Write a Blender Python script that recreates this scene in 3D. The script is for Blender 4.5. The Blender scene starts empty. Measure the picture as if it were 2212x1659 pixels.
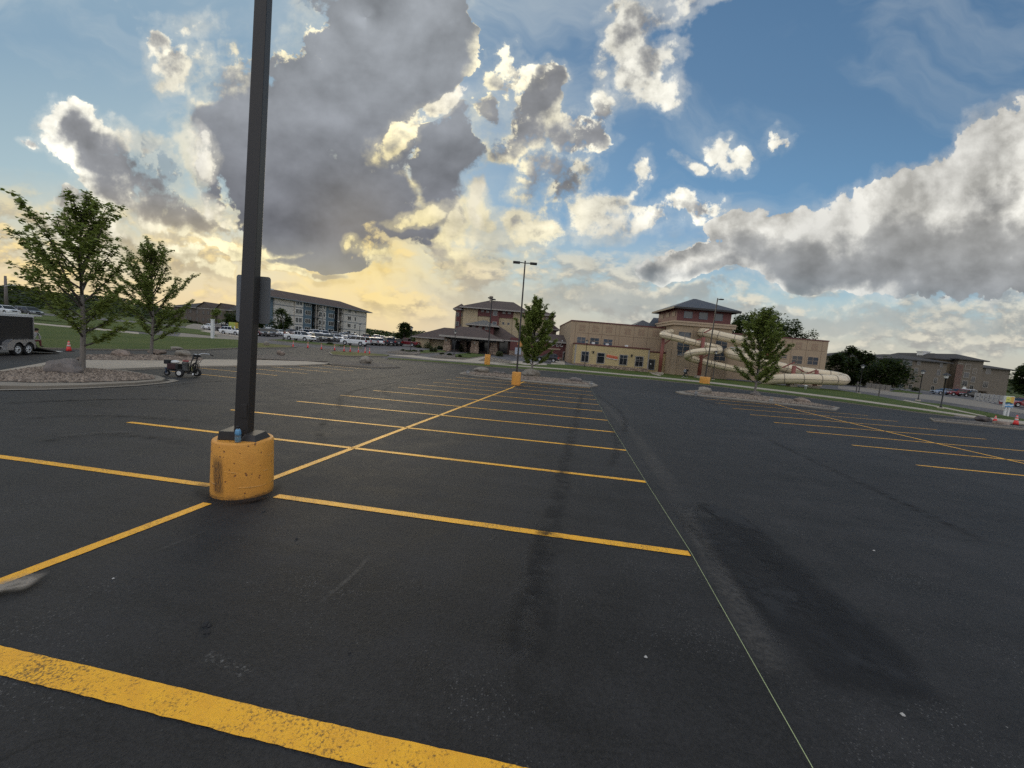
import bpy, bmesh, math, random
from math import sin, cos, tan, atan, atan2, radians, pi, sqrt, hypot
from mathutils import Vector, Matrix, noise as mnoise
sc = bpy.context.scene
COL = sc.collection
rnd = random.Random(7)

# ---------------------------------------------------------------- camera
F_PX, CX, CY, CAM_H = 846.0, 1106.0, 829.5, 2.05
ROLL = atan(0.081)
PITCH = atan((829.5 - 752.0) * cos(ROLL) / F_PX)
_fw = Vector((0, cos(PITCH), -sin(PITCH)))
_u0 = Vector((0, sin(PITCH), cos(PITCH)))
_rt = Vector((1, 0, 0)) * cos(ROLL) + _u0 * sin(ROLL)
_up = -Vector((1, 0, 0)) * sin(ROLL) + _u0 * cos(ROLL)
EYE = Vector((0, 0, CAM_H))
cam_d = bpy.data.cameras.new("camera")
cam_d.sensor_width = 36.0
cam_d.lens = 36.0 * F_PX / 2212.0
cam_d.clip_end = 6000
cam_d.clip_start = 0.05
cam = bpy.data.objects.new("camera", cam_d)
COL.objects.link(cam)
_m = Matrix((_rt, _up, -_fw)).transposed().to_4x4()
_m.translation = EYE
cam.matrix_world = _m
sc.camera = cam

def ray(px, py):
    return (_rt * (px - CX) - _up * (py - CY) + _fw * F_PX).normalized()

# ---------------------------------------------------------------- exposure, sun
sc.view_settings.view_transform = 'Standard'
sc.view_settings.look = 'None'
sc.view_settings.gamma = 1.0
sc.view_settings.exposure = 0.0
sc.cycles.use_denoising = False
sc.cycles.max_bounces = 6
sc.cycles.transparent_max_bounces = 12
SUN_AZ, SUN_EL = radians(-22.5), radians(13.0)      # azimuth from +Y towards +X
SUN_DIR = Vector((sin(SUN_AZ) * cos(SUN_EL), cos(SUN_AZ) * cos(SUN_EL), sin(SUN_EL)))
sun_d = bpy.data.lights.new("sun", 'SUN')
sun_d.energy = 0.5
sun_d.angle = radians(26)
sun_d.color = (1.0, 0.86, 0.64)
sun = bpy.data.objects.new("sun", sun_d)
COL.objects.link(sun)
sun.rotation_euler = SUN_DIR.to_track_quat('Z', 'Y').to_euler()

# ---------------------------------------------------------------- node helper
class NT:
    """small wrapper that writes node graphs as nested calls"""
    def __init__(self, tree):
        self.t = tree
    def _in(self, n, i, v):
        s = n.inputs[i]
        if isinstance(v, bpy.types.NodeSocket):
            self.t.links.new(v, s)
        elif v is not None:
            if s.type == 'RGBA' and len(v) == 3:
                v = (*v, 1.0)
            s.default_value = v
    def new(self, kind, ins=None, **props):
        n = self.t.nodes.new(kind)
        for k, v in props.items():
            setattr(n, k, v)
        for i, v in (ins or {}).items():
            self._in(n, i, v)
        return n
    def m(self, op, a, b=None, c=None, clamp=False):
        n = self.new('ShaderNodeMath', {0: a, 1: b, 2: c}, operation=op)
        n.use_clamp = clamp
        return n.outputs[0]
    def v(self, op, a, b=None, s=None):
        n = self.new('ShaderNodeVectorMath', {0: a, 1: b}, operation=op)
        if s is not None:
            self._in(n, 3, s)
        return n.outputs['Value'] if op in ('DOT_PRODUCT', 'LENGTH', 'DISTANCE') else n.outputs['Vector']
    def noise(self, vec, scale, detail=4, rough=0.55, dist=0.0, lac=2.0, color=False):
        n = self.new('ShaderNodeTexNoise', {'Vector': vec, 'Scale': scale, 'Detail': detail,
                                            'Roughness': rough, 'Distortion': dist, 'Lacunarity': lac})
        return n.outputs['Color' if color else 'Fac']
    def ramp(self, x, lo, hi, a=0.0, b=1.0, smooth=True):
        n = self.new('ShaderNodeMapRange', {0: x, 1: lo, 2: hi, 3: a, 4: b})
        n.interpolation_type = 'SMOOTHSTEP' if smooth else 'LINEAR'
        n.clamp = True
        return n.outputs[0]
    def mix(self, f, a, b, blend='MIX'):
        n = self.t.nodes.new('ShaderNodeMix')
        n.data_type = 'RGBA'
        n.blend_type = blend
        n.clamp_factor = True
        def col(c):
            return c if isinstance(c, bpy.types.NodeSocket) else (c[0], c[1], c[2], 1.0)
        self._in(n, 0, f)
        self._in(n, 6, col(a))
        self._in(n, 7, col(b))
        return n.outputs[2]
    def xyz(self, x, y, z=0.0):
        return self.new('ShaderNodeCombineXYZ', {0: x, 1: y, 2: z}).outputs[0]
    def sep(self, v):
        return self.new('ShaderNodeSeparateXYZ', {0: v}).outputs

def lin(r, g, b):
    f = lambda c: ((c / 255.0 + 0.055) / 1.055) ** 2.4 if c > 10 else c / 255.0 / 12.92
    return (f(r), f(g), f(b))

# ---------------------------------------------------------------- sky (world): sky texture + clouds laid out by direction
def sky_p(px, py):
    d = ray(px, py)
    return (d.x / d.y, d.z / d.y)

def build_world():
    w = bpy.data.worlds.new("World")
    sc.world = w
    w.use_nodes = True
    t = w.node_tree
    t.nodes.clear()
    N = NT(t)
    d = N.new('ShaderNodeTexCoord').outputs['Generated']
    d = N.v('NORMALIZE', d)
    x, y, z = N.sep(d)
    sky = N.new('ShaderNodeTexSky', sky_type='NISHITA')
    sky.sun_disc = False
    sky.sun_elevation = SUN_EL
    sky.sun_rotation = SUN_AZ
    sky.air_density = 1.0
    sky.dust_density = 0.8
    sky.ozone_density = 2.0
    yy = N.m('MAXIMUM', y, 0.06)
    p = N.xyz(N.m('DIVIDE', x, yy), N.m('DIVIDE', z, yy), 1.0)     # the sky as seen along +Y (u, v, 1)
    # domain warp, so that outlines wander
    wn = N.noise(p, 3.2, 3, 0.55, color=True)
    pw = N.v('ADD', p, N.v('MULTIPLY', N.v('SUBTRACT', wn, (0.5, 0.5, 0.5)), (0.16, 0.16, 0.0)))
    wn = N.noise(p, 11.0, 2, 0.5, color=True)
    pw = N.v('ADD', pw, N.v('MULTIPLY', N.v('SUBTRACT', wn, (0.5, 0.5, 0.5)), (0.07, 0.07, 0.0)))

    def blob(vec, px, py, rx, ry, ang=0.0, h=1.0):
        c = sky_p(px, py)
        e = 1.0
        cxp, cyp = sky_p(px + e, py), sky_p(px, py + e)
        J = Matrix(((cxp[0] - c[0], cyp[0] - c[0]), (cxp[1] - c[1], cyp[1] - c[1])))
        a = radians(ang)
        A = Matrix(((cos(a) / rx, sin(a) / rx), (-sin(a) / ry, cos(a) / ry))) @ J.inverted()
        r0 = (A[0][0], A[0][1], -(A[0][0] * c[0] + A[0][1] * c[1]))
        r1 = (A[1][0], A[1][1], -(A[1][0] * c[0] + A[1][1] * c[1]))
        q0, q1 = N.v('DOT_PRODUCT', vec, r0), N.v('DOT_PRODUCT', vec, r1)
        rr = N.m('MULTIPLY_ADD', q0, q0, N.m('MULTIPLY', q1, q1))
        return N.m('MULTIPLY_ADD', rr, -h, h)              # h * (1 - r^2)

    def field(vec, blobs, k=0.25):
        f = None
        for b in blobs:
            o = blob(vec, *b)
            f = o if f is None else N.m('SMOOTH_MAX', f, o, k)
        return f

    # px, py, rx, ry, rotation, height (all in the sky's own directions)
    big = [(815, 120, 185, 240, 0, 1.1), (640, 380, 215, 180, 10, 1.1), (740, 260, 220, 150, 0, 1.1), (850, 40, 160, 200, 0, 1.0), (520, 320, 90, 110, 0, .8), (510, 190, 50, 50, 0, .3),
           (660, 510, 220, 66, 10, 1.0), (930, 110, 80, 130, 0, .8), (800, 430, 110, 90, 0, 1.0),
           (975, 330, 88, 108, 15, 1.1), (870, 490, 90, 52, 10, .9), (970, 420, 74, 70, 30, .8), (985, 470, 34, 24, 0, .5), (920, 540, 40, 14, 0, .3),
           (690, 575, 140, 22, 5, .7), (460, 420, 40, 60, 0, .5), (590, 270, 120, 110, 0, .9)]
    hole = [(915, 243, 44, 20, -20, .9), (1015, 205, 40, 30, 0, .7)]
    bright = [(848, 295, 44, 48, 30, .75), (880, 265, 44, 24, -40, .6), (945, 226, 64, 26, -15, .7), (905, 478, 64, 20, -10, .6), (825, 560, 50, 14, 10, .42), (770, 545, 20, 12, 0, .4), (450, 345, 26, 50, 10, .6), (1050, 440, 16, 60, 10, .5), (460, 470, 60, 30, 40, .55), (985, 500, 16, 40, 20, .4)]
    med = [(165, 275, 80, 66, 20, .9), (120, 290, 40, 36, 0, .6), (220, 335, 86, 70, 40, .9), (280, 405, 130, 66, 35, .9), (360, 470, 130, 50, 30, .8), (200, 500, 120, 34, 30, .55), (300, 540, 160, 26, 20, .5), (55, 300, 26, 14, 20, .35),
           (330, 330, 46, 30, 30, .5), (350, 390, 60, 40, 40, .5), (445, 350, 34, 60, 10, .5), (180, 440, 70, 26, 20, .4), (440, 490, 90, 22, 30, .5), (330, 570, 150, 18, 10, .35),
           (440, 540, 120, 20, 14, .45),
           (1060, 260, 60, 40, 20, .6), (1170, 190, 50, 66, 10, .9), (1150, 270, 64, 90, 0, .95),
           (1110, 320, 56, 56, 0, .7), (1240, 300, 70, 62, 35, .95), (1195, 390, 80, 64, 30, .9), (1285, 250, 50, 36, -50, .6),
           (1150, 420, 40, 34, 0, .5), (960, 560, 42, 50, 20, .55), (1000, 510, 26, 30, 10, .4), (790, 570, 90, 22, 5, .5), (870, 590, 70, 18, 6, .45), (640, 600, 110, 14, 8, .45)]
    white = [(385, 150, 54, 60, 35, .75), (340, 105, 50, 40, 30, .65), (320, 315, 40, 26, 20, .5), (440, 360, 30, 50, 10, .6), (440, 125, 32, 30, 0, .35), (400, 55, 90, 20, 10, .2), (300, 300, 30, 20, 20, .15), (490, 110, 20, 20, 0, .3),
           (1085, 165, 50, 70, 25, .8), (1160, 150, 22, 34, 10, .5), (1395, 60, 84, 70, -20, .8), (1480, 10, 120, 46, -25, .7), (1390, 155, 54, 76, 10, .7), (1420, 215, 64, 40, -20, .45),
           (1320, 20, 40, 20, -30, .3), (1345, 90, 44, 45, 0, .5), (1450, 150, 50, 40, -40, .4),
           (1150, 495, 64, 30, 3, .65), (1310, 465, 80, 44, -10, .75), (1400, 470, 100, 40, -8, .75), (1490, 460, 54, 40, -10, .65), (1245, 450, 30, 24, 0, .45), (1375, 390, 20, 40, 10, .25),
           (1085, 545, 56, 14, -5, .45), (1290, 562, 40, 12, 12, .32), (1270, 390, 26, 34, 20, .3), (1060, 480, 24, 44, -20, .3), (1300, 200, 18, 50, 10, .2),
           (1480, 350, 34, 16, 10, .3), (1575, 352, 38, 24, -15, .34), (1675, 320, 30, 24, 0, .34), (1545, 320, 26, 18, 0, .2)]
    bank = [(2150, 400, 150, 140, -38, 1.1), (1960, 450, 170, 84, -28, 1.1), (1830, 500, 150, 70, -12, 1.0), (1650, 515, 150, 50, -5, .85),
            (2080, 540, 330, 106, 3, 1.3), (1750, 580, 330, 40, 4, .9), (1500, 588, 130, 24, 4, .6), (2230, 310, 80, 80, -30, .8), (1560, 500, 60, 30, -10, .5)]
    low = [(1250, 640, 330, 44, 4, .6), (1700, 690, 500, 34, 5, .65), (2050, 690, 330, 40, 5, .65), (1050, 630, 180, 34, 0, .6), (900, 620, 180, 22, 4, .5),
           (420, 590, 130, 24, 14, .6), (250, 520, 160, 24, 18, .55), (700, 625, 120, 16, 8, .45), (120, 480, 140, 24, 20, .6), (330, 480, 120, 30, 30, .6), (620, 600, 120, 16, 8, .6), (860, 640, 140, 14, 4, .35), (560, 640, 120, 10, 6, .45), (230, 600, 140, 14, 12, .45), (1480, 645, 130, 30, -6, .6), (480, 520, 90, 30, 20, .6)]
    # billowy detail: crisp edge noise, and a softer one for the bodies, both also sampled a step towards the light
    def crisp(vec):
        a = N.noise(vec, 5.0, 10, 0.60, 0.25)
        c = N.noise(vec, 17.0, 8, 0.62)
        b = N.new('ShaderNodeTexVoronoi', {'Vector': N.v('ADD', vec, N.v('SCALE', wn, s=0.05)), 'Scale': 16.0, 'Detail': 3.0, 'Roughness': 0.55, 'Lacunarity': 2.2}, voronoi_dimensions='2D', feature='F1')
        b.normalize = True
        f = N.m('MULTIPLY_ADD', N.m('SUBTRACT', c, 0.5), 0.60, N.m('SUBTRACT', a, 0.5))
        return N.m('MULTIPLY_ADD', N.m('SUBTRACT', 0.33, b.outputs['Distance']), 0.26, f)
    su, sv = SUN_DIR.x / SUN_DIR.y, SUN_DIR.z / SUN_DIR.y
    dS = N.v('LENGTH', N.v('SUBTRACT', (su, sv, 1.0), p))
    toS = N.v('NORMALIZE', N.v('SUBTRACT', (su, sv + 0.5, 1.0), p))
    nz = crisp(p)
    nl = crisp(N.v('ADD', p, N.v('MULTIPLY', toS, (0.02, 0.02, 0.0))))
    slope = N.m('SUBTRACT', nz, nl)                        # > 0 where the cloud thins towards the light
    pst = N.v('MULTIPLY', p, (1.0, 1.3, 1.0))
    ns = N.m('SUBTRACT', N.noise(pst, 5.0, 5, 0.5), 0.5)
    nsl = N.m('SUBTRACT', N.noise(N.v('ADD', pst, N.v('MULTIPLY', toS, (0.05, 0.07, 0.0))), 5.0, 5, 0.5), 0.5)
    soft = N.m('SUBTRACT', ns, nsl)
    glow2 = N.ramp(dS, 0.0, 0.34, 1.0, 0.0)

    def ramp_col(x, stops):
        n = N.new('ShaderNodeValToRGB', {0: x})
        e = n.color_ramp.elements
        while len(e) < len(stops):
            e.new(0.5)
        for i, (pos, c) in enumerate(stops):
            e[i].position = pos
            e[i].color = (*c, 1.0)
        return n.outputs[0]

    # clear air: sky texture, hazier and warmer towards the horizon and the sun
    u, v, _ = N.sep(p)
    left = N.ramp(u, 0.35, -0.55)
    vl = ramp_col(v, [(0.0, lin(240, 212, 164)), (.07, lin(238, 217, 176)), (.17, lin(220, 214, 186)), (.34, lin(168, 192, 200)), (.65, lin(136, 166, 188)), (1.0, lin(150, 175, 192))])
    vr = ramp_col(v, [(0.0, lin(196, 190, 174)), (.08, lin(198, 198, 186)), (.18, lin(172, 198, 206)), (.32, lin(112, 160, 200)), (.65, lin(94, 134, 172)), (1.0, lin(82, 120, 159))])
    veil_c = N.mix(left, vr, vl)
    veil_f = N.m('MAXIMUM', N.ramp(v, 0.0, 0.6, 1.0, 0.72), N.m('MULTIPLY', left, 0.9))
    air = N.new('ShaderNodeBackground', {0: sky.outputs[0], 1: 0.10})
    veil = N.new('ShaderNodeBackground', {0: veil_c, 1: 1.0})
    s0 = N.new('ShaderNodeMixShader', {0: veil_f, 1: air.outputs[0], 2: veil.outputs[0]}).outputs[0]
    cir = N.noise(N.v('MULTIPLY', pw, (1.0, 2.2, 1.0)), 1.7, 7, 0.58, 0.5)
    cir = N.m('MULTIPLY_ADD', N.m('MULTIPLY', left, N.ramp(v, 0.45, 0.95)), 0.13, cir)
    cir = N.m('MULTIPLY', N.ramp(cir, 0.50, 0.75), N.m('MULTIPLY', N.ramp(v, 0.1, 0.5, 0.2, 0.6), N.ramp(u, 1.2, -0.9, 0.4, 1.0)))
    cirb = N.new('ShaderNodeBackground', {0: lin(205, 212, 212), 1: 1.0})
    s0 = N.new('ShaderNodeMixShader', {0: cir, 1: s0, 2: cirb.outputs[0]}).outputs[0]

    fray = N.m('SUBTRACT', N.noise(p, 34.0, 6, 0.66, 0.4), 0.5)
    tone = N.noise(pst, 2.6, 6, 0.55, 0.6)                 # broad light and dark passages inside the bodies
    tone_h = N.noise(N.v('MULTIPLY', pw, (0.7, 4.0, 1.0)), 1.5, 6, 0.55, 0.5)
    feather = N.ramp(N.noise(p, 3.4, 2, 0.5), 0.36, 0.66)  # where an edge is wispy rather than crisp
    haze_in = N.ramp(v, 0.26, 0.02, 0.0, 0.7)             # far, low clouds sink into the air before them

    def layer(base, blobs, amp, edge, core0, core1, dark, lit, k=0.2, cap=0.9, rim=0.25, fine=3.0, body=1.0, opac=1.0, cut=None, dark_at=None, wisp=0.5, tonal=0.35, streaky=False):
        F = N.m('MINIMUM', field(pw, blobs, k), cap)
        if cut:
            F = N.m('SUBTRACT', F, N.m('MAXIMUM', N.m('MULTIPLY', field(pw, cut, 0.1), 1.15), 0.0))
        D = N.m('MULTIPLY_ADD', nz, amp, F)
        D = N.m('MULTIPLY_ADD', fray, 0.55, D)
        a = N.new('ShaderNodeMapRange', {0: D, 1: 0.0, 2: N.m('MULTIPLY_ADD', feather, wisp, edge)}, interpolation_type='SMOOTHSTEP').outputs[0]
        mist = N.m('MULTIPLY', N.ramp(N.m('MULTIPLY_ADD', ns, 1.6, D), -0.50, 0.25), N.m('MULTIPLY_ADD', feather, 0.34, 0.10))
        a = N.m('MAXIMUM', a, mist)
        if opac < 1.0:
            a = N.m('MULTIPLY', a, opac)
        Fc = field(pw, dark_at, 0.2) if dark_at else F
        C = N.m('MULTIPLY_ADD', ns, 1.2, N.m('MULTIPLY_ADD', soft, -2.2 * body, Fc))
        C = N.m('MULTIPLY_ADD', slope, -0.9, C)
        core = N.m('MULTIPLY', N.ramp(C, core0, core1), N.ramp(N.m('MULTIPLY_ADD', slope, -fine, D), 0.0, rim))
        core = N.m('MAXIMUM', core, N.m('MULTIPLY', feather, 0.45))
        shade = N.mix(core, lit, dark)
        k1 = N.m('MULTIPLY_ADD', N.m('MULTIPLY', slope, N.m('SUBTRACT', 1.25, core)), 1.3, 1.0)
        k2 = N.m('MULTIPLY_ADD', soft, 1.5 * body, k1)
        k2 = N.m('MULTIPLY_ADD', N.m('SUBTRACT', (tone_h if streaky else tone), 0.5), tonal * 2, k2)
        shade = N.v('SCALE', shade, s=N.m('MINIMUM', N.m('MAXIMUM', k2, 0.66), 1.30))
        shade = N.mix(haze_in, shade, veil_c)
        b = N.new('ShaderNodeBackground', {0: shade, 1: 1.0})
        return N.new('ShaderNodeMixShader', {0: a, 1: base, 2: b.outputs[0]}).outputs[0]

    warm_lit = N.mix(N.ramp(dS, 0.15, 0.8), lin(255, 240, 186), lin(249, 246, 232))
    low_dark = N.mix(left, lin(166, 166, 162), lin(188, 172, 142))
    low_lit = N.mix(left, lin(226, 220, 202), lin(252, 226, 164))
    pb = N.v('MULTIPLY', p, (1.0, 1.9, 1.0))
    nb = N.noise(pb, 6.5, 9, 0.58)
    nb2 = N.noise(N.v('ADD', pb, (0.0, 0.03, 0.0)), 6.5, 9, 0.58)
    fb = N.m('MULTIPLY', N.ramp(nb, 0.45, 0.57), N.m('MULTIPLY', N.ramp(v, 0.03, 0.09), N.ramp(v, 0.36, 0.15)))
    sb = N.ramp(N.m('SUBTRACT', nb, nb2), -0.05, 0.07)
    bandb = N.new('ShaderNodeBackground', {0: N.mix(sb, low_dark, low_lit), 1: 1.0})
    s0 = N.new('ShaderNodeMixShader', {0: N.m('MULTIPLY', fb, 0.95), 1: s0, 2: bandb.outputs[0]}).outputs[0]
    s1 = layer(s0, low, 2.4, 0.45, 0.0, 0.4, low_dark, low_lit, 0.2, 0.6, 0.3, 2.0, 0.6, 0.85)
    gl = N.new('ShaderNodeBackground', {0: lin(255, 222, 130), 1: 1.05})
    s1 = N.new('ShaderNodeMixShader', {0: N.m('MULTIPLY', N.m('POWER', glow2, 1.5), 0.72), 1: s1, 2: gl.outputs[0]}).outputs[0]
    ax_, ay_, _ = N.sep(N.v('SUBTRACT', p, (su, sv, 1.0)))
    ang = N.m('ARCTAN2', ax_, N.m('MULTIPLY', ay_, -1.0))
    rn = N.noise(N.xyz(N.m('MULTIPLY', ang, 3.2), 0.0, 0.0), 1.0, 1, 0.5)
    rays = N.m('MULTIPLY', N.ramp(rn, 0.45, 0.66), N.m('MULTIPLY', N.ramp(dS, 0.0, 0.08), N.ramp(dS, 0.42, 0.10)))
    rays = N.m('MULTIPLY', rays, N.ramp(N.m('ABSOLUTE', ang), 1.5, 0.9, 0.0, 0.38))
    rb = N.new('ShaderNodeBackground', {0: lin(255, 232, 168), 1: 1.0})
    s1 = N.new('ShaderNodeMixShader', {0: rays, 1: s1, 2: rb.outputs[0]}).outputs[0]
    bank_dark = N.mix(N.ramp(v, 0.42, 0.18), lin(170, 170, 168), lin(142, 146, 150))
    dark_bank = [(2150, 580, 420, 120, 4, 1.0), (1780, 575, 320, 50, 4, .9), (1500, 590, 130, 20, 4, .5), (1900, 520, 150, 40, -15, .5), (1700, 530, 90, 22, -5, .4), (2130, 440, 90, 40, -30, .25)]
    s2 = layer(s1, bank, 1.5, 0.07, -0.35, 0.65, bank_dark, lin(224, 222, 214), 0.2, 1.0, 0.06, 1.5, 1.2, dark_at=dark_bank, wisp=0.12, tonal=0.34, streaky=True)
    med_dark = N.mix(N.ramp(v, 0.1, 0.35), N.mix(left, lin(176, 172, 160), lin(196, 178, 140)), lin(146, 148, 152))
    s3 = layer(s2, med, 2.7, 0.20, -0.02, 0.62, med_dark, warm_lit, 0.15, 0.62, 0.30, 3.2, 1.1, wisp=0.5, tonal=0.5)
    big_dark = N.mix(N.ramp(v, 0.2, 0.75), lin(118, 120, 127), lin(152, 157, 163))
    s3 = layer(s3, white, 2.9, 0.28, 0.2, 0.85, med_dark, warm_lit, 0.15, 0.55, 0.4, 3.4, 1.1, wisp=0.5, tonal=0.4)
    s4 = layer(s3, big, 2.3, 0.06, -0.40, 0.2, big_dark, warm_lit, 0.2, 1.0, 0.17, 1.4, 0.9, cut=hole, wisp=0.5, tonal=0.42)
    s4 = layer(s4, bright, 2.6, 0.25, 0.35, 1.1, med_dark, N.mix(N.ramp(dS, 0.1, 0.5), lin(255, 238, 176), lin(252, 248, 236)), 0.15, 0.65, 0.5, 3.0, 0.9, wisp=0.4)
    s5 = N.new('ShaderNodeMixShader', {0: N.m('MULTIPLY', N.m('POWER', glow2, 3.0), 0.06), 1: s4, 2: gl.outputs[0]}).outputs[0]
    # unseen sky behind viewer: bright cloud deck with blue gaps, added to light facades
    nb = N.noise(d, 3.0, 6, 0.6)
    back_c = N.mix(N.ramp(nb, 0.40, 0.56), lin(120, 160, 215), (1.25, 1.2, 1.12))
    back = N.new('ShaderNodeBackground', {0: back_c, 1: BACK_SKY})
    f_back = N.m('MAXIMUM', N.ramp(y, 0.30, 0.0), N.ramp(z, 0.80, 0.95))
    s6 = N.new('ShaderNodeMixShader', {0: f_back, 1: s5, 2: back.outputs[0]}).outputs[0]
    o = N.new('ShaderNodeOutputWorld')
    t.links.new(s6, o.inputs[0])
    w.cycles.sampling_method = 'MANUAL'
    w.cycles.sample_map_resolution = 512
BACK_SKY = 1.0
build_world()

# ---------------------------------------------------------------- terrain and picture-to-ground helpers
def sst(a, b, x):
    t = min(1.0, max(0.0, (x - a) / (b - a)))
    return t * t * (3 - 2 * t)

def T(x, y):
    """ground height: the lot drains away from the viewer, then the land rises again"""
    lz = 0.002367 * x - 0.029796 * y
    a = x / max(y, 1.0)
    k = 0.045 - 0.017 * sst(-1.1, -0.6, a) - 0.025 * sst(0.05, 0.3, a)
    fz = -0.80 + k * min(max(y - 48, 0), 70)
    return lz + (fz - lz) * sst(24, 46, y)

def G(px, py):
    """ground point seen in direction px, py"""
    d = ray(px, py)
    prev = t = 0.5
    while t < 3000:
        p = EYE + d * t
        if p.z < T(p.x, p.y):
            a, b = prev, t
            for _ in range(36):
                m = (a + b) / 2
                p = EYE + d * m
                if p.z < T(p.x, p.y):
                    b = m
                else:
                    a = m
            return EYE + d * b
        prev = t
        t *= 1.02
    return EYE + d * 600

def at_depth(px, py, depth):
    d = ray(px, py)
    return EYE + d * (depth / d.y)

_S = 4032 / 2212
_CR = {1: (0, 700, 1.84375), 2: (700, 1050, 2.765), 3: (1400, 950, 2.765), 4: (1950, 1000, 2.765), 5: (2500, 1100, 2.4578),
       6: (3300, 1250, 3.0164), 7: (1100, 1270, 3.6867), 8: (3600, 1480, 5.12), 9: (3050, 1350, 5.53), 10: (1780, 1350, 6.506),
       11: (800, 1260, 7.373), 12: (2340, 1370, 8.508), 13: (2550, 1400, 8.848), 14: (0, 1400, 2.4578), 15: (2400, 1500, 1.3554),
       16: (800, 1400, 1.3825), 17: (0, 1550, 1.3825), 18: (0, 1180, 6.9136), 19: (640, 1370, 10.054), 20: (2860, 1230, 5.0265)}
def C(i, x, y):
    o = _CR[i]
    return ((o[0] + x / o[2]) / _S, (o[1] + y / o[2]) / _S)
def CP(i, pts):
    return [C(i, *p) for p in pts]

LOT_A = radians(8.51)
def lot(X, Y):
    """parking rows: X along the stalls' length, Y along the row"""
    return (X * cos(LOT_A) + Y * sin(LOT_A), -X * sin(LOT_A) + Y * cos(LOT_A))

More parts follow.
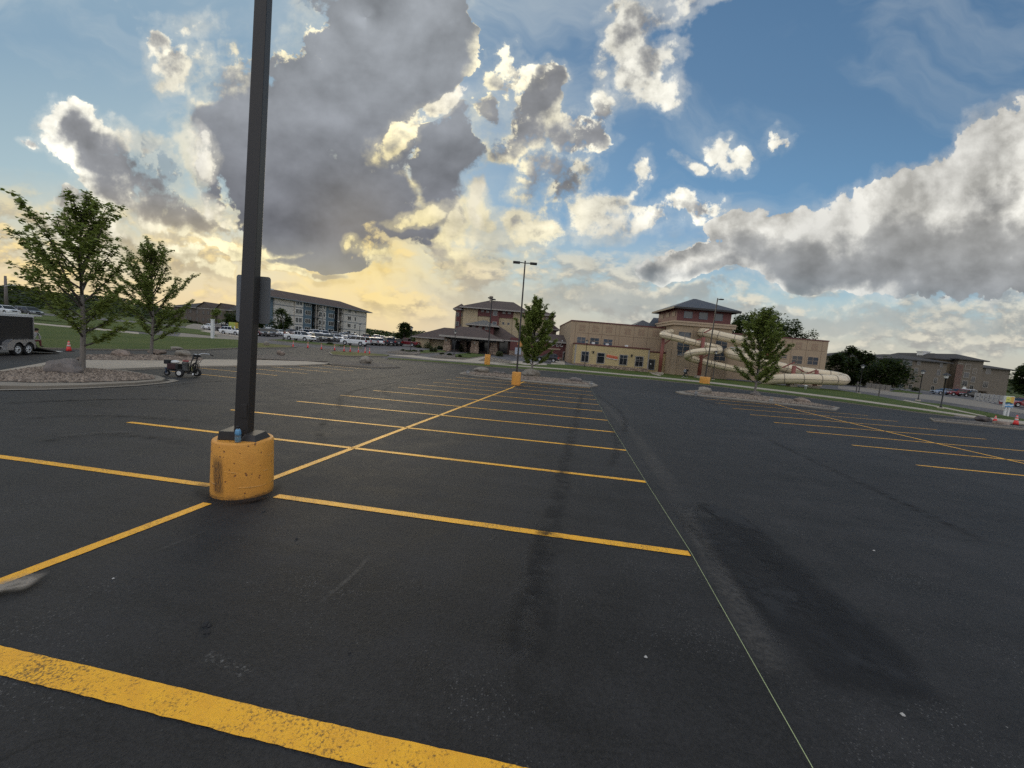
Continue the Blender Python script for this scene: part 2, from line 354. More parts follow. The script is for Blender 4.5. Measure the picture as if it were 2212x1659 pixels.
# ---------------------------------------------------------------- mesh helpers
class MB:
    def __init__(self):
        self.v, self.f, self.mi, self.sm = [], [], [], []
    def add(self, vs, fs, mi=0, smooth=False):
        o = len(self.v)
        self.v += [tuple(p) for p in vs]
        self.f += [tuple(i + o for i in f) for f in fs]
        self.mi += [mi] * len(fs)
        self.sm += [smooth] * len(fs)
        return self
    def box(self, x0, x1, y0, y1, z0, z1, mi=0):
        v = [(x0, y0, z0), (x1, y0, z0), (x1, y1, z0), (x0, y1, z0), (x0, y0, z1), (x1, y0, z1), (x1, y1, z1), (x0, y1, z1)]
        return self.add(v, [(3, 2, 1, 0), (4, 5, 6, 7), (0, 1, 5, 4), (1, 2, 6, 5), (2, 3, 7, 6), (3, 0, 4, 7)], mi)
    def bar(self, a, b, w, h=None, mi=0):
        """box beam from a to b"""
        a, b = Vector(a), Vector(b)
        h = h or w
        d = (b - a).normalized()
        s = d.cross(Vector((0, 0, 1)))
        s = Vector((1, 0, 0)) if s.length < 1e-4 else s.normalized()
        u = s.cross(d)
        v = []
        for p in (a, b):
            for i, j in ((-1, -1), (1, -1), (1, 1), (-1, 1)):
                v.append(p + s * (w / 2 * i) + u * (h / 2 * j))
        return self.add(v, [(0, 1, 2, 3), (7, 6, 5, 4), (0, 4, 5, 1), (1, 5, 6, 2), (2, 6, 7, 3), (3, 7, 4, 0)], mi)
    def tube(self, pts, r, n=8, mi=0, cap=True, smooth=True):
        pts = [Vector(p) for p in pts]
        rs = r if isinstance(r, (list, tuple)) else [r] * len(pts)
        v, f = [], []
        ref = None
        for i, p in enumerate(pts):
            d = (pts[min(i + 1, len(pts) - 1)] - pts[max(i - 1, 0)]).normalized()
            if ref is None:
                ref = d.cross(Vector((0.3, 1, 0.1)))
                if ref.length < 1e-3:
                    ref = d.cross(Vector((1, 0, 0)))
            s = (ref - d * ref.dot(d)).normalized()
            ref = s
            u = d.cross(s)
            for k in range(n):
                a = 2 * pi * k / n
                v.append(p + (s * cos(a) + u * sin(a)) * rs[i])
        for i in range(len(pts) - 1):
            for k in range(n):
                k2 = (k + 1) % n
                f.append((i * n + k, i * n + k2, (i + 1) * n + k2, (i + 1) * n + k))
        self.add(v, f, mi, smooth)
        if cap:
            o = len(self.v) - len(v)
            self.f += [tuple(o + k for k in range(n))[::-1], tuple(o + (len(pts) - 1) * n + k for k in range(n))]
            self.mi += [mi, mi]
            self.sm += [False, False]
        return self
    def lathe(self, prof, n=24, c=(0, 0, 0), mi=0, axis='z', smooth=True, cap=True):
        v, f = [], []
        for r, h in prof:
            for k in range(n):
                a = 2 * pi * k / n
                q = (r * cos(a), r * sin(a), h)
                if axis == 'y':
                    q = (q[0], q[2], q[1])
                elif axis == 'x':
                    q = (q[2], q[0], q[1])
                v.append((c[0] + q[0], c[1] + q[1], c[2] + q[2]))
        for i in range(len(prof) - 1):
            for k in range(n):
                k2 = (k + 1) % n
                q = (i * n + k, i * n + k2, (i + 1) * n + k2, (i + 1) * n + k)
                f.append(q if axis != 'y' else q[::-1])
        self.add(v, f, mi, smooth)
        if not cap:
            return self
        o = len(self.v) - len(v)
        b = [tuple(o + k for k in range(n))[::-1], tuple(o + (len(prof) - 1) * n + k for k in range(n))]
        self.f += b if axis != 'y' else [q[::-1] for q in b]
        self.mi += [mi, mi]
        self.sm += [False, False]
        return self
    def prism(self, poly, lo, hi, axis='y', mi=0):
        """polygon extruded along an axis; poly in the other two coordinates"""
        def P(a, b, h):
            return {'y': (a, h, b), 'z': (a, b, h), 'x': (h, a, b)}[axis]
        n = len(poly)
        v = [P(a, b, lo) for a, b in poly] + [P(a, b, hi) for a, b in poly]
        f = [tuple(range(n)), tuple(range(2 * n - 1, n - 1, -1))]
        f += [(i, n + i, n + (i + 1) % n, (i + 1) % n) for i in range(n)]
        return self.add(v, f, mi)
    def build(self, name, mats, parent=None, bevel=0.0, recalc=True, loc=None):
        me = bpy.data.meshes.new(name)
        me.from_pydata(self.v, [], self.f)
        for m in (mats if isinstance(mats, (list, tuple)) else [mats]):
            me.materials.append(m)
        me.polygons.foreach_set('material_index', self.mi)
        me.polygons.foreach_set('use_smooth', self.sm)
        if recalc or bevel:
            bm = bmesh.new()
            bm.from_mesh(me)
            bmesh.ops.recalc_face_normals(bm, faces=bm.faces)
            if bevel:
                e = [e for e in bm.edges if len(e.link_faces) == 2 and e.calc_face_angle(0) > 0.6]
                bmesh.ops.bevel(bm, geom=e, offset=bevel, segments=2, affect='EDGES', profile=0.6)
            bm.to_mesh(me)
            bm.free()
        me.update()
        return link(name, me, parent, loc)

def link(name, me, parent=None, loc=None):
    o = bpy.data.objects.new(name, me)
    COL.objects.link(o)
    if parent:
        o.parent = parent
    if loc is not None:
        o.location = loc
    return o

def thing(name, label, cat, loc=(0, 0, 0), rz=0.0, group=None):
    o = bpy.data.objects.new(name, None)
    o.empty_display_size = 0.2
    COL.objects.link(o)
    o.location = loc
    o.rotation_euler = (0, 0, rz)
    return tag(o, label, cat, group)

def tag(o, label, cat, group=None):
    o['label'] = label
    o['category'] = cat
    if group:
        o['group'] = group
    return o

def setting(o, kind='structure'):
    o['kind'] = kind
    return o

def dup(root, loc, rz=0.0, label=None, group=None, scale=None):
    """a copy of a thing with its parts and sub-parts"""
    r = root.copy()
    COL.objects.link(r)
    r.location = loc
    r.rotation_euler = (0, 0, rz)
    if scale:
        r.scale = scale if isinstance(scale, tuple) else (scale,) * 3
    if label:
        r['label'] = label
    if group:
        r['group'] = group
    def kids(src, dst):
        for ch in list(src.children):
            c = ch.copy()
            COL.objects.link(c)
            c.parent = dst
            kids(ch, c)
    kids(root, r)
    return r

def smooth_by_angle(o, ang=0.7):
    me = o.data
    me.polygons.foreach_set('use_smooth', [True] * len(me.polygons))
    bm = bmesh.new()
    bm.from_mesh(me)
    for e in bm.edges:
        if len(e.link_faces) == 2:
            e.smooth = e.calc_face_angle(0) < ang
    bm.to_mesh(me)
    bm.free()

# ---------------------------------------------------------------- materials
def base_mat(name):
    m = bpy.data.materials.new(name)
    m.use_nodes = True
    t = m.node_tree
    t.nodes.clear()
    N = NT(t)
    out = N.new('ShaderNodeOutputMaterial')
    b = N.new('ShaderNodeBsdfPrincipled')
    t.links.new(b.outputs[0], out.inputs[0])
    return m, N, b, out

def setin(N, b, **kw):
    for k, v in kw.items():
        s = b.inputs[k.replace('_', ' ')]
        if isinstance(v, bpy.types.NodeSocket):
            N.t.links.new(v, s)
        else:
            s.default_value = (*v, 1.0) if isinstance(v, tuple) and len(v) == 3 else v

def bump(N, b, h, strength=0.3, dist=0.02):
    n = N.new('ShaderNodeBump', {'Height': h, 'Strength': strength, 'Distance': dist})
    N.t.links.new(n.outputs[0], b.inputs['Normal'])

def wpos(N):
    return N.new('ShaderNodeNewGeometry').outputs['Position']

def opos(N):
    return N.new('ShaderNodeTexCoord').outputs['Object']

_mats = {}
def pm(name, col, rough=0.6, var=0.18, scale=1.5, fine=30.0, bmp=0.0, metal=0.0, spec=0.5):
    """plain painted / built surface with soiling at two scales"""
    if name in _mats:
        return _mats[name]
    m, N, b, _ = base_mat(name)
    p = opos(N)
    n1 = N.noise(p, scale, 4, 0.6)
    n2 = N.noise(p, fine, 3, 0.6)
    k = N.m('ADD', N.m('MULTIPLY', N.m('SUBTRACT', n1, 0.5), var * 2), N.m('MULTIPLY_ADD', N.m('SUBTRACT', n2, 0.5), var, 1.0))
    c = N.new('ShaderNodeRGB')
    c.outputs[0].default_value = (*col, 1)
    setin(N, b, Base_Color=N.v('SCALE', c.outputs[0], s=k), Roughness=rough, Metallic=metal)
    b.inputs['Specular IOR Level'].default_value = spec
    if bmp:
        bump(N, b, n2, bmp, 0.01)
    _mats[name] = m
    return m

def m_asphalt(name, base, lighter, sealed=True):
    m, N, b, _ = base_mat(name)
    p = wpos(N)
    rot = N.new('ShaderNodeMapping', {0: p, 2: (0, 0, LOT_A)}).outputs[0]
    big = N.noise(rot, 0.16, 5, 0.6)
    streak = N.noise(N.v('MULTIPLY', rot, (0.22, 2.4, 1.0)), 0.8, 6, 0.62, 0.5)
    lane = N.noise(N.v('MULTIPLY', rot, (1.6, 0.10, 1.0)), 0.5, 5, 0.6, 0.3)
    mid = N.noise(p, 1.5, 7, 0.68, 0.3)
    fine = N.noise(p, 38, 5, 0.75)
    grit = N.noise(p, 120, 3, 0.75)
    k = N.m('MULTIPLY_ADD', N.m('SUBTRACT', big, 0.5), 1.2, 1.0)
    k = N.m('MULTIPLY_ADD', N.m('SUBTRACT', streak, 0.5), 1.4, k)
    k = N.m('MULTIPLY_ADD', N.m('SUBTRACT', lane, 0.5), 1.0, k)
    k = N.m('MULTIPLY_ADD', N.m('SUBTRACT', mid, 0.5), 2.4, k)
    k = N.m('MULTIPLY_ADD', N.m('SUBTRACT', fine, 0.5), 2.6, k)
    k = N.m('MULTIPLY_ADD', N.m('SUBTRACT', grit, 0.5), 2.0, k)
    k = N.m('MAXIMUM', k, 0.22)
    c = N.new('ShaderNodeRGB')
    c.outputs[0].default_value = (*base, 1)
    col = N.v('SCALE', c.outputs[0], s=k)
    # bare stones showing through the seal, in patches
    pj = N.v('ADD', p, N.v('SCALE', N.noise(p, 30, 2, color=True), s=0.02))
    vor = N.new('ShaderNodeTexVoronoi', {'Vector': pj, 'Scale': 60.0})
    patch = N.ramp(N.noise(p, 0.8, 5, 0.65), 0.45, 0.66)
    pick = N.m('MULTIPLY_ADD', patch, -0.35, 0.93)
    stone = N.m('MULTIPLY', N.ramp(vor.outputs['Distance'], 0.42, 0.18), N.m('GREATER_THAN', N.sep(vor.outputs['Color'])[0], pick))
    v2 = N.new('ShaderNodeTexVoronoi', {'Vector': pj, 'Scale': 7.0})
    chip = N.m('MULTIPLY', N.ramp(v2.outputs['Distance'], 0.055, 0.03), N.m('GREATER_THAN', N.sep(v2.outputs['Color'])[1], 0.90))
    tone = N.mix(N.sep(vor.outputs['Color'])[2], (lighter[0] * .35, lighter[1] * .35, lighter[2] * .35), lighter)
    col = N.mix(N.m('MULTIPLY', stone, N.m('MULTIPLY_ADD', patch, 0.65, 0.25)), col, tone)
    col = N.mix(chip, col, (0.16, 0.155, 0.145))
    # chalky scuffs
    sc1 = N.ramp(N.noise(N.v('MULTIPLY', rot, (0.5, 2.0, 1.0)), 0.9, 9, 0.75, 1.2), 0.64, 0.80)
    col = N.mix(N.m('MULTIPLY', sc1, 0.40), col, (lighter[0] * .6, lighter[1] * .6, lighter[2] * .58))
    # hairline cracks where the old mat shows through
    ck = N.new('ShaderNodeTexVoronoi', {'Vector': N.v('ADD', rot, N.v('SCALE', N.noise(p, 1.1, 5, color=True), s=1.6)), 'Scale': 0.16}, feature='DISTANCE_TO_EDGE')
    crack = N.m('MULTIPLY', N.ramp(ck.outputs['Distance'], 0.0035, 0.001), N.ramp(N.noise(p, 0.5, 3), 0.54, 0.64, 0.0, 0.7))
    col = N.mix(crack, col, (0.003, 0.003, 0.003))
    setin(N, b, Base_Color=col, Roughness=N.m('MULTIPLY_ADD', N.m('SUBTRACT', mid, 0.5), 0.35, 0.70) if sealed else 0.9)
    b.inputs['Specular IOR Level'].default_value = 0.34 if sealed else 0.2
    h = N.m('ADD', N.m('MULTIPLY', grit, 0.6), N.m('ADD', N.m('MULTIPLY', fine, 1.2), N.m('MULTIPLY', N.ramp(vor.outputs['Distance'], 0.0, 0.5, 1.0, 0.0), 0.7)))
    bump(N, b, h, 0.8, 0.010)
    return m

def m_grass(name, a, bcol):
    m, N, b, _ = base_mat(name)
    p = wpos(N)
    n1 = N.noise(p, 0.25, 5, 0.6)
    n2 = N.noise(p, 3.0, 5, 0.65)
    n3 = N.noise(p, 40.0, 3, 0.7)
    c = N.mix(N.ramp(n1, 0.35, 0.65), a, bcol)
    c = N.v('SCALE', c, s=N.m('MULTIPLY_ADD', N.m('SUBTRACT', n2, 0.5), 1.0, N.m('MULTIPLY_ADD', N.m('SUBTRACT', n3, 0.5), 1.2, 1.0)))
    setin(N, b, Base_Color=c, Roughness=0.9)
    b.inputs['Specular IOR Level'].default_value = 0.2
    bump(N, b, N.m('ADD', n3, N.m('MULTIPLY', n2, 1.5)), 0.9, 0.06)
    return m

def m_gravel(name, scale=9.0):
    m, N, b, _ = base_mat(name)
    p = wpos(N)
    v = N.new('ShaderNodeTexVoronoi', {'Vector': p, 'Scale': scale, 'Randomness': 1.0})
    r = N.sep(v.outputs['Color'])
    c = N.mix(r[0], (0.085, 0.064, 0.048), (0.27, 0.215, 0.165))
    c = N.mix(N.ramp(r[1], 0.75, 0.95), c, (0.38, 0.335, 0.285))
    c = N.mix(N.ramp(v.outputs['Distance'], 0.35, 0.62), c, (0.05, 0.045, 0.04))
    setin(N, b, Base_Color=c, Roughness=0.85)
    bump(N, b, N.ramp(v.outputs['Distance'], 0.0, 0.6, 1.0, 0.0, False), 1.0, 0.08)
    return m

def m_concrete(name, col):
    m, N, b, _ = base_mat(name)
    p = wpos(N)
    n1 = N.noise(p, 0.9, 6, 0.65)
    n2 = N.noise(p, 12.0, 5, 0.7)
    stain = N.ramp(N.noise(p, 0.45, 7, 0.7, 0.6), 0.52, 0.72)
    c = N.new('ShaderNodeRGB')
    c.outputs[0].default_value = (*col, 1)
    c = N.v('SCALE', c.outputs[0], s=N.m('ADD', N.m('MULTIPLY', n1, 0.5), N.m('MULTIPLY_ADD', n2, 0.5, 0.5)))
    c = N.mix(N.m('MULTIPLY', stain, 0.4), c, (col[0] * .45, col[1] * .42, col[2] * .38))
    setin(N, b, Base_Color=c, Roughness=0.85)
    bump(N, b, n2, 0.3, 0.01)
    return m

def m_paint_line(name):
    """traffic paint: thin in places, so that the asphalt shows through the grain"""
    m, N, b, _ = base_mat(name)
    p = wpos(N)
    pj = N.v('ADD', p, N.v('SCALE', N.noise(p, 30, 2, color=True), s=0.02))
    g = N.noise(p, 48, 6, 0.8)
    w = N.noise(p, 1.6, 5, 0.65)
    d = N.noise(p, 7, 4, 0.65)
    vor = N.new('ShaderNodeTexVoronoi', {'Vector': pj, 'Scale': 60.0})
    pit = N.m('MULTIPLY', N.ramp(vor.outputs['Distance'], 0.35, 0.62), 0.16)
    wear = N.ramp(N.m('ADD', pit, N.m('MULTIPLY_ADD', N.m('SUBTRACT', w, 0.5), 0.55, g)), 0.62, 0.80)
    c = N.mix(N.ramp(d, 0.3, 0.7), (0.92, 0.46, 0.012), (0.82, 0.39, 0.012))
    c = N.mix(N.m('MULTIPLY', wear, 0.85), c, (0.10, 0.055, 0.010))
    setin(N, b, Base_Color=c, Roughness=0.5)
    bump(N, b, N.m('SUBTRACT', g, N.m('MULTIPLY', pit, 3.0)), 0.5, 0.005)
    return m

def m_siding(name, col, pitch=0.2, depth=0.6, axis=2):
    """lap siding: a saw-tooth profile in z"""
    m, N, b, _ = base_mat(name)
    p = opos(N)
    z = N.sep(p)[axis]
    saw = N.m('FRACT', N.m('DIVIDE', z, pitch))
    n1 = N.noise(p, 0.8, 4, 0.6)
    c = N.new('ShaderNodeRGB')
    c.outputs[0].default_value = (*col, 1)
    line = N.ramp(saw, 0.0, 0.12, 0.62, 1.0)
    setin(N, b, Base_Color=N.v('SCALE', c.outputs[0], s=N.m('MULTIPLY', line, N.m('MULTIPLY_ADD', N.m('SUBTRACT', n1, 0.5), 0.3, 1.0))), Roughness=0.6)
    bump(N, b, N.m('SUBTRACT', 1.0, saw), depth, 0.03)
    return m

def m_stone(name, a, bcol, scale=2.2):
    m, N, b, _ = base_mat(name)
    p = opos(N)
    q = N.v('MULTIPLY', p, (1.0, 1.0, 2.2))
    v = N.new('ShaderNodeTexVoronoi', {'Vector': q, 'Scale': scale}, distance='CHEBYCHEV')
    r = N.sep(v.outputs['Color'])
    e = N.new('ShaderNodeTexVoronoi', {'Vector': q, 'Scale': scale}, feature='DISTANCE_TO_EDGE')
    c = N.mix(r[0], a, bcol)
    c = N.mix(N.ramp(e.outputs['Distance'], 0.06, 0.0), c, (0.06, 0.05, 0.045))
    c = N.v('SCALE', c, s=N.m('MULTIPLY_ADD', N.noise(p, 9, 4, 0.6), 0.6, 0.7))
    setin(N, b, Base_Color=c, Roughness=0.85)
    bump(N, b, N.ramp(e.outputs['Distance'], 0.0, 0.15), 0.8, 0.05)
    return m

def m_shingle(name, col):
    m, N, b, _ = base_mat(name)
    p = opos(N)
    br = N.new('ShaderNodeTexBrick', {'Vector': N.xyz(N.sep(p)[0], N.m('MULTIPLY', N.sep(p)[2], 2.2)), 'Scale': 2.0, 'Color1': (*[c * .75 for c in col], 1),
                                      'Color2': (*[c * 1.25 for c in col], 1), 'Mortar': (*[c * .5 for c in col], 1), 'Mortar Size': 0.03})
    c = N.v('SCALE', br.outputs[0], s=N.m('MULTIPLY_ADD', N.noise(p, 0.7, 5, 0.65), 0.7, 0.65))
    setin(N, b, Base_Color=c, Roughness=0.9)
    return m

def m_metal_roof(name, col, pitch=0.5):
    m, N, b, _ = base_mat(name)
    p = opos(N)
    s = N.m('PINGPONG', N.sep(p)[0], pitch / 2)
    seam = N.ramp(s, 0.0, 0.06, 1.0, 0.0)
    c = N.new('ShaderNodeRGB')
    c.outputs[0].default_value = (*col, 1)
    setin(N, b, Base_Color=N.v('SCALE', c.outputs[0], s=N.m('MULTIPLY_ADD', seam, -0.45, N.m('MULTIPLY_ADD', N.noise(p, 0.8, 4), 0.4, 0.8))), Roughness=0.4, Metallic=0.5)
    bump(N, b, seam, 0.8, 0.05)
    return m

def m_leaf(name, a, bcol, scale=0.6):
    m, N, b, out = base_mat(name)
    p = opos(N)
    n = N.noise(p, scale, 3, 0.6)
    g = N.new('ShaderNodeNewGeometry').outputs['Random Per Island']
    c = N.mix(N.m('MULTIPLY_ADD', g, 0.6, N.m('MULTIPLY', n, 0.45)), a, bcol)
    setin(N, b, Base_Color=c, Roughness=0.55)
    b.inputs['Specular IOR Level'].default_value = 0.3
    tr = N.new('ShaderNodeBsdfTranslucent', {0: N.mix(0.3, c, (0.16, 0.22, 0.03))})
    mx = N.new('ShaderNodeMixShader', {0: 0.45, 1: b.outputs[0], 2: tr.outputs[0]})
    N.t.links.new(mx.outputs[0], out.inputs[0])
    return m

def m_bark(name, col):
    m, N, b, _ = base_mat(name)
    p = opos(N)
    n = N.noise(N.v('MULTIPLY', p, (6, 6, 1.2)), 3.0, 6, 0.7)
    c = N.new('ShaderNodeRGB')
    c.outputs[0].default_value = (*col, 1)
    setin(N, b, Base_Color=N.v('SCALE', c.outputs[0], s=N.m('MULTIPLY_ADD', n, 1.2, 0.4)), Roughness=0.9)
    bump(N, b, n, 0.6, 0.02)
    return m

def m_rock(name, a, bcol):
    m, N, b, _ = base_mat(name)
    p = opos(N)
    n = N.noise(p, 1.6, 8, 0.68, 0.3)
    n2 = N.noise(p, 14, 6, 0.7)
    c = N.mix(N.ramp(n, 0.35, 0.65), a, bcol)
    c = N.v('SCALE', c, s=N.m('MULTIPLY_ADD', n2, 0.9, 0.55))
    setin(N, b, Base_Color=c, Roughness=0.9)
    bump(N, b, N.m('ADD', n, N.m('MULTIPLY', n2, 0.5)), 0.7, 0.06)
    return m

def m_mark(name, col, strength, grain=6.0, soft=0.38, lo=0.32):
    """rubbed-in rubber, dust or fresh seal lying on the asphalt, thinning out to its edges"""
    m, N, b, out = base_mat(name)
    uv = N.new('ShaderNodeTexCoord').outputs['UV']
    u, v, _ = N.sep(uv)
    p = wpos(N)
    ed = N.m('MULTIPLY', N.ramp(v, 0.0, soft), N.ramp(v, 1.0, 1 - soft))
    en = N.m('MULTIPLY', N.ramp(u, 0.0, 0.15), N.ramp(u, 1.0, 0.8))
    n = N.ramp(N.noise(p, grain, 6, 0.7), lo, lo + 0.30)
    n2 = N.ramp(N.noise(p, 0.8, 4, 0.6), 0.3, 0.6, 0.35, 1.0)
    a = N.m('MULTIPLY', N.m('MULTIPLY', ed, en), N.m('MULTIPLY', N.m('MULTIPLY', n, n2), strength))
    setin(N, b, Base_Color=col, Roughness=0.75)
    tr = N.new('ShaderNodeBsdfTransparent')
    mx = N.new('ShaderNodeMixShader', {0: a, 1: tr.outputs[0], 2: b.outputs[0]})
    N.t.links.new(mx.outputs[0], out.inputs[0])
    return m

M = dict(
    lot=m_asphalt('sealed_asphalt', (0.0185, 0.0181, 0.0184), (0.15, 0.148, 0.145)),
    road=m_asphalt('old_asphalt', (0.11, 0.105, 0.105), (0.24, 0.23, 0.22), False),
    grass=m_grass('lawn_grass', (0.050, 0.080, 0.013), (0.075, 0.098, 0.021)),
    dry=m_grass('dry_grass', (0.095, 0.11, 0.03), (0.16, 0.14, 0.055)),
    field=m_grass('field', (0.05, 0.075, 0.02), (0.08, 0.09, 0.03)),
    gravel=m_gravel('river_gravel'),
    conc=m_concrete('concrete', (0.33, 0.285, 0.225)),
    conc_dk=m_concrete('old_concrete', (0.20, 0.175, 0.14)),
    yline=m_paint_line('yellow_line_paint'),
    black=pm('black_paint', (0.010, 0.010, 0.011), 0.5),
    dkbronze=pm('bronze_paint', (0.022, 0.019, 0.017), 0.45, 0.25, 2.0),
    glass=pm('window_glass', (0.012, 0.014, 0.017), 0.08, 0.1),
    glass_sky=pm('pale_window_glass', (0.045, 0.058, 0.072), 0.10, 0.25, 0.8),
    white=pm('white_paint', (0.62, 0.62, 0.60), 0.5),
    chrome=pm('steel', (0.55, 0.55, 0.55), 0.35, metal=0.8),
    rubber=pm('rubber', (0.012, 0.012, 0.012), 0.8),
)

# ---------------------------------------------------------------- ground
def terrain_mesh():
    xs = [-1600, -1000, -600, -400, -300, -220, -160] + [-130 + 2.5 * i for i in range(105)] + [160, 220, 300, 400, 600, 1000, 1600]
    ys = [-1200, -500, -200, -80, -30] + [-15 + 2.5 * i for i in range(55)] + [130, 160, 200, 260, 340, 450, 600, 900, 1400, 2200]
    mb = MB()
    vs = [(x, y, T(x, y) - 0.10 if y > -80 else T(x, -80) - 0.1) for y in ys for x in xs]
    n = len(xs)
    fs = [(j * n + i, j * n + i + 1, (j + 1) * n + i + 1, (j + 1) * n + i) for j in range(len(ys) - 1) for i in range(n - 1)]
    mb.add(vs, fs, smooth=True)
    return setting(mb.build('ground', M['field'], recalc=False))
terrain_mesh()

def sheet(name, pts, off, mat, maxe=3.0, skirt=0.0, parent=None, px=True):
    """a surface that follows the ground, off metres above it, with a turned-down edge"""
    P = [G(*p) for p in pts] if px else [Vector((p[0], p[1], 0)) for p in pts]
    bm = bmesh.new()
    vs = [bm.verts.new((p.x, p.y, 0)) for p in P]
    bm.faces.new(vs)
    bmesh.ops.triangulate(bm, faces=bm.faces)
    for _ in range(9):
        long = [e for e in bm.edges if e.calc_length() > maxe]
        if not long:
            break
        bmesh.ops.subdivide_edges(bm, edges=long, cuts=1)
        bmesh.ops.triangulate(bm, faces=[f for f in bm.faces if len(f.verts) > 3])
    bmesh.ops.recalc_face_normals(bm, faces=bm.faces)
    if bm.faces[:][0].normal.z < 0:
        bmesh.ops.reverse_faces(bm, faces=bm.faces)
    for v in bm.verts:
        v.co.z = T(v.co.x, v.co.y) + off
    if skirt:
        be = [e for e in bm.edges if len(e.link_faces) == 1]
        r = bmesh.ops.extrude_edge_only(bm, edges=be)
        for g in r['geom']:
            if isinstance(g, bmesh.types.BMVert):
                g.co.z -= skirt
    me = bpy.data.meshes.new(name)
    bm.to_mesh(me)
    bm.free()
    me.materials.append(mat)
    return link(name, me, parent)

def resample(P, step):
    out = [P[0]]
    for a, b in zip(P, P[1:]):
        n = max(1, int((b - a).length / step))
        out += [a + (b - a) * (i / n) for i in range(1, n + 1)]
    return out

def ribbon(name, P, w, off, mat, parent=None, h=0.0, step=1.0, uv=False, closed=False):
    """a strip w wide along ground points; h > 0 makes it a raised kerb"""
    P = [Vector((p[0], p[1], 0)) for p in P]
    if closed:
        P = P + [P[0]]
    P = resample(P, step)
    v, f, us = [], [], []
    L = 0
    n = len(P)
    for i, p in enumerate(P):
        a = P[i - 1] if i > 0 else (P[n - 2] if closed else P[0])
        b = P[i + 1] if i < n - 1 else (P[1] if closed else P[i])
        d = (b - a).normalized()
        s = Vector((-d.y, d.x, 0)) * (w / 2)
        for q in (p + s, p - s):
            z = T(q.x, q.y) + off
            v.append((q.x, q.y, z + h))
            us.append((i / (n - 1), 1.0 if len(us) % 2 == 0 else 0.0))
    mb = MB()
    for i in range(n - 1):
        f.append((2 * i, 2 * i + 1, 2 * i + 3, 2 * i + 2))
    mb.add(v, f)
    if h:
        low = [(q[0], q[1], q[2] - h - 0.15) for q in v]
        mb.add(v + low, [(2 * i + s, 2 * i + 2 + s, 2 * n + 2 * i + 2 + s, 2 * n + 2 * i + s) for i in range(n - 1) for s in (0, 1)])
        for i in (0, 2 * n - 2):
            mb.add([v[i], v[i + 1], low[i + 1], low[i]], [(0, 1, 2, 3)])
    o = mb.build(name, mat, parent, recalc=bool(h))
    if uv:
        l = o.data.uv_layers.new(name='UVMap')
        for lp in o.data.loops:
            l.data[lp.index].uv = us[lp.vertex_index]
    return o

# --- pavements
EDGE0 = [(835, 776), (905, 781), (1070, 794), (1240, 806.5), (1399, 820), (1536, 833.7), (1700, 854), (1830, 871), (1975, 890.5), (2060, 901)]
lot_far = [(80, 754), (250, 757), (440, 757), (517, 753), (600, 751), (640, 748), (720, 753), (800, 763), (835, 776)] + EDGE0[1:]
LP = [G(*p) for p in lot_far]
LP = [Vector((-140, 32, 0)), Vector((-60, 30, 0))] + [Vector((p.x, p.y, 0)) for p in LP] + [Vector((75, 38, 0)), Vector((140, 25, 0)), Vector((140, -40, 0)), Vector((-140, -40, 0))]
road = setting(sheet('road', [(-135, 10), (-135, 94), (-72, 96), (-60, 118), (130, 118), (130, 20), (60, 20), (-60, 10)], -0.012, M['road'], 4.0, px=False))
parking_lot = setting(sheet('parking_lot', [(p.x, p.y) for p in LP], 0.0, M['lot'], 2.2, px=False))

def line(pts, w=0.12):
    """a sprayed line: edges a little ragged, slightly wandering"""
    P = resample([Vector((p[0], p[1], 0)) for p in pts], 0.05 if pts[0][1] < 9 else 0.25)
    r = random.Random(int(P[0].x * 97) + int(P[0].y * 31))
    mb = MB()
    v, n = [], len(P)
    for i, p in enumerate(P):
        d = (P[min(i + 1, n - 1)] - P[max(i - 1, 0)]).normalized()
        s = Vector((-d.y, d.x, 0))
        wob = mnoise.noise(Vector((p.x * .6, p.y * .6, 3))) * .010
        for k in (1, -1):
            e = w / 2 + .003 * mnoise.noise(Vector((p.x * 9, p.y * 9, k * 5))) + r.uniform(-.0022, .0022)
            q = p + s * (wob + k * e)
            v.append((q.x, q.y, T(q.x, q.y) + 0.005))
    mb.add(v, [(2 * i, 2 * i + 1, 2 * i + 3, 2 * i + 2) for i in range(n - 1)])
    return mb.build('painted_line', M['yline'], parking_lot, recalc=False)
# the row the viewer stands in: (left X, left Y, right X, right Y) in lot coordinates
BASE_A = lot(-4.22, 4.55)
row1 = [(-9.6, 1.70, 2.2, 1.735), (-9.6, 4.50, -4.75, 4.56), (-3.72, 4.53, 1.52, 4.57), (-9.6, 7.2, 1.53, 7.36), (-9.49, 9.72, 1.53, 10.05), (-9.46, 12.4, 1.54, 12.75), (-9.5, 15.1, 1.54, 15.45),
        (-9.6, 18.05, 1.56, 18.5), (-9.63, 20.9, 1.6, 21.5), (-9.66, 23.8, 1.63, 24.6), (-9.75, 26.95, 1.66, 28.05), (-10.0, 30.5, 1.7, 31.6), (-10.1, 33.6, 1.72, 35.2)]
for i, (a, b, c, d) in enumerate(row1):
    line([lot(a, b), lot(c, d)], 0.165 if i == 0 else 0.125)
line([lot(-4.26, -0.9), lot(-4.26, 4.05)])
line([lot(-4.26, 5.05), lot(-4.25, 16), lot(-4.25, 29.9)])
line([G(*C(10, 1740, 1040)), G(*C(10, 1800, 1010)), G(*C(10, 1880, 993))], 0.14)
row2 = [(9.7, 9.6, 20.9, 10.0), (9.76, 12.38, 20.9, 12.8), (9.95, 15.24, 20.9, 15.8), (9.98, 18.02, 20.6, 18.8), (10.0, 20.75, 20.3, 22.3), (10.25, 24.0, 20.7, 25.4), (10.65, 27.65, 21.5, 29.2), (11.0, 31.5, 21.98, 32.6), (11.23, 34.86, 17.2, 35.3)]
for a, b, c, d in row2:
    line([lot(a, b), lot(c, d)], 0.115)
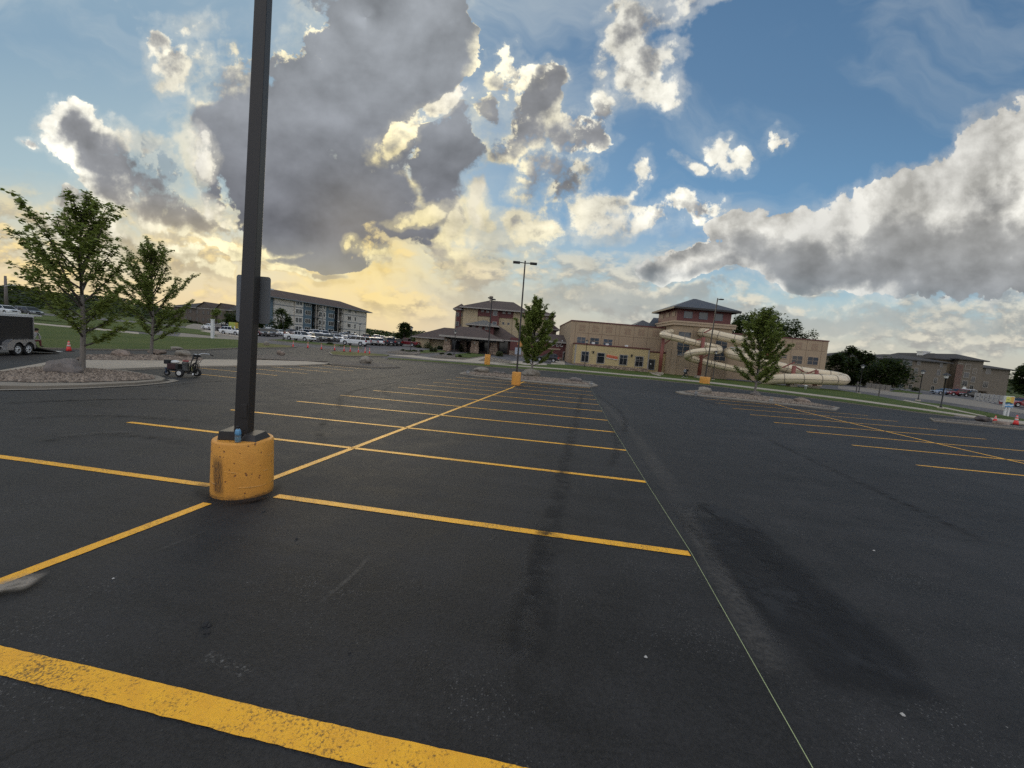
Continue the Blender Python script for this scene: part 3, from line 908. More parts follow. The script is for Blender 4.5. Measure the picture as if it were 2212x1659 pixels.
line([lot(14.6, 9), lot(14.75, 15.0), lot(14.95, 17.8), lot(15.6, 23.4), lot(17.3, 36.3)], 0.115)
row3 = [(-21.2, 17.95, -17.15, 17.85), (-23.3, 21.3, -17.5, 21.15), (-23.5, 24.4, -17.9, 24.4), (-23.2, 27.4, -18.1, 27.5), (-23.0, 30.3, -18.15, 30.5), (-22.8, 33.2, -18.13, 33.4)]
for a, b, c, d in row3:
    line([lot(a, b), lot(c, d)], 0.115)

# --- marks on the asphalt
MK = dict(rubber=m_mark('rubber_mark', (0.007, 0.007, 0.008), 0.80, 5.0, 0.45, 0.38), seal=m_mark('fresh_seal', (0.006, 0.006, 0.007), 1.3, 3.0, 0.22, 0.26), dust=m_mark('dust_scuff', (0.17, 0.155, 0.135), 0.24, 14.0),
          bare=m_mark('bare_concrete', (0.22, 0.19, 0.155), 1.6, 5.0),
          scrape=m_mark('scrape', (0.30, 0.29, 0.27), 0.9, 40.0, 0.38, 0.50), wet=m_mark('dark_seal', (0.004, 0.004, 0.005), 1.0, 2.0))
def spline(P, n=8):
    out = []
    for i in range(len(P) - 1):
        p0, p1, p2, p3 = P[max(i - 1, 0)], P[i], P[i + 1], P[min(i + 2, len(P) - 1)]
        for k in range(n):
            t = k / n
            out.append(0.5 * ((2 * p1) + (p2 - p0) * t + (2 * p0 - 5 * p1 + 4 * p2 - p3) * t * t + (3 * p1 - p0 - 3 * p2 + p3) * t ** 3))
    return out + [P[-1]]
_mo = [0.0]
def mark(kind, pts, w, name='tyre_mark'):
    _mo[0] += 0.0011
    P = spline([Vector((*G(*p).xy, 0)) for p in pts], 6)
    return ribbon(name, P, w, 0.0075 + _mo[0], MK[kind], parking_lot, step=0.6, uv=True)
mark('rubber', [(1120, 1530), (1140, 1400), (1165, 1280), (1185, 1170), (1210, 1060), (1230, 960), (1250, 880), (1258, 845)], 0.42)
mark('rubber', [(1105, 1420), (1150, 1240), (1178, 1130)], 0.26)
mark('seal', [(1500, 1092), (1560, 1108), (1640, 1170), (1720, 1245), (1830, 1345), (1960, 1460)], 0.55, 'seal_patch')
mark('seal', [(1510, 1110), (1590, 1180), (1690, 1280), (1800, 1390), (1930, 1520)], 0.95, 'seal_patch')
mark('dust', [(1470, 1090), (1530, 1200), (1610, 1340), (1690, 1480)], 0.34, 'dust_scuff')
mark('dust', [(1290, 860), (1360, 930), (1420, 1010), (1480, 1100)], 0.5, 'dust_scuff')
mark('rubber', [(760, 905), (735, 880), (740, 858), (790, 838), (900, 818)], 0.4)
mark('rubber', [(845, 860), (830, 842), (870, 828), (960, 812)], 0.35)
mark('rubber', [(700, 960), (690, 930), (705, 905)], 0.3)
mark('rubber', [(1312, 905), (1330, 945), (1330, 985), (1310, 1010)], 0.3)
mark('rubber', [(1285, 850), (1335, 885), (1350, 920), (1340, 950)], 0.3)
mark('rubber', [(1640, 940), (1800, 1015), (1960, 1090), (2150, 1180)], 0.34)
mark('rubber', [(1560, 880), (1500, 860), (1420, 846), (1250, 832)], 0.5)
mark('rubber', [(2212, 950), (2080, 925), (1940, 898), (1850, 880)], 0.4)
mark('rubber', [(1850, 903), (1750, 882), (1650, 868), (1480, 850)], 0.45)
mark('rubber', [(0, 872), (120, 866), (300, 862), (480, 868)], 0.55)
mark('rubber', [(40, 905), (180, 898), (330, 902), (440, 912)], 0.45)
mark('rubber', [(330, 838), (430, 826), (560, 820)], 0.5)
mark('rubber', [(560, 838), (680, 830), (800, 818), (940, 800)], 0.45)
mark('rubber', [(60, 960), (200, 938), (330, 945), (420, 960)], 0.4)
mark('dust', [(120, 945), (210, 938), (300, 934)], 0.16, 'dust_scuff')
mark('dust', [(330, 1200), (390, 1175), (450, 1150)], 0.05, 'dust_scuff')
mark('dust', [(690, 1310), (760, 1250), (800, 1205)], 0.06, 'dust_scuff')
mark('scrape', [(440, 1425), (490, 1445), (545, 1475)], 0.12, 'paint_scrape')
mark('wet', [(430, 1040), (450, 1072), (515, 1088), (580, 1070), (600, 1038)], 0.22, 'seal_patch')
for q in ([(590, 738), (680, 752), (720, 765), (640, 764)], [(580, 745), (640, 757), (740, 752)], [(560, 768), (650, 760), (740, 765), (830, 785)]):
    mark('rubber', q, 0.45)
# bare concrete patch at the left edge of the picture
mark('bare', [(-120, 1330), (-40, 1290), (30, 1270), (90, 1262)], 0.34, 'bare_patch')

# --- lawns, walks and kerbs
def lawn(pts, mat='grass', off=0.09):
    return setting(sheet('lawn', pts, off, M[mat], 2.5, 0.25))
def walk(pts, off=0.05, mat='conc', name='pavement'):
    return setting(sheet(name, pts, off, M[mat], 3.0, 0.2))
def kerb(pts, w=0.17, h=0.13, closed=False, mat='conc_dk'):
    return setting(ribbon('kerb', [G(*p) for p in pts], w, 0.0, M[mat], h=h, step=1.0, closed=closed))
lawn([(-60, 753), (80, 753), (250, 756), (440, 756), (517, 752), (515, 735), (459, 732), (384, 728), (300, 722), (200, 712), (100, 700), (-60, 684)])
kerb([(-60, 754), (80, 754), (250, 757), (440, 757), (517, 753), (560, 749)])
walk([(-60, 688), (78, 702), (119, 706), (200, 713), (300, 723), (300, 720), (200, 709.5), (119, 703), (78, 699), (-60, 684)], 0.11)
lawn([(-80, 679), (78, 694), (200, 702), (330, 713), (420, 722), (470, 727), (440, 714), (330, 701), (200, 691), (100, 682), (-80, 667)])
lawn([(-80, 682), (78, 698), (200, 708), (330, 719), (330, 712), (200, 702), (78, 690), (-80, 676)])
lawn(CP(2, [(820, 845), (900, 835), (1230, 865), (1240, 882), (820, 886)]), 'dry')
kerb(CP(2, [(820, 890), (1245, 886), (1300, 875)]))
lawn(CP(2, [(1000, 800), (1130, 795), (1740, 848), (2000, 880), (2010, 890), (1700, 868), (1140, 815)]), 'grass')
kerb(CP(2, [(990, 803), (1140, 819), (1700, 872), (2010, 893)]))
lawn(CP(7, [(730, 440), (800, 425), (1300, 452), (1590, 477), (1560, 490), (1000, 490), (760, 470)]), 'dry')
kerb(CP(7, [(720, 440), (765, 476), (1000, 496), (1560, 496)]))
def curve(tab, x):
    for (x0, y0), (x1, y1) in zip(tab, tab[1:]):
        if x <= x1:
            return y0 + (y1 - y0) * (x - x0) / (x1 - x0)
    return tab[-1][1]
E0T = EDGE0 + [(2118, 908.5), (2300, 932)]
DT = [(835, 2.5), (977, 3.6), (1070, 4.8), (1240, 4.3), (1399, 3.9), (1536, 3.9), (1700, 4.6), (1830, 5.6), (1975, 5.0), (2060, 3.2), (2118, 2.0), (2300, 2)]
WT = [(835, 2), (1070, 2.2), (1399, 3.0), (1536, 3.4), (1830, 3.6), (2060, 3.6), (2118, 4.5), (2300, 8)]
XS = [838, 905, 977, 1070, 1155, 1240, 1320, 1399, 1470, 1536, 1620, 1700, 1765, 1830, 1900, 1975, 2060]
e0 = [(x, curve(E0T, x) - 0.4) for x in XS]
edge1 = [(x, curve(E0T, x) - curve(DT, x)) for x in XS]
lawn(e0 + edge1[::-1])
kerb(EDGE0, 0.16, 0.07)
XW = [1070, 1155, 1240, 1320, 1399, 1470, 1536, 1620, 1700, 1765, 1830, 1900, 1975, 2060, 2118, 2200, 2290]
w1 = [(x, curve(E0T, x) - curve(DT, x) - 0.1) for x in XW]
w2 = [(x, curve(E0T, x) - curve(DT, x) - curve(WT, x)) for x in XW]
walk(w1 + w2[::-1], 0.10)
edge2 = [q for q in w2 if q[0] <= 2118]
lawn(edge2 + CP(6, [(1690, 1172), (760, 997), (480, 942), (0, 865)]) + [(1700, 834), (1620, 826), (1500, 814), (1457, 809), (1399, 803.5), (1300, 795.5), (1240, 790)])
walk(CP(6, [(760, 995), (1300, 1100), (1700, 1182), (1760, 1185), (1300, 1085), (800, 990)]), 0.125)
lawn(CP(6, [(800, 992), (980, 1008), (1260, 1040), (1960, 1172), (2300, 1235), (2300, 1275), (1750, 1180)]))
walk(CP(13, [(30, 590), (180, 590), (300, 640), (480, 715), (400, 722), (170, 665)]), 0.115)
# hotel forecourt: concrete apron, planted islands
walk(CP(3, [(330, 1236), (850, 1289), (1330, 1326), (2212, 1396), (2212, 1372), (1900, 1342), (1690, 1336), (1330, 1300), (1450, 1254), (1400, 1257), (1180, 1290), (900, 1278), (620, 1241)]), 0.012)
for pts in ([(720, 1195), (800, 1185), (960, 1195), (990, 1212), (700, 1222)], [(1085, 1235), (1240, 1222), (1400, 1240), (1395, 1252), (1240, 1272), (1090, 1260)]):
    lawn(CP(3, pts), off=0.13)
walk(CP(3, [(350, 1205), (500, 1190), (720, 1192), (700, 1224), (620, 1235), (450, 1225)]), 0.11, 'gravel', 'gravel_bed')
walk(CP(3, [(830, 1255), (960, 1235), (1085, 1232), (1085, 1270), (1240, 1276), (1180, 1284), (900, 1270)]), 0.11, 'gravel', 'gravel_bed')
kerb(CP(3, [(340, 1208), (450, 1230), (620, 1238), (720, 1225), (990, 1214)]))
kerb(CP(3, [(825, 1258), (900, 1274), (1180, 1288), (1400, 1256)]))
walk(CP(4, [(600, 1205), (630, 1165), (750, 1170), (760, 1200), (745, 1222)]), 0.06)
walk(CP(4, [(160, 1185), (210, 1170), (330, 1180), (560, 1200), (560, 1215), (330, 1215)]), 0.11)
# far road on the right with its pale parking apron
walk(CP(6, [(0, 815), (340, 835), (700, 885), (1150, 925), (1640, 985), (2208, 1100), (2300, 1120), (2300, 1160), (2000, 1110), (1500, 1040), (1150, 985), (700, 935), (300, 880), (0, 845)]), 0.01, 'conc_dk', 'road')
walk(CP(6, [(330, 845), (610, 880), (610, 860), (340, 825)]), 0.09, 'conc')
lawn(CP(6, [(620, 880), (980, 912), (1000, 905), (700, 862)]))
# left parking area apron
walk(CP(2, [(0, 765), (100, 640), (230, 625), (330, 690), (520, 730), (690, 765), (690, 800), (400, 782), (200, 768)]), 0.01, 'conc_dk', 'road')
walk(CP(2, [(240, 705), (420, 735), (680, 772), (680, 760), (500, 715), (330, 695)]), 0.11)

# --- planted islands with gravel
def island(outer, inner):
    setting(sheet('island', outer, 0.10, M['conc_dk'], 1.5, 0.2))
    return setting(sheet('gravel_bed', inner, 0.125, M['gravel'], 1.0, 0.05))
island(CP(14, [(-120, 330), (0, 322), (400, 325), (830, 312), (1300, 288), (1560, 264), (1600, 240), (1540, 218), (1200, 160), (840, 145), (520, 125), (300, 130), (-120, 190)]),
       CP(14, [(-120, 275), (300, 290), (830, 288), (1300, 268), (1500, 250), (1480, 226), (1200, 184), (840, 155), (520, 138), (300, 150), (-120, 225)]))
setting(ribbon('gutter', [G(*p) for p in CP(14, [(-120, 338), (400, 331), (830, 318), (1300, 293), (1580, 268), (1690, 247), (1640, 232)])], 0.3, 0.02, M['conc_dk'], step=0.7))
walk(CP(14, [(300, 138), (520, 122), (640, 98), (840, 56), (1500, 48), (2212, 52), (2400, 60), (2400, 112), (2212, 108), (1600, 128), (1050, 152), (840, 142), (520, 134)]), 0.115)
walk(CP(14, [(-120, 205), (0, 172), (330, 110), (640, 48), (700, 46), (640, 78), (330, 138), (0, 200), (-120, 232)]), 0.117)
walk(CP(2, [(0, 1024), (400, 1024), (820, 1026), (1400, 1042), (1650, 1060), (1600, 1070), (1300, 1084), (820, 1090), (0, 1102)]), 0.114)
walk(CP(1, [(540, 1330), (640, 1300), (900, 1290), (1440, 1308), (1475, 1330), (1450, 1338), (640, 1336)]), 0.12, 'gravel', 'gravel_bed')
walk(CP(2, [(820, 985), (1000, 968), (1420, 1010), (1640, 1046), (1400, 1038), (820, 1012)]), 0.12, 'gravel', 'gravel_bed')
walk(CP(7, [(720, 590), (900, 582), (1150, 586), (1500, 610), (1740, 650), (1500, 658), (1150, 640), (760, 612)]), 0.12, 'gravel', 'gravel_bed')
kerb(CP(7, [(690, 592), (760, 616), (1150, 645), (1500, 662), (1750, 654)]))
island([C(10, 170, 805), C(10, 300, 765), C(10, 560, 752), C(4, 0, 1306), C(4, 500, 1345), C(4, 830, 1375), C(4, 1040, 1400), C(4, 1120, 1440), C(4, 1020, 1458), C(4, 680, 1428), C(4, 0, 1362), C(10, 1500, 940), C(10, 650, 880)],
       [C(10, 280, 805), C(10, 420, 775), C(10, 600, 765), C(4, 0, 1312), C(4, 490, 1352), C(4, 820, 1382), C(4, 1010, 1405), C(4, 1050, 1435), C(4, 680, 1414), C(4, 0, 1348), C(10, 1500, 920), C(10, 700, 862)])
island(CP(5, [(390, 1095), (600, 1080), (760, 1100), (1120, 1120), (1560, 1172), (1980, 1250), (1940, 1275), (1600, 1232), (1330, 1206), (700, 1142), (450, 1113)]),
       CP(5, [(470, 1095), (600, 1087), (760, 1108), (1120, 1128), (1560, 1180), (1930, 1250), (1900, 1264), (1600, 1222), (1330, 1196), (700, 1132), (500, 1110)]))
island(CP(8, [(300, 865), (620, 885), (1250, 940), (1800, 1000), (2300, 1062), (2300, 1110), (1500, 1030), (900, 970), (380, 922)]),
       CP(8, [(340, 872), (620, 893), (1250, 950), (1800, 1010), (2300, 1074), (2300, 1096), (1500, 1018), (900, 958), (420, 914)]))

# loose stones lying on the beds
def stones(bed_polys, n, smin, smax):
    mb = MB()
    r = random.Random(5)
    for poly, cnt in bed_polys:
        P = [G(*p) for p in poly]
        x0, x1, y0, y1 = min(p.x for p in P), max(p.x for p in P), min(p.y for p in P), max(p.y for p in P)
        k = 0
        while k < cnt:
            x, y = r.uniform(x0, x1), r.uniform(y0, y1)
            ins = False
            for a, b in zip(P, P[1:] + P[:1]):
                if (a.y > y) != (b.y > y) and x < (b.x - a.x) * (y - a.y) / (b.y - a.y) + a.x:
                    ins = not ins
            k += 1
            if not ins:
                continue
            s = r.uniform(smin, smax)
            z = T(x, y) + 0.125
            vs = []
            a0 = r.uniform(0, 6.3)
            for q in range(5):
                a = a0 + q * 1.2566
                vs.append((x + cos(a) * s * r.uniform(.7, 1.1), y + sin(a) * s * r.uniform(.7, 1.1), z))
            vs.append((x + r.uniform(-.2, .2) * s, y + r.uniform(-.2, .2) * s, z + s * r.uniform(.5, .9)))
            mb.add(vs, [(q, (q + 1) % 5, 5) for q in range(5)])
    m, N, b, _ = base_mat('loose_stone')
    g = N.new('ShaderNodeNewGeometry').outputs['Random Per Island']
    c = N.mix(g, (0.075, 0.056, 0.042), (0.31, 0.25, 0.195))
    setin(N, b, Base_Color=c, Roughness=0.85)
    return setting(mb.build('gravel', m, recalc=False), 'stuff')
stones([(CP(14, [(-120, 275), (300, 290), (830, 288), (1300, 268), (1500, 250), (1480, 226), (1200, 184), (840, 155), (520, 138), (300, 150), (-120, 225)]), 7000),
        (CP(1, [(540, 1330), (640, 1300), (900, 1290), (1440, 1308), (1475, 1330), (1450, 1338), (640, 1336)]), 3500),
        ([C(10, 280, 805), C(10, 600, 765), C(4, 0, 1312), C(4, 820, 1382), C(4, 1050, 1435), C(4, 680, 1414), C(4, 0, 1348), C(10, 1500, 920), C(10, 700, 862)], 6000),
        (CP(5, [(470, 1095), (600, 1087), (1120, 1128), (1560, 1180), (1930, 1250), (1600, 1222), (1330, 1196), (700, 1132)]), 6000)], 0, 0.05, 0.11)

# ---------------------------------------------------------------- buildings
M.update(
    tan=pm('tan_stucco', (0.35, 0.262, 0.172), 0.85, 0.10, 0.25, 4.0, 0.15),
    tan_lt=pm('light_tan_trim', (0.38, 0.29, 0.20), 0.8, 0.10, 0.3),
    ysid=m_siding('yellow_lap_siding', (0.45, 0.345, 0.17), 0.22),
    bsid=m_siding('beige_lap_siding', (0.42, 0.335, 0.205), 0.22),
    rsid=m_siding('red_lap_siding', (0.115, 0.030, 0.027), 0.22),
    wsid=m_siding('white_lap_siding', (0.50, 0.475, 0.43), 0.25),
    blsid=m_siding('blue_lap_siding', (0.085, 0.135, 0.175), 0.25),
    brsid=m_siding('brown_lap_siding', (0.10, 0.075, 0.055), 0.25),
    greige=m_siding('taupe_brick_siding', (0.125, 0.100, 0.073), 0.2),
    stone=m_stone('field_stone', (0.18, 0.12, 0.085), (0.42, 0.32, 0.24)),
    brick=m_stone('brown_brick', (0.13, 0.075, 0.06), (0.22, 0.13, 0.10), 4.0),
    shingle=m_shingle('brown_shingle', (0.085, 0.060, 0.050)),
    shingle_g=m_shingle('grey_shingle', (0.050, 0.046, 0.043)),
    mroof=m_metal_roof('metal_roof', (0.105, 0.088, 0.074), 0.6),
    trim=pm('pale_trim', (0.30, 0.275, 0.245), 0.6),
    redtrim=pm('dark_red_trim', (0.10, 0.022, 0.020), 0.5),
    gtrim=pm('blue_grey_trim', (0.14, 0.16, 0.18), 0.6),
    steel=pm('rust_red_steel', (0.20, 0.058, 0.042), 0.55, 0.3, 1.0),
    frp=pm('cream_slide_shell', (0.60, 0.50, 0.345), 0.35, 0.12, 0.5),
    seam=pm('slide_seam', (0.24, 0.20, 0.15), 0.6),
    groove=pm('stucco_joint', (0.20, 0.135, 0.09), 0.9),
)

class Facade:
    """a vertical wall plane; pixels on it become (s along the wall, z)"""
    def __init__(self, p0, p1=None, yaw=0.0):
        self.o = Vector((p0[0], p0[1], 0))
        self.yaw = atan2(p1[1] - p0[1], p1[0] - p0[0]) if p1 else yaw
        self.z0 = T(p0[0], p0[1])
    def at(self, px, py):
        d = ray(px, py)
        n = Vector((-sin(self.yaw), cos(self.yaw), 0))
        t = (self.o - EYE).dot(n) / d.dot(n)
        p = EYE + d * t
        r = p - self.o
        return r.x * cos(self.yaw) + r.y * sin(self.yaw), p.z - self.z0
    def rect(self, i, x0, y0, x1, y1):
        """a rectangle given by two opposite corners in crop i (picture rolled: average the four)"""
        a, b = self.at(*C(i, x0, y0)), self.at(*C(i, x1, y1))
        return min(a[0], b[0]), max(a[0], b[0]), min(a[1], b[1]), max(a[1], b[1])
    def thing(self, name, label, cat, group=None):
        return thing(name, label, cat, (self.o.x, self.o.y, self.z0), self.yaw, group)

def wall(parent, s0, s1, y0, y1, z0, z1, mat, name='wall'):
    return MB().box(s0, s1, y0, y1, z0, z1).build(name, mat, parent)

def window(parent, s0, s1, z0, z1, y=0.0, frame=None, glass=None, nx=1, nz=1, fw=0.09, name='window', zs=None):
    """frame with mullions (part) and pane (sub-part), set into the wall plane y"""
    mb = MB()
    yo, yi = y - 0.07, y + 0.05
    mb.box(s0 - fw, s0, yo, yi, z0 - fw, z1 + fw).box(s1, s1 + fw, yo, yi, z0 - fw, z1 + fw)
    mb.box(s0, s1, yo, yi, z1, z1 + fw).box(s0, s1, yo - 0.03, yi, z0 - fw, z0)
    b = 0.03
    for i in range(1, nx):
        s = s0 + (s1 - s0) * i / nx
        mb.box(s - b, s + b, yo + 0.02, yi, z0, z1)
    cuts = zs if zs else [i / nz for i in range(1, nz)]
    for q in cuts:
        z = z0 + (z1 - z0) * q
        for i in range(nx):
            a, c = s0 + (s1 - s0) * i / nx, s0 + (s1 - s0) * (i + 1) / nx
            mb.box(a + (b if i else 0), c - (b if i < nx - 1 else 0), yo + 0.021, yi - 0.001, z - b, z + b)
    w = mb.build(name, frame or M['trim'], parent)
    MB().box(s0, s1, y - 0.025, y + 0.03, z0, z1).build('pane', glass or M['glass'], w)
    return w

def hip(parent, s0, s1, y0, y1, ze, zr, mat, over=0.6, fascia=0.22, ridge=None, trim=None, name='roof'):
    """hipped roof over a rectangle, with a fascia board as its sub-part"""
    a, b, c, d = s0 - over, s1 + over, y0 - over, y1 + over
    run = min(b - a, d - c) / 2
    if ridge is None:
        r0, r1 = (a + run, b - run) if b - a >= d - c else ((a + b) / 2, (a + b) / 2)
        q0, q1 = ((c + d) / 2,) * 2 if b - a >= d - c else (c + run, d - run)
    else:
        r0, r1 = ridge
        q0 = q1 = (c + d) / 2
    v = [(a, c, ze), (b, c, ze), (b, d, ze), (a, d, ze)]
    if b - a >= d - c or ridge:
        v += [(r0, q0, zr), (r1 + 0.01, q1, zr)]
        f = [(0, 1, 5, 4), (1, 2, 5), (2, 3, 4, 5), (3, 0, 4), (3, 2, 1, 0)]
    else:
        v += [(r0, q0, zr), (r0, q1 + 0.01, zr)]
        f = [(0, 1, 4), (1, 2, 5, 4), (2, 3, 5), (3, 0, 4, 5), (3, 2, 1, 0)]
    o = MB().add(v, f).build(name, mat, parent, recalc=False)
    fb = MB()
    e = 0.04
    fb.box(a - e, b + e, c - e, c + 0.05, ze - fascia, ze - 0.004).box(a - e, b + e, d - 0.05, d + e, ze - fascia, ze - 0.004)
    fb.box(a - e, a + 0.05, c + 0.05, d - 0.05, ze - fascia, ze - 0.004).box(b - 0.05, b + e, c + 0.05, d - 0.05, ze - fascia, ze - 0.004)
    fb.build('fascia', trim or M['trim'], o)
    return o

def lit_box(parent, s, z, y, mat, name='wall_lamp'):
    return MB().box(s - .12, s + .12, y - .3, y - .01, z - .2, z + .2).box(s - .17, s + .17, y - .35, y - .012, z + .2, z + .26).build(name, mat, parent)

# --- water park hall: tan panels, low yellow annex, tower with a red lantern storey, right wing
def waterpark():
    D = 84.0
    base = at_depth(1227, 785, D)
    F = Facade((base.x, D), yaw=0.0)
    t = F.thing('water_park_hall', 'tan panelled water park hall with a square tower, red top storey and low yellow annex', 'building')
    sL, zT = F.at(*C(4, 832, 730))
    sR, _ = F.at(*C(4, 1885, 815))
    wall(t, sL, sR + 8, 0, 22, -2.5, zT, M['tan'])
    MB().box(sL - .06, sR + 8, -0.10, 22.05, zT + .002, zT + 0.25).build('parapet_cap', M['redtrim'], t)
    # panel joints and the four-square ornaments
    jb = MB()
    zmid = F.at(*C(4, 1000, 865))[1]
    for x in (875, 1022, 1168, 1315, 1360, 1518, 1667, 1820):
        s = F.at(*C(4, x, 800))[0]
        jb.box(s - .035, s + .035, -0.012, 0.02, 0, zT - .01)
    jb.box(sL + 1.4, sR, -0.013, 0.02, zmid - .04, zmid + .04)
    jb.build('panel_joint', M['groove'], t)
    for x, y in ((947, 803), (1093, 812), (1240, 822), (1443, 842), (1592, 853), (1748, 865)):
        s, z = F.at(*C(4, x, y))
        ob = MB()
        for i in (-1, 1):
            for k in (-1, 1):
                q = .36
                ob.box(s + i * q - .28, s + i * q + .28, -.04, .02, z + k * q - .28, z + k * q + .28)
        ob.build('ornament', pm('ornament_tile', (0.295, 0.205, 0.138), 0.85), t)
    for x0, y0, x1, y1 in ((893, 902, 978, 975), (1036, 912, 1124, 990), (1182, 926, 1270, 1003)):
        s0, s1, z0, z1 = F.rect(4, x0, y0, x1, y1)
        window(t, s0, s1, z0, z1, 0.0, M['tan_lt'], M['glass_sky'], 2, 2, 0.14)
    # the low annex in front, two parts of different height
    Fa = Facade((base.x, D - 3.2), yaw=0.0)
    ya = -3.2
    a0, az = Fa.at(*C(4, 877, 978))
    a1, az1 = Fa.at(*C(4, 1683, 1047))
    az = (az + az1) / 2
    zst = 1.05
    dz = F.z0 - Fa.z0
    MB().box(a0, a1, ya, -0.01, zst - 2.2, az - dz).build('annex_wall', M['ysid'], t)
    MB().box(a0 - .08, a1 + .08, ya - .10, -0.012, az - dz + .002, az - dz + .28).build('annex_cap', M['redtrim'], t)
    MB().box(a0 - .12, a1 + .12, ya - .16, ya - 0.006, -3.0, zst - 0.9).build('stone_base', M['stone'], t)
    for q0, q1 in ((a0 - .03, a0 + .22), (a1 - .22, a1 + .03)):
        MB().box(q0, q1, ya - .04, ya + .2, zst - .9, az - dz - .01).build('corner_board', M['trim'], t)
    def R(i, *r):
        s0, s1, z0, z1 = Fa.rect(i, *r)
        return s0, s1, z0 - dz, z1 - dz
    for k, r in enumerate(((945, 1062, 1008, 1175), (1116, 1078, 1180, 1190), (1360, 1100, 1427, 1208), (1532, 1116, 1600, 1224))):
        s0, s1, z0, z1 = R(4, *r)
        if k == 1:
            window(t, s0, s1, z0, z1, ya, M['trim'], M['glass'], 1, 1, .13, zs=[.68])
        else:
            window(t, s0, s1, z0, z1, ya, M['trim'], M['glass'], 2, 1, .13, zs=[.52, .68] if k == 3 else [.68])
    for x, y in ((1067, 1072), (1484, 1108)):
        s, z = Fa.at(*C(4, x, y))
        lit_box(t, s, z - dz, ya, M['black'])
    for x, y in ((1073, 973), (1225, 988), (1437, 1005)):
        s, z = Fa.at(*C(4, x, y))
        MB().box(s - .3, s + .3, ya + .4, ya + .8, z - dz - .25, z - dz + .25).bar((s, ya + .6, z - dz - .25), (s, ya + .6, az - dz), .08).build('roof_floodlight', M['white'], t)
    # recessed second piece of the annex with the dark door
    s0, s1, z0, z1 = R(4, 1683, 1058, 1882, 1280)
    b1 = F.at(*C(4, 1882, 1075))[0]
    MB().box(a1 + .04, b1 + .6, ya + 1.6, -0.02, -3, z1 - .2).build('annex_wall', M['ysid'], t)
    MB().box(a1 + .04, b1 + .62, ya + 1.5, -0.022, z1 - .19, z1 + .08).build('annex_cap', M['redtrim'], t)
    Fd = Facade((base.x, D - 1.6), yaw=0.0)
    d0, d1, dz0, dz1 = Fd.rect(4, 1672, 1152, 1712, 1257)
    dd = F.z0 - Fd.z0
    window(t, max(d0, a1 + .25), d1 + .2, dz0 - dd, dz1 - dd, ya + 1.6, M['gtrim'], M['black'], 1, 1, .15, 'door')
    # tower
    Ft = Facade((base.x, D - 4.6), yaw=0.0)
    yt = -4.6
    dt = F.z0 - Ft.z0
    t0 = Ft.at(*C(5, 387, 440))[0]
    t1 = Ft.at(*C(5, 945, 480))[0]
    zc0 = Ft.at(*C(5, 390, 440))[1] - dt
    zc1 = Ft.at(*C(5, 395, 397))[1] - dt
    zr = Ft.at(*C(5, 405, 268))[1] - dt
    MB().box(t0, t1, yt, 9, -3, zc0).build('tower_wall', M['tan'], t)
    MB().box(t0 - .45, t1 + .45, yt - .45, 9.2, zc0 + .003, zc1).box(t0 - .6, t1 + .6, yt - .6, 9.3, zc0 + .55, zc1 - .25).build('tower_cornice', M['tan_lt'], t)
    l0, l1, ly0, ly1 = t0 + .35, t1 - .35, yt + .35, 6.0
    lant = MB().box(l0, l1, ly0, ly1, zc1 + .003, zr).build('lantern_storey', M['rsid'], t)
    for x0, y0, x1, y1 in ((490, 312, 556, 372), (637, 322, 703, 385), (783, 335, 850, 398)):
        s0, s1, z0, z1 = Ft.rect(5, x0, y0, x1, y1)
        window(t, s0, s1, z0 - dt, z1 - dt, ly0, M['gtrim'], M['glass_sky'], 1, 1, .1)
    for k in range(3):
        yy = ly0 + 1.8 + k * 3.1
        MB().box(l0 - .07, l0 + .02, yy - .8, yy + .8, zc1 + 1.0, zr - .7).build('side_window', M['tan_lt'], t)
    za = Ft.at(*C(5, 615, 208))[1] - dt
    hip(t, l0, l1, ly0, ly1, zr + .05, za + 1.2, M['mroof'], 1.2, .35, None, M['black'])
    # tall tower windows, pilasters
    for r in ((415, 505, 520, 745), (775, 590, 875, 790)):
        s0, s1, z0, z1 = Ft.rect(5, *r)
        window(t, s0 + .2, s1 - .1, z0 - dt, z1 - dt, yt, M['tan_lt'], M['glass_sky'], 2, 5, .12)
    pj = MB()
    for s in (t0 + 3.9, t0 + 8.6):
        pj.box(s - .035, s + .035, yt - .012, yt + .02, -2, zc0 - .02)
    pj.build('panel_joint', M['groove'], t)
    MB().box(t0 + .0, t0 + 1.0, yt - .35, yt - .003, -3, 4.6).box(t0 - .35, t0 - .003, yt, yt + 1.5, -3, 4.6).build('buttress', M['tan'], t)
    # small metal roofs behind the parapet
    Fb = Facade((base.x, D + 10), yaw=0.0)
    db = F.z0 - Fb.z0
    s0, z0 = Fb.at(*C(4, 1500, 785))
    s1, _ = Fb.at(*C(4, 1775, 790))
    za2 = Fb.at(*C(4, 1690, 727))[1] - db
    MB().box(s0 + .6, s1 - .2, 10.5, 17, zT - 2, z0 - db).build('rooftop_block', M['black'], t)
    hip(t, s0 + .6, s1 - .2, 10.5, 17, z0 - db + .02, za2 + .3, M['mroof'], .7, .25, None, M['black'])
    s0, z0 = F.at(*C(4, 1690, 798))
    MB().add([(s0, 3, z0), (sR + 5, 3, z0 + .2), (sR + 5, 9, z0 + 3.0), (s0 + 3.5, 9, z0 + 3.0), (s0, 3, z0 - .25), (sR + 5, 3, z0 - .05)], [(0, 1, 2, 3), (0, 4, 5, 1), (0, 3, 4)]).build('lean_to_roof', M['mroof'], t)
    # right wing
    w1, wz = F.at(*C(5, 1877, 603))
    wa, wza = F.at(*C(5, 960, 530))
    wz = (wz + wza) / 2
    MB().box(t1 + .01, w1, 0.02, 24, -3, wz).build('wing_wall', M['tan'], t)
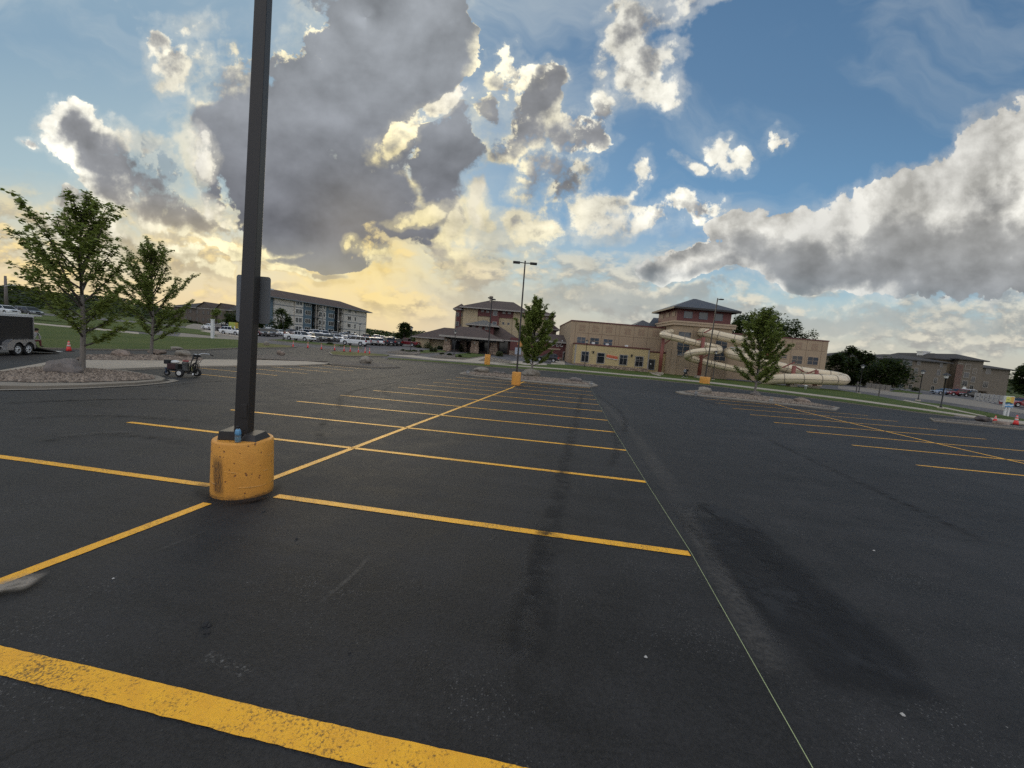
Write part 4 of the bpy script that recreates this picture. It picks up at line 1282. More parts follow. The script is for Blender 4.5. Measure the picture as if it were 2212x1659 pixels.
    MB().box(t1 + .01, w1 + .08, -.1, 24.1, wz + .003, wz + .22).build('wing_cap', M['redtrim'], t)
    pj = MB()
    for x in (1105, 1225, 1365, 1520, 1665, 1815):
        s = F.at(*C(5, x, 640))[0]
        pj.box(s - .035, s + .035, .006, .04, -2, wz - .02)
    zz = F.at(*C(5, 1600, 680))[1]
    pj.box(t1 + 1, w1 - .6, .005, .04, zz - .04, zz + .04)
    pj.build('panel_joint', M['groove'], t)
    for x, y in ((1588, 638), (1742, 652), (1440, 622)):
        s, z = F.at(*C(5, x, y))
        ob = MB()
        for i in (-1, 1):
            for k in (-1, 1):
                ob.box(s + i * .36 - .28, s + i * .36 + .28, -.02, .04, z + k * .36 - .28, z + k * .36 + .28)
        ob.build('ornament', pm('ornament_tile', (0.295, 0.205, 0.138), 0.85), t)
    for r in ((1525, 738, 1612, 820), (1675, 750, 1765, 830), (1400, 725, 1465, 765)):
        s0, s1, z0, z1 = F.rect(5, *r)
        window(t, s0, s1, z0, z1, 0.02, M['tan_lt'], M['glass'], 2, 2, .13)
    # banner hanging on the annex
    bn = R(4, 1212, 1092, 1330, 1140)
    ban = thing('banner', 'orange banner with a white lower edge hung on the yellow annex wall', 'banner', (base.x, D - 3.2, F.z0))
    sag = MB()
    n = 12
    def cloth(y, q0, q1, mi, wv):
        v, f = [], []
        for i in range(n + 1):
            s = bn[0] + (bn[1] - bn[0]) * i / n
            d = .05 * sin(i * 1.7 + wv)
            tilt = -.02 * i
            for z in (bn[2] + (bn[3] - bn[2]) * q0, bn[2] + (bn[3] - bn[2]) * q1):
                v.append((s, y + d, z + tilt))
        f = [(2 * i, 2 * i + 2, 2 * i + 3, 2 * i + 1) for i in range(n)]
        sag.add(v, f, mi)
    cloth(-.16, -.08, 1.0, 0, 0)
    o = sag.build('backing', M['white'], ban, recalc=False)
    sag = MB()
    cloth(-.18, .12, .97, 0, 0)
    sag.build('print', pm('banner_orange', (0.55, 0.135, 0.055), 0.6, .3, 1.2, 4.0), ban, recalc=False)
    sag = MB()
    cloth(-.195, .50, .60, 0, 0)
    cloth(-.195, .22, .27, 0, 0)
    sag.build('print_stripe', pm('banner_red', (0.36, 0.05, 0.03), 0.6), ban, recalc=False)
    # notice on the door, crumpled blue cover beside it are things of their own
    s, z = Fd.at(*C(4, 1690, 1197))
    MB().box(s - .12, s + .12, -.135, -.125, z - .17, z + .17).build('door_notice', M['white'], None, loc=(base.x, D - 1.6, Fd.z0)).name = 'notice'
    tag(bpy.data.objects['notice'], 'small white notice stuck on the dark annex door', 'notice')
    return F, D, base
WPF, WPD, WPB = waterpark()

# --- water slides and their red steel frames
def slide(name, label, pts, r, seams, group):
    """pts: (crop, x, y, depth)"""
    P = [at_depth(*C(*q[:3]), q[3]) for q in pts]
    S = spline(P, 10)
    root = thing(name, label, 'water slide', S[0], 0, group)
    L = [p - S[0] for p in S]
    MB().tube(L, r, 20).build('slide_tube', M['frp'], root, recalc=False)
    # flanged seams across and a joint line along each flank
    acc, nxt = 0.0, 0.5
    for i in range(1, len(L) - 1):
        acc += (L[i] - L[i - 1]).length
        if acc >= nxt:
            d = (L[i + 1] - L[i - 1]).normalized() * .055
            MB().tube([L[i] - d, L[i] + d], r + .04, 20).build('seam_flange', M['seam'], root, recalc=False)
            nxt += seams
    fl = MB()
    for sd in (-1, 1):
        ln = []
        for i in range(len(L)):
            d = (L[min(i + 1, len(L) - 1)] - L[max(i - 1, 0)]).normalized()
            s = d.cross(Vector((0, 0, 1)))
            s = s.normalized() if s.length > .05 else Vector((0, 1, 0))
            ln.append(L[i] + s * sd * (r + .01))
        fl.tube(ln, .045, 5)
    fl.build('side_joint', M['seam'], root, recalc=False)
    return root
slide('water_slide', 'slimmer cream tube slide zigzagging down the front of the tower', [(5, 362, 508, 80.3), (5, 300, 520, 76.5), (5, 268, 532, 74.5), (5, 300, 545, 72.8), (5, 400, 570, 72.6), (5, 540, 606, 72.8), (5, 680, 640, 73.5), (5, 770, 658, 74.2),
      (5, 812, 672, 73.5), (5, 806, 690, 71.8), (5, 740, 692, 70.6), (5, 640, 698, 70.2), (5, 550, 712, 70.4), (5, 507, 735, 71.2), (5, 520, 758, 72.4), (5, 600, 782, 72.8), (5, 760, 822, 72.8), (5, 960, 866, 73), (5, 1150, 905, 73.5), (5, 1300, 950, 74)], .60, 2.3, 'water slides at the hall')
slide('water_slide', 'wide cream tube slide leaving the tower high up, looping low near the lawn', [(5, 640, 516, 80.0), (5, 668, 516, 77.5), (5, 760, 533, 75.6), (5, 900, 566, 74), (5, 1050, 598, 72.8), (5, 1200, 622, 72), (5, 1330, 650, 71.5), (5, 1400, 690, 72), (5, 1340, 722, 74), (5, 1200, 728, 75.5),
      (5, 1050, 706, 76), (5, 950, 695, 75.8), (5, 908, 702, 74.5), (5, 930, 725, 73), (5, 1050, 755, 72.2), (5, 1250, 805, 71.8), (5, 1450, 858, 71.6), (5, 1600, 890, 71.6), (5, 1760, 913, 71.5), (5, 1900, 932, 71), (5, 2000, 955, 69.6), (5, 2022, 972, 68),
      (5, 1990, 978, 66.6), (5, 1900, 974, 66), (5, 1750, 968, 66), (5, 1560, 962, 66.5), (5, 1400, 965, 67.5), (5, 1250, 985, 70)], .86, 2.6, 'water slides at the hall')
def slide_post(label, base, top, depth, arms):
    b, t_ = at_depth(*C(5, *base), depth), at_depth(*C(5, *top), depth)
    t_.x, t_.y = b.x + (t_.x - b.x) * .2, b.y
    gz = T(b.x, b.y)
    r = thing('slide_post', label, 'support post', (b.x, b.y, gz), 0, 'slide support posts')
    h = t_.z - gz
    MB().lathe([(.34, .5), (.30, h)], 14).build('post', M['steel'], r)
    MB().box(-.6, .6, -.6, .6, -.6, .5).build('footing', M['conc'], r, bevel=.03)
    for dx, z0, z1 in arms:
        MB().bar((0, 0, z0), (dx, .6, z1), .16, .2).build('arm', M['steel'], r)
slide_post('red slide post under the upper left bend, beside the annex door', (240, 880), (268, 560), 74.5, [(1.7, 5.6, 6.9), (2.6, 7.4, 7.0)])
slide_post('red slide post on a block in front of the tower', (618, 940), (660, 560), 72.4, [(-2.6, 4.2, 4.9), (2.2, 3.6, 5.0), (1.5, 8.4, 9.2), (-2.0, 7.4, 6.6)])
slide_post('red slide post left of the lower loop', (1518, 1005), (1545, 835), 67.6, [(-2.2, .8, 2.0), (-1.6, 4.3, 3.2), (2.2, 2.0, .9), (2.2, 3.6, 2.8)])
slide_post('red slide post standing inside the lower loop', (1745, 985), (1768, 880), 68.8, [(-2.2, 3.3, 2.0), (1.3, 3.0, 2.2)])
slide_post('red slide post right behind the maple on the island', (1250, 980), (1290, 640), 72.0, [(-1.8, 3.5, 4.6), (1.8, 6.0, 6.6)])

# --- hotel with a porch canopy
def hotel():
    D = 104.0
    b = at_depth(*C(3, 1175, 960), D)
    F = Facade((b.x, D), yaw=0.0)
    t = F.thing('hotel', 'four storey beige and dark red hotel with a brown hipped roof behind the porch canopy', 'building')
    R = lambda *r: F.rect(3, *r)
    s0, z_e = F.at(*C(3, 1180, 715))
    s1, z_e1 = F.at(*C(3, 1850, 770))
    ze = (z_e + z_e1) / 2
    sA = F.at(*C(3, 1333, 740))[0]
    sB = F.at(*C(3, 1482, 740))[0]
    sC = F.at(*C(3, 1570, 740))[0]
    sD = F.at(*C(3, 1722, 760))[0]
    zb = F.at(*C(3, 1400, 815))[1]
    wall(t, s0, sA, 0, 16, -2, ze, M['bsid'])
    wall(t, sD, s1, 0, 16, -2, ze, M['bsid'])
    wall(t, sA, sB, .35, 16, -2, zb, M['bsid'])
    wall(t, sC, sD, .35, 16, -2, zb, M['bsid'])
    wall(t, sA + .002, sB, .1, 16, zb, ze - .01, M['rsid'], 'red_panel')
    wall(t, sC, sD - .002, .1, 16, zb, ze - .01, M['rsid'], 'red_panel')
    wall(t, sB, sC, -.3, 16, -2, ze - .02, M['rsid'], 'red_bay')
    for r in ((1372, 742, 1394, 768), (1427, 748, 1449, 774), (1605, 762, 1628, 788), (1662, 766, 1687, 790)):
        q = R(*r)
        window(t, q[0], q[1], q[2], q[3], .1, M['trim'], M['glass_sky'], 2, 2, .1)
    for r in ((1600, 882, 1616, 902), (1656, 887, 1672, 907), (1420, 866, 1436, 882)):
        q = R(*r)
        window(t, q[0], q[1], q[2], q[3], .35, M['trim'], M['glass'], 1, 1, .1)
    for r in ((1503, 755, 1538, 808), (1497, 880, 1530, 935)):
        q = R(*r)
        window(t, q[0], q[1], q[2], q[3], -.3, M['trim'], M['glass_sky'], 1, 2, .14)
    zr = F.at(*C(3, 1500, 655))[1]
    r0 = F.at(*C(3, 1440, 655))[0]
    r1 = F.at(*C(3, 1715, 675))[0]
    hip(t, s0, s1, -.5, 18, ze + .02, zr + 1.2, M['shingle'], .9, .3, (r0, r1))
    q = R(1440, 640, 1470, 668)
    MB().box(q[0], q[1], 6.2, 8, zr - .6, zr + 1.9).box(q[0] - .1, q[1] + .1, 6.1, 8.1, zr + 1.9, zr + 2.1).build('chimney', M['conc'], t)
    # left set-back wing
    l0, lz = F.at(*C(3, 1075, 722))
    wall(t, l0, s0 - .01, 3, 18, -2, lz, M['bsid'], 'wing_wall')
    q = R(1085, 760, 1120, 960)
    wall(t, q[0], q[1], 2.6, 3.0, -1, lz - .3, M['rsid'], 'red_bay')
    for r in ((1082, 770, 1108, 805), (1080, 870, 1105, 915), (1130, 780, 1142, 805), (1120, 895, 1132, 918)):
        q = R(*r)
        window(t, q[0], q[1], q[2], q[3], 2.6 if r[0] < 1115 else 3.0, M['trim'], M['glass'], 1, 2, .1)
    bq = R(1055, 790, 1075, 965)
    bal = MB()
    for k in range(3):
        z = bq[2] + 2.0 + k * (bq[3] - bq[2]) / 2.9
        bal.box(bq[0] + .3, l0 - .01, 3.4, 6, z, z + .2).box(bq[0] + .3, bq[0] + .36, 3.4, 6, z + .2, z + 1.3)
    bal.box(bq[0] + .3, bq[0] + .5, 3.2, 3.4, -1, bq[3])
    bal.build('balcony', M['trim'], t)
    hip(t, l0, s0, 3, 18, lz + .02, lz + 1.6, M['shingle'], .7, .3)
    # right part, mostly behind the tree: lower stepped wing
    w0 = s1 + .01
    w1, wz = F.at(*C(3, 2150, 800))
    wall(t, w0, w1, 2, 20, -2, wz - .3, M['bsid'], 'wing_wall')
    q = R(2065, 820, 2150, 1000)
    wall(t, q[0], q[1], 1.5, 2.0, -1, wz - .5, pm('dark_red_board', (0.07, 0.03, 0.028), 0.6), 'red_bay')
    for r in ((2080, 832, 2105, 870), (2080, 930, 2105, 965), (1880, 820, 1905, 860), (1960, 825, 1985, 865)):
        q = R(*r)
        window(t, q[0], q[1], q[2], q[3], 1.5 if r[0] > 2060 else 2.0, M['trim'], M['glass'], 1, 2, .1)
    hip(t, w0, w1, 2, 20, wz, wz + 1.7, M['shingle'], .9, .3)
    x0 = F.at(*C(3, 2150, 900))
    x1 = F.at(*C(4, 690, 800))
    wall(t, w1 + .01, x1[0], 5, 20, -2, x1[1] - .3, M['greige'], 'wing_wall')
    hip(t, w1, x1[0], 5, 20, x1[1] - .28, x1[1] + 1.0, M['shingle'], .8, .3)
    # one storey left wing
    Fl = Facade((b.x, 94.0), yaw=0.0)
    dl = F.z0 - Fl.z0
    yl = -10.0
    a0, az = Fl.at(*C(3, 655, 1035))
    a1, az1 = Fl.at(*C(3, 805, 1045))
    a2, az2 = Fl.at(*C(3, 980, 1055))
    wall(t, a0, a1, yl, yl + 14, -2.5, az - dl - .1, M['bsid'], 'low_wing_wall')
    wall(t, a1 + .01, a2 + 6, yl + 1.5, yl + 14, -2.5, az - dl - .11, M['bsid'], 'low_wing_wall')
    rz = Fl.at(*C(3, 940, 970))[1] - dl
    hip(t, a0, a2 + 8, yl, yl + 15, az - dl, rz + 1.0, M['shingle'], .9, .25, (Fl.at(*C(3, 900, 972))[0], a2 + 6))
    # lobby block behind the canopy: red cupola with a metal hip roof
    Fc = Facade((b.x, 92.0), yaw=0.0)
    dc = F.z0 - Fc.z0
    yc = -12.0
    c0, c1, cz0, cz1 = Fc.rect(3, 1262, 905, 1500, 985)
    cz1 = Fc.at(*C(3, 1265, 905))[1] - dc
    cz0 = Fc.at(*C(3, 1380, 1000))[1] - dc
    MB().box(c0, c1, yc, yc + 8, cz0 - 1.5, cz1).build('cupola', M['rsid'], t)
    for r in ((1275, 928, 1300, 952), (1345, 932, 1370, 958), (1414, 938, 1440, 962)):
        q = Fc.rect(3, *r)
        window(t, q[0], q[1], q[2] - dc, q[3] - dc, yc, M['trim'], M['glass'], 1, 1, .12)
    hip(t, c0, c1, yc, yc + 8, cz1 + .02, Fc.at(*C(3, 1365, 862))[1] - dc + .3, M['mroof'], 1.2, .25, None, M['trim'])
    # lobby walls
    lo0 = Fc.at(*C(3, 1030, 1100))[0]
    lo1, loz = Fc.at(*C(3, 1700, 1060))
    MB().box(lo0, lo1, yc + 2, yc + 12.2, -2.5, loz - dc - .4).build('lobby_wall', M['brick'], t)
    for x0_, x1_ in ((1040, 1120), (1150, 1215), (1330, 1430), (1560, 1650)):
        q = Fc.rect(3, x0_, 1090, x1_, 1200)
        MB().box(q[0], q[1], yc + 1.93, yc + 2.05, -.1, 2.9).build('lobby_glazing', M['glass'], t)
    hip(t, lo0, lo1 + 1.5, yc + 1.5, yc + 12, loz - dc - .38, loz - dc + 3.2, M['shingle'], 1.0, .25)
    e0, e1, ez0, ez1 = Fc.rect(3, 1690, 1040, 1840, 1240)
    MB().box(e0, e1 + 2, yc + .5, yc + 2.2, -2.5, loz - dc + .3).build('red_entry_wall', M['rsid'], t)
    MB().box(e0 - .1, e1 + 2.1, yc + .35, yc + .495, -2.5, .75).build('stone_base', M['stone'], t)
    # canopy on stone piers
    Fp = Facade((b.x, 85.0), yaw=0.0)
    dp = F.z0 - Fp.z0
    yp = -19.0
    p0 = Fp.at(*C(3, 930, 1000))[0]
    p1, pz = Fp.at(*C(3, 1595, 1075))
    pz0 = Fp.at(*C(3, 1000, 1018))[1] - dp
    pz = (pz - dp + pz0) / 2
    apx = Fp.at(*C(3, 1150, 945))
    hip(t, p0 + .8, p1 - .8, yp - .5, yp + 8, pz, apx[1] - dp + .5, M['shingle'], .9, .4, (Fp.at(*C(3, 1110, 945))[0], Fp.at(*C(3, 1330, 955))[0]), None, 'canopy_roof')
    MB().box(p0 + 1.2, p1 - 1.2, yp, yp + .4, pz - .75, pz - .24).build('canopy_beam', M['black'], t)
    for xa, xb, yy in ((968, 1024, 0), (1265, 1330, 0), (1115, 1165, 5.5), (1472, 1530, 1.5)):
        q = Fp.rect(3, xa, 1040, xb, 1215)
        MB().box(q[0], q[1], yp + yy, yp + yy + 1.0, -2.5, pz - .26).box(q[0] - .12, q[1] + .12, yp + yy - .12, yp + yy + 1.12, -.4, .9).build('pier', M['stone'], t)
    for x, y in ((988, 1075), (1297, 1108)):
        s, z = Fp.at(*C(3, x, y))
        lit_box(t, s, z - dp, yp, M['trim'])
    return F, D, b
HF, HD, HB = hotel()

# --- dark red link building with the white script sign
def link_building():
    D = 90.0
    b = at_depth(*C(4, 620, 1150), D)
    F = Facade((b.x, D), yaw=0.0)
    t = F.thing('link_building', 'low dark red building with a brown roof and glass door joining the tan hall', 'building')
    s1, z = F.at(*C(4, 806, 965))
    s0 = F.at(*C(4, 430, 960))[0]
    sE = F.at(*C(4, 822, 970))[0]
    wall(t, s0, sE, 0, 10, -2.5, z, M['rsid'])
    zr = F.at(*C(4, 700, 897))[1]
    MB().add([(s0 - .5, -.9, z), (sE + .3, -.9, z), (sE + .3, 6, zr + .6), (s0 - .5, 6, zr + .6), (s0 - .5, -.9, z - .3), (sE + .3, -.9, z - .3), (sE + .3, 10, z), (s0 - .5, 10, z)],
             [(0, 1, 2, 3), (4, 5, 1, 0), (2, 6, 7, 3), (4, 7, 6, 5), (1, 5, 6, 2), (0, 3, 7, 4)]).build('roof', M['shingle'], t)
    MB().box(s0 - .55, sE, -.95, -.905, z - .32, z + .04).build('fascia', M['trim'], t)
    q = F.rect(4, 745, 1070, 780, 1160)
    window(t, q[0], q[1], q[2], q[3], 0, M['trim'], M['glass'], 1, 1, .16, 'door')
    MB().box(s0, q[0] - .3, -.18, -.004, -2.5, .5).build('stone_base', M['stone'], t)
    q = F.rect(4, 700, 1008, 730, 1060)
    MB().box(F.at(*C(4, 560, 1130))[0], F.at(*C(4, 700, 1130))[0], -.15, -.003, 2.2, 2.5).build('ledge', M['tan_lt'], t)
    # white script letters (only their last strokes show beside the tree)
    P = F.at(*C(4, 690, 990))
    sg = thing('wall_sign', 'white script lettering on the dark red wall beside the tree', 'sign', (b.x + P[0], D, F.z0 + P[1]))
    for k, path in enumerate(([(-2.2, -.1), (-1.9, .35), (-1.5, .4), (-1.6, .1), (-2.0, -.05), (-1.6, -.35), (-1.1, -.1)],
                  [(-1.2, -.1), (-.8, .1), (-.4, .35), (-.15, .55), (.1, .5), (0, .25), (-.5, 0), (-.5, -.35), (0, -.3), (.3, 0)],
                  [(.3, 0), (.75, .4), (1.0, .8), (.85, 1.0), (.65, .7), (.55, .1), (.6, -.3), (.9, -.35), (1.15, -.05)])):
        MB().tube(spline([Vector((x * .9, -.12, z)) for x, z in path], 5), .085, 6).build('letter', M['white'], sg, recalc=False)
    return F
link_building()

# --- blue and white apartment house on the left, receding to the right
def apartments():
    A = at_depth(*C(2, 985, 600), 128)
    B = at_depth(*C(2, 2045, 640), 168)
    F = Facade((A.x, A.y), (B.x, B.y))
    t = F.thing('apartment_block', 'five storey white and blue apartment block with balconies and a long brown roof', 'building')
    S = lambda x, y=560: F.at(*C(2, x, y))[0]
    ze = (F.at(*C(2, 1000, 335))[1] + F.at(*C(2, 2048, 482))[1]) / 2
    zs = [F.at(*C(2, 1150, y))[1] for y in (418, 515, 612)]
    fl = (zs[0] - zs[2]) / 2
    floors = [zs[0] - i * fl for i in range(4)]
    segs = [(985, 1050, 'blsid', .6), (1050, 1265, 'wsid', 0), (1265, 1352, 'wsid', -.5), (1352, 1466, 'blsid', .3), (1530, 1612, 'wsid', 0), (1612, 1712, 'blsid', .3), (1784, 2050, 'wsid', 0)]
    for x0, x1, m, y in segs:
        wall(t, S(x0), S(x1) - .004, y, 11, -4, ze - .02, M[m])
    for x0, x1 in ((1466, 1530), (1712, 1784)):
        wall(t, S(x0), S(x1) - .004, 2.0, 11, -4, ze - .03, M['blsid'], 'recess_wall')
        for z in floors:
            bl = MB()
            a, b = S(x0) + .05, S(x1) - .05
            bl.box(a, b, -.9, 1.99, z - .15, z)
            bl.box(a, b, -.9, -.84, z + 1.0, z + 1.08).box(a, b, -.9, -.84, z + .08, z + .14)
            for i in range(9):
                s = a + (b - a) * i / 8
                bl.box(s - .025, s + .025, -.89, -.85, z + .14, z + 1.0)
            bl.build('balcony', M['black'], t)
            MB().box(a + .6, b - .4, 1.9, 1.995, z + .05, z + 2.3).build('patio_door', M['glass'], t)
    pst = MB()
    for x in (1482, 1558, 1725, 1722 + 60):
        s = S(x)
        pst.box(s - .12, s + .12, -1.1, -.86, -4, ze - .04)
    pst.build('balcony_post', M['trim'], t)
    band = MB()
    for x0, x1, m, y in segs:
        if m == 'wsid' and x0 > 900:
            for z in floors:
                band.box(S(x0) + .01, S(x1) - .02, y - .05, y - .003, z - .22, z + .05)
    band.build('band_course', M['gtrim'], t)
    for x0, x1, n, y, per in ((1272, 1345, 2, -.5, 2), (1393, 1452, 1, .3, 3), (1536, 1606, 2, 0, 2), (1650, 1706, 1, .3, 3), (1850, 1884, 1, 0, 2), (1925, 1940, 1, 0, 1)):
        for z in floors:
            for i in range(n):
                a = S(x0) + (S(x1) - S(x0)) * i / n
                b = a + (S(x1) - S(x0)) / n * (.82 if n > 1 else 1)
                window(t, a, b, z + .75, z + 2.25, y, M['white'], M['glass'], per, 1, .1)
        for z in (floors[3] - fl,):
            window(t, S(x0) + .2, S(x0) + (S(x1) - S(x0)) * .8, z + .8, z + 2.1, y, M['white'], M['glass'], max(1, per - 1), 1, .1)
    wall(t, S(905), S(985) - .01, 1.5, 7, -4, F.at(*C(2, 945, 512))[1], M['wsid'], 'low_wing_wall')
    window(t, S(932), S(966), floors[3] + .8, floors[3] + 2.3, 1.5, M['white'], M['glass'], 2, 1, .1)
    bs = MB()
    bs.box(S(1352), S(1466), .1, .297, -4, floors[3] - .3).box(S(1612), S(1712), .1, .297, -4, floors[3] - .3).box(S(1784), S(1880), -.2, -.003, -4, floors[3] - .3)
    bs.build('stone_base', pm('grey_stone', (0.13, 0.13, 0.13), 0.85, .4, 2), t)
    end = MB()
    s = S(2050)
    for z in floors:
        end.box(s, s + 1.8, 1.5, 5, z - .12, z).box(s + 1.75, s + 1.8, 1.5, 5, z, z + 1.05)
    end.box(s + 1.7, s + 1.85, 1.4, 1.55, -4, ze)
    end.build('balcony', M['trim'], t)
    zr = F.at(*C(2, 1300, 292))[1]
    hip(t, S(985), S(2050) + 1, -.5, 11, ze, zr + 0.5, M['shingle'], 1.0, .3, (S(1000, 265) + 2, S(1935, 408) - 3), M['gtrim'])
    s, z = F.at(*C(2, 1052, 262))
    MB().box(s + 1, s + 3, 4.5, 6.5, z - 1.6, z + 1.0).build('roof_vent', M['chrome'], t)
apartments()

# --- brown gabled apartments far left
def brown_block():
    D = 165.0
    b = at_depth(*C(2, 130, 600), D)
    F = Facade((b.x, D), yaw=radians(-6))
    t = F.thing('brown_apartments', 'brown three storey apartment house with small gables, far left behind the road', 'building')
    S = lambda x, y=520: F.at(*C(2, x, y))[0]
    ze = (F.at(*C(2, 170, 450))[1] + F.at(*C(2, 600, 470))[1]) / 2
    wall(t, S(-60), S(900), .8, 14, -4, ze, M['brsid'])
    for x0, x1 in ((210, 370), (420, 520)):
        a, c = S(x0), S(x1)
        mid = (a + c) / 2
        MB().prism([(a, -4), (c, -4), (c, ze + .2), (mid, ze + 2.4), (a, ze + .2)], 0, 1.5).build('gable', M['brsid'], t)
        MB().add([(a - .4, -.4, ze), (mid, -.4, ze + 2.7), (mid, 7, ze + 2.7), (a - .4, 7, ze)], [(0, 1, 2, 3)]).add([(c + .4, -.4, ze), (mid, -.4, ze + 2.7), (mid, 7, ze + 2.7), (c + .4, 7, ze)], [(3, 2, 1, 0)]).build('gable_roof', M['shingle'], t)
    for x in (213, 280, 333, 560, 600, 70, 120, 470):
        for z in (ze - 2.4, ze - 5.4, ze - 8.2):
            window(t, S(x) - .5, S(x) + .5, z, z + 1.3, 0 if 210 < x < 370 or 420 < x < 520 else .8, pm('brown_trim', (0.12, 0.10, 0.085), 0.6), M['glass'], 1, 2, .07)
    window(t, S(275), S(325), -3.4, ze - 9.0, 0, M['trim'], pm('garage_panel', (0.20, 0.12, 0.09), 0.6), 1, 3, .1, 'garage_door')
    hip(t, S(-60), S(900), .8, 14, ze + .02, ze + 2.6, M['shingle_g'], .9, .25)
brown_block()

# --- taupe apartments on the right
def taupe_block():
    D = 128.0
    b = at_depth(*C(6, 340, 850), D)
    F = Facade((b.x, D), yaw=radians(4))
    t = F.thing('taupe_apartments', 'dark taupe four storey apartment house with low sloping roofs and a pale roof vent', 'building')
    S = lambda x, y=650: F.at(*C(6, x, y))[0]
    Z = lambda x, y: F.at(*C(6, x, y))[1]
    zt = (Z(1490, 495) + Z(730, 450) - .5) / 2
    fl = (Z(1540, 660) - Z(1500, 860)) / 2.02
    segs = [(345, 725, 5.0, Z(590, 490), 'greige'), (725, 1280, 0.0, Z(980, 510), 'greige'), (1290, 1490, 4.0, Z(1400, 497), 'bsid'), (1490, 1800, 2.0, Z(1600, 500), 'greige'), (1805, 2330, 6.0, Z(1990, 605), 'greige')]
    for x0, x1, y, z, m in segs:
        mm = pm('taupe_board', (0.165, 0.125, 0.08), 0.7, .2, .5) if m == 'bsid' else M[m]
        wall(t, S(x0), S(x1) - .01, y, 22, -4, z, mm)
        hip(t, S(x0), S(x1) - .01, y, 22, z + .02, z + 1.9, M['shingle_g'], .9, .3, None, M['black'])
    zb = MB()
    zb.box(S(1480), S(1560), 1.9, 1.996, -4, Z(1500, 560)).box(S(1200), S(1300), 3.9, 3.996, -4, Z(1250, 800)).box(S(1810), S(1960), 5.9, 5.996, -4, Z(1880, 660))
    zb.build('brick_panel', M['brick'], t)
    top = Z(1540, 560)
    wins = [(1500, 1545, 680, 2.0, 2), (1585, 1645, 690, 2.0, 2), (1685, 1728, 745, 2.0, 2)]
    for x0, x1, y0, yy, n in wins:
        zc = Z((x0 + x1) / 2, y0)
        k0 = -1 if x0 != 1685 else -1
        for k in range(k0, 3):
            zz = zc - k * fl
            if zz > -1.5:
                window(t, S(x0), S(x1), zz - .85, zz + .85, yy, M['trim'], M['glass'] if k > -1 else M['greige'], n, 1, .12)
    for x0, x1, y0 in ((920, 958, 532), (902, 940, 632), (885, 922, 733), (866, 903, 830), (1175, 1212, 655), (1152, 1190, 752), (1136, 1175, 848), (1195, 1225, 558)):
        zc = Z((x0 + x1) / 2, y0)
        window(t, S(x0), S(x1), zc - .8, zc + .8, 0.0, M['trim'], M['glass'], 2, 1, .12)
    for x0, x1, y0, g in ((750, 858, 535, 'glass_sky'), (765, 850, 630, 'glass'), (1860, 1975, 640, 'glass_sky'), (1845, 1960, 728, 'glass_sky'), (1830, 1945, 812, 'glass'), (700, 800, 825, 'glass_sky'), (440, 500, 520, 'glass'), (620, 680, 515, 'glass_sky'), (360, 410, 515, 'glass_sky'), (2020, 2080, 820, 'glass'), (2025, 2085, 650, 'glass')):
        zc = Z((x0 + x1) / 2, y0)
        yy = 0.0 if 725 < x0 < 1290 or x0 == 700 else (6.0 if x0 > 1800 else 5.0)
        if x0 == 700:
            x0 = 735
        window(t, S(x0), S(x1), zc - .95, zc + .95, yy, M['trim'], M[g], 3, 1, .12, 'bay_window')
    s, z = S(1412, 440), Z(1412, 445)
    MB().box(s - 1.3, s + 1.3, 9, 11, z - 1.8, z + .8).box(s - 1.5, s + 1.5, 8.8, 11.2, z + .8, z + 1.1).build('roof_vent', M['white'], t)
    z = Z(1600, 498)
    q = S(1580, 855), Z(1580, 855)
    MB().lathe([(.75, -.05), (.75, .05)], 20, (q[0], 1.93, q[1]), axis='y').build('round_emblem', M['white'], t)
    MB().box(S(1900), S(2100), 2.0, 5.99, Z(1960, 915), Z(1960, 895)).build('canopy_roof', M['greige'], t)
    MB().box(S(1910), S(1960), 4.5, 5.99, -4, Z(1960, 916)).build('canopy_pier', M['bsid'], t)
taupe_block()

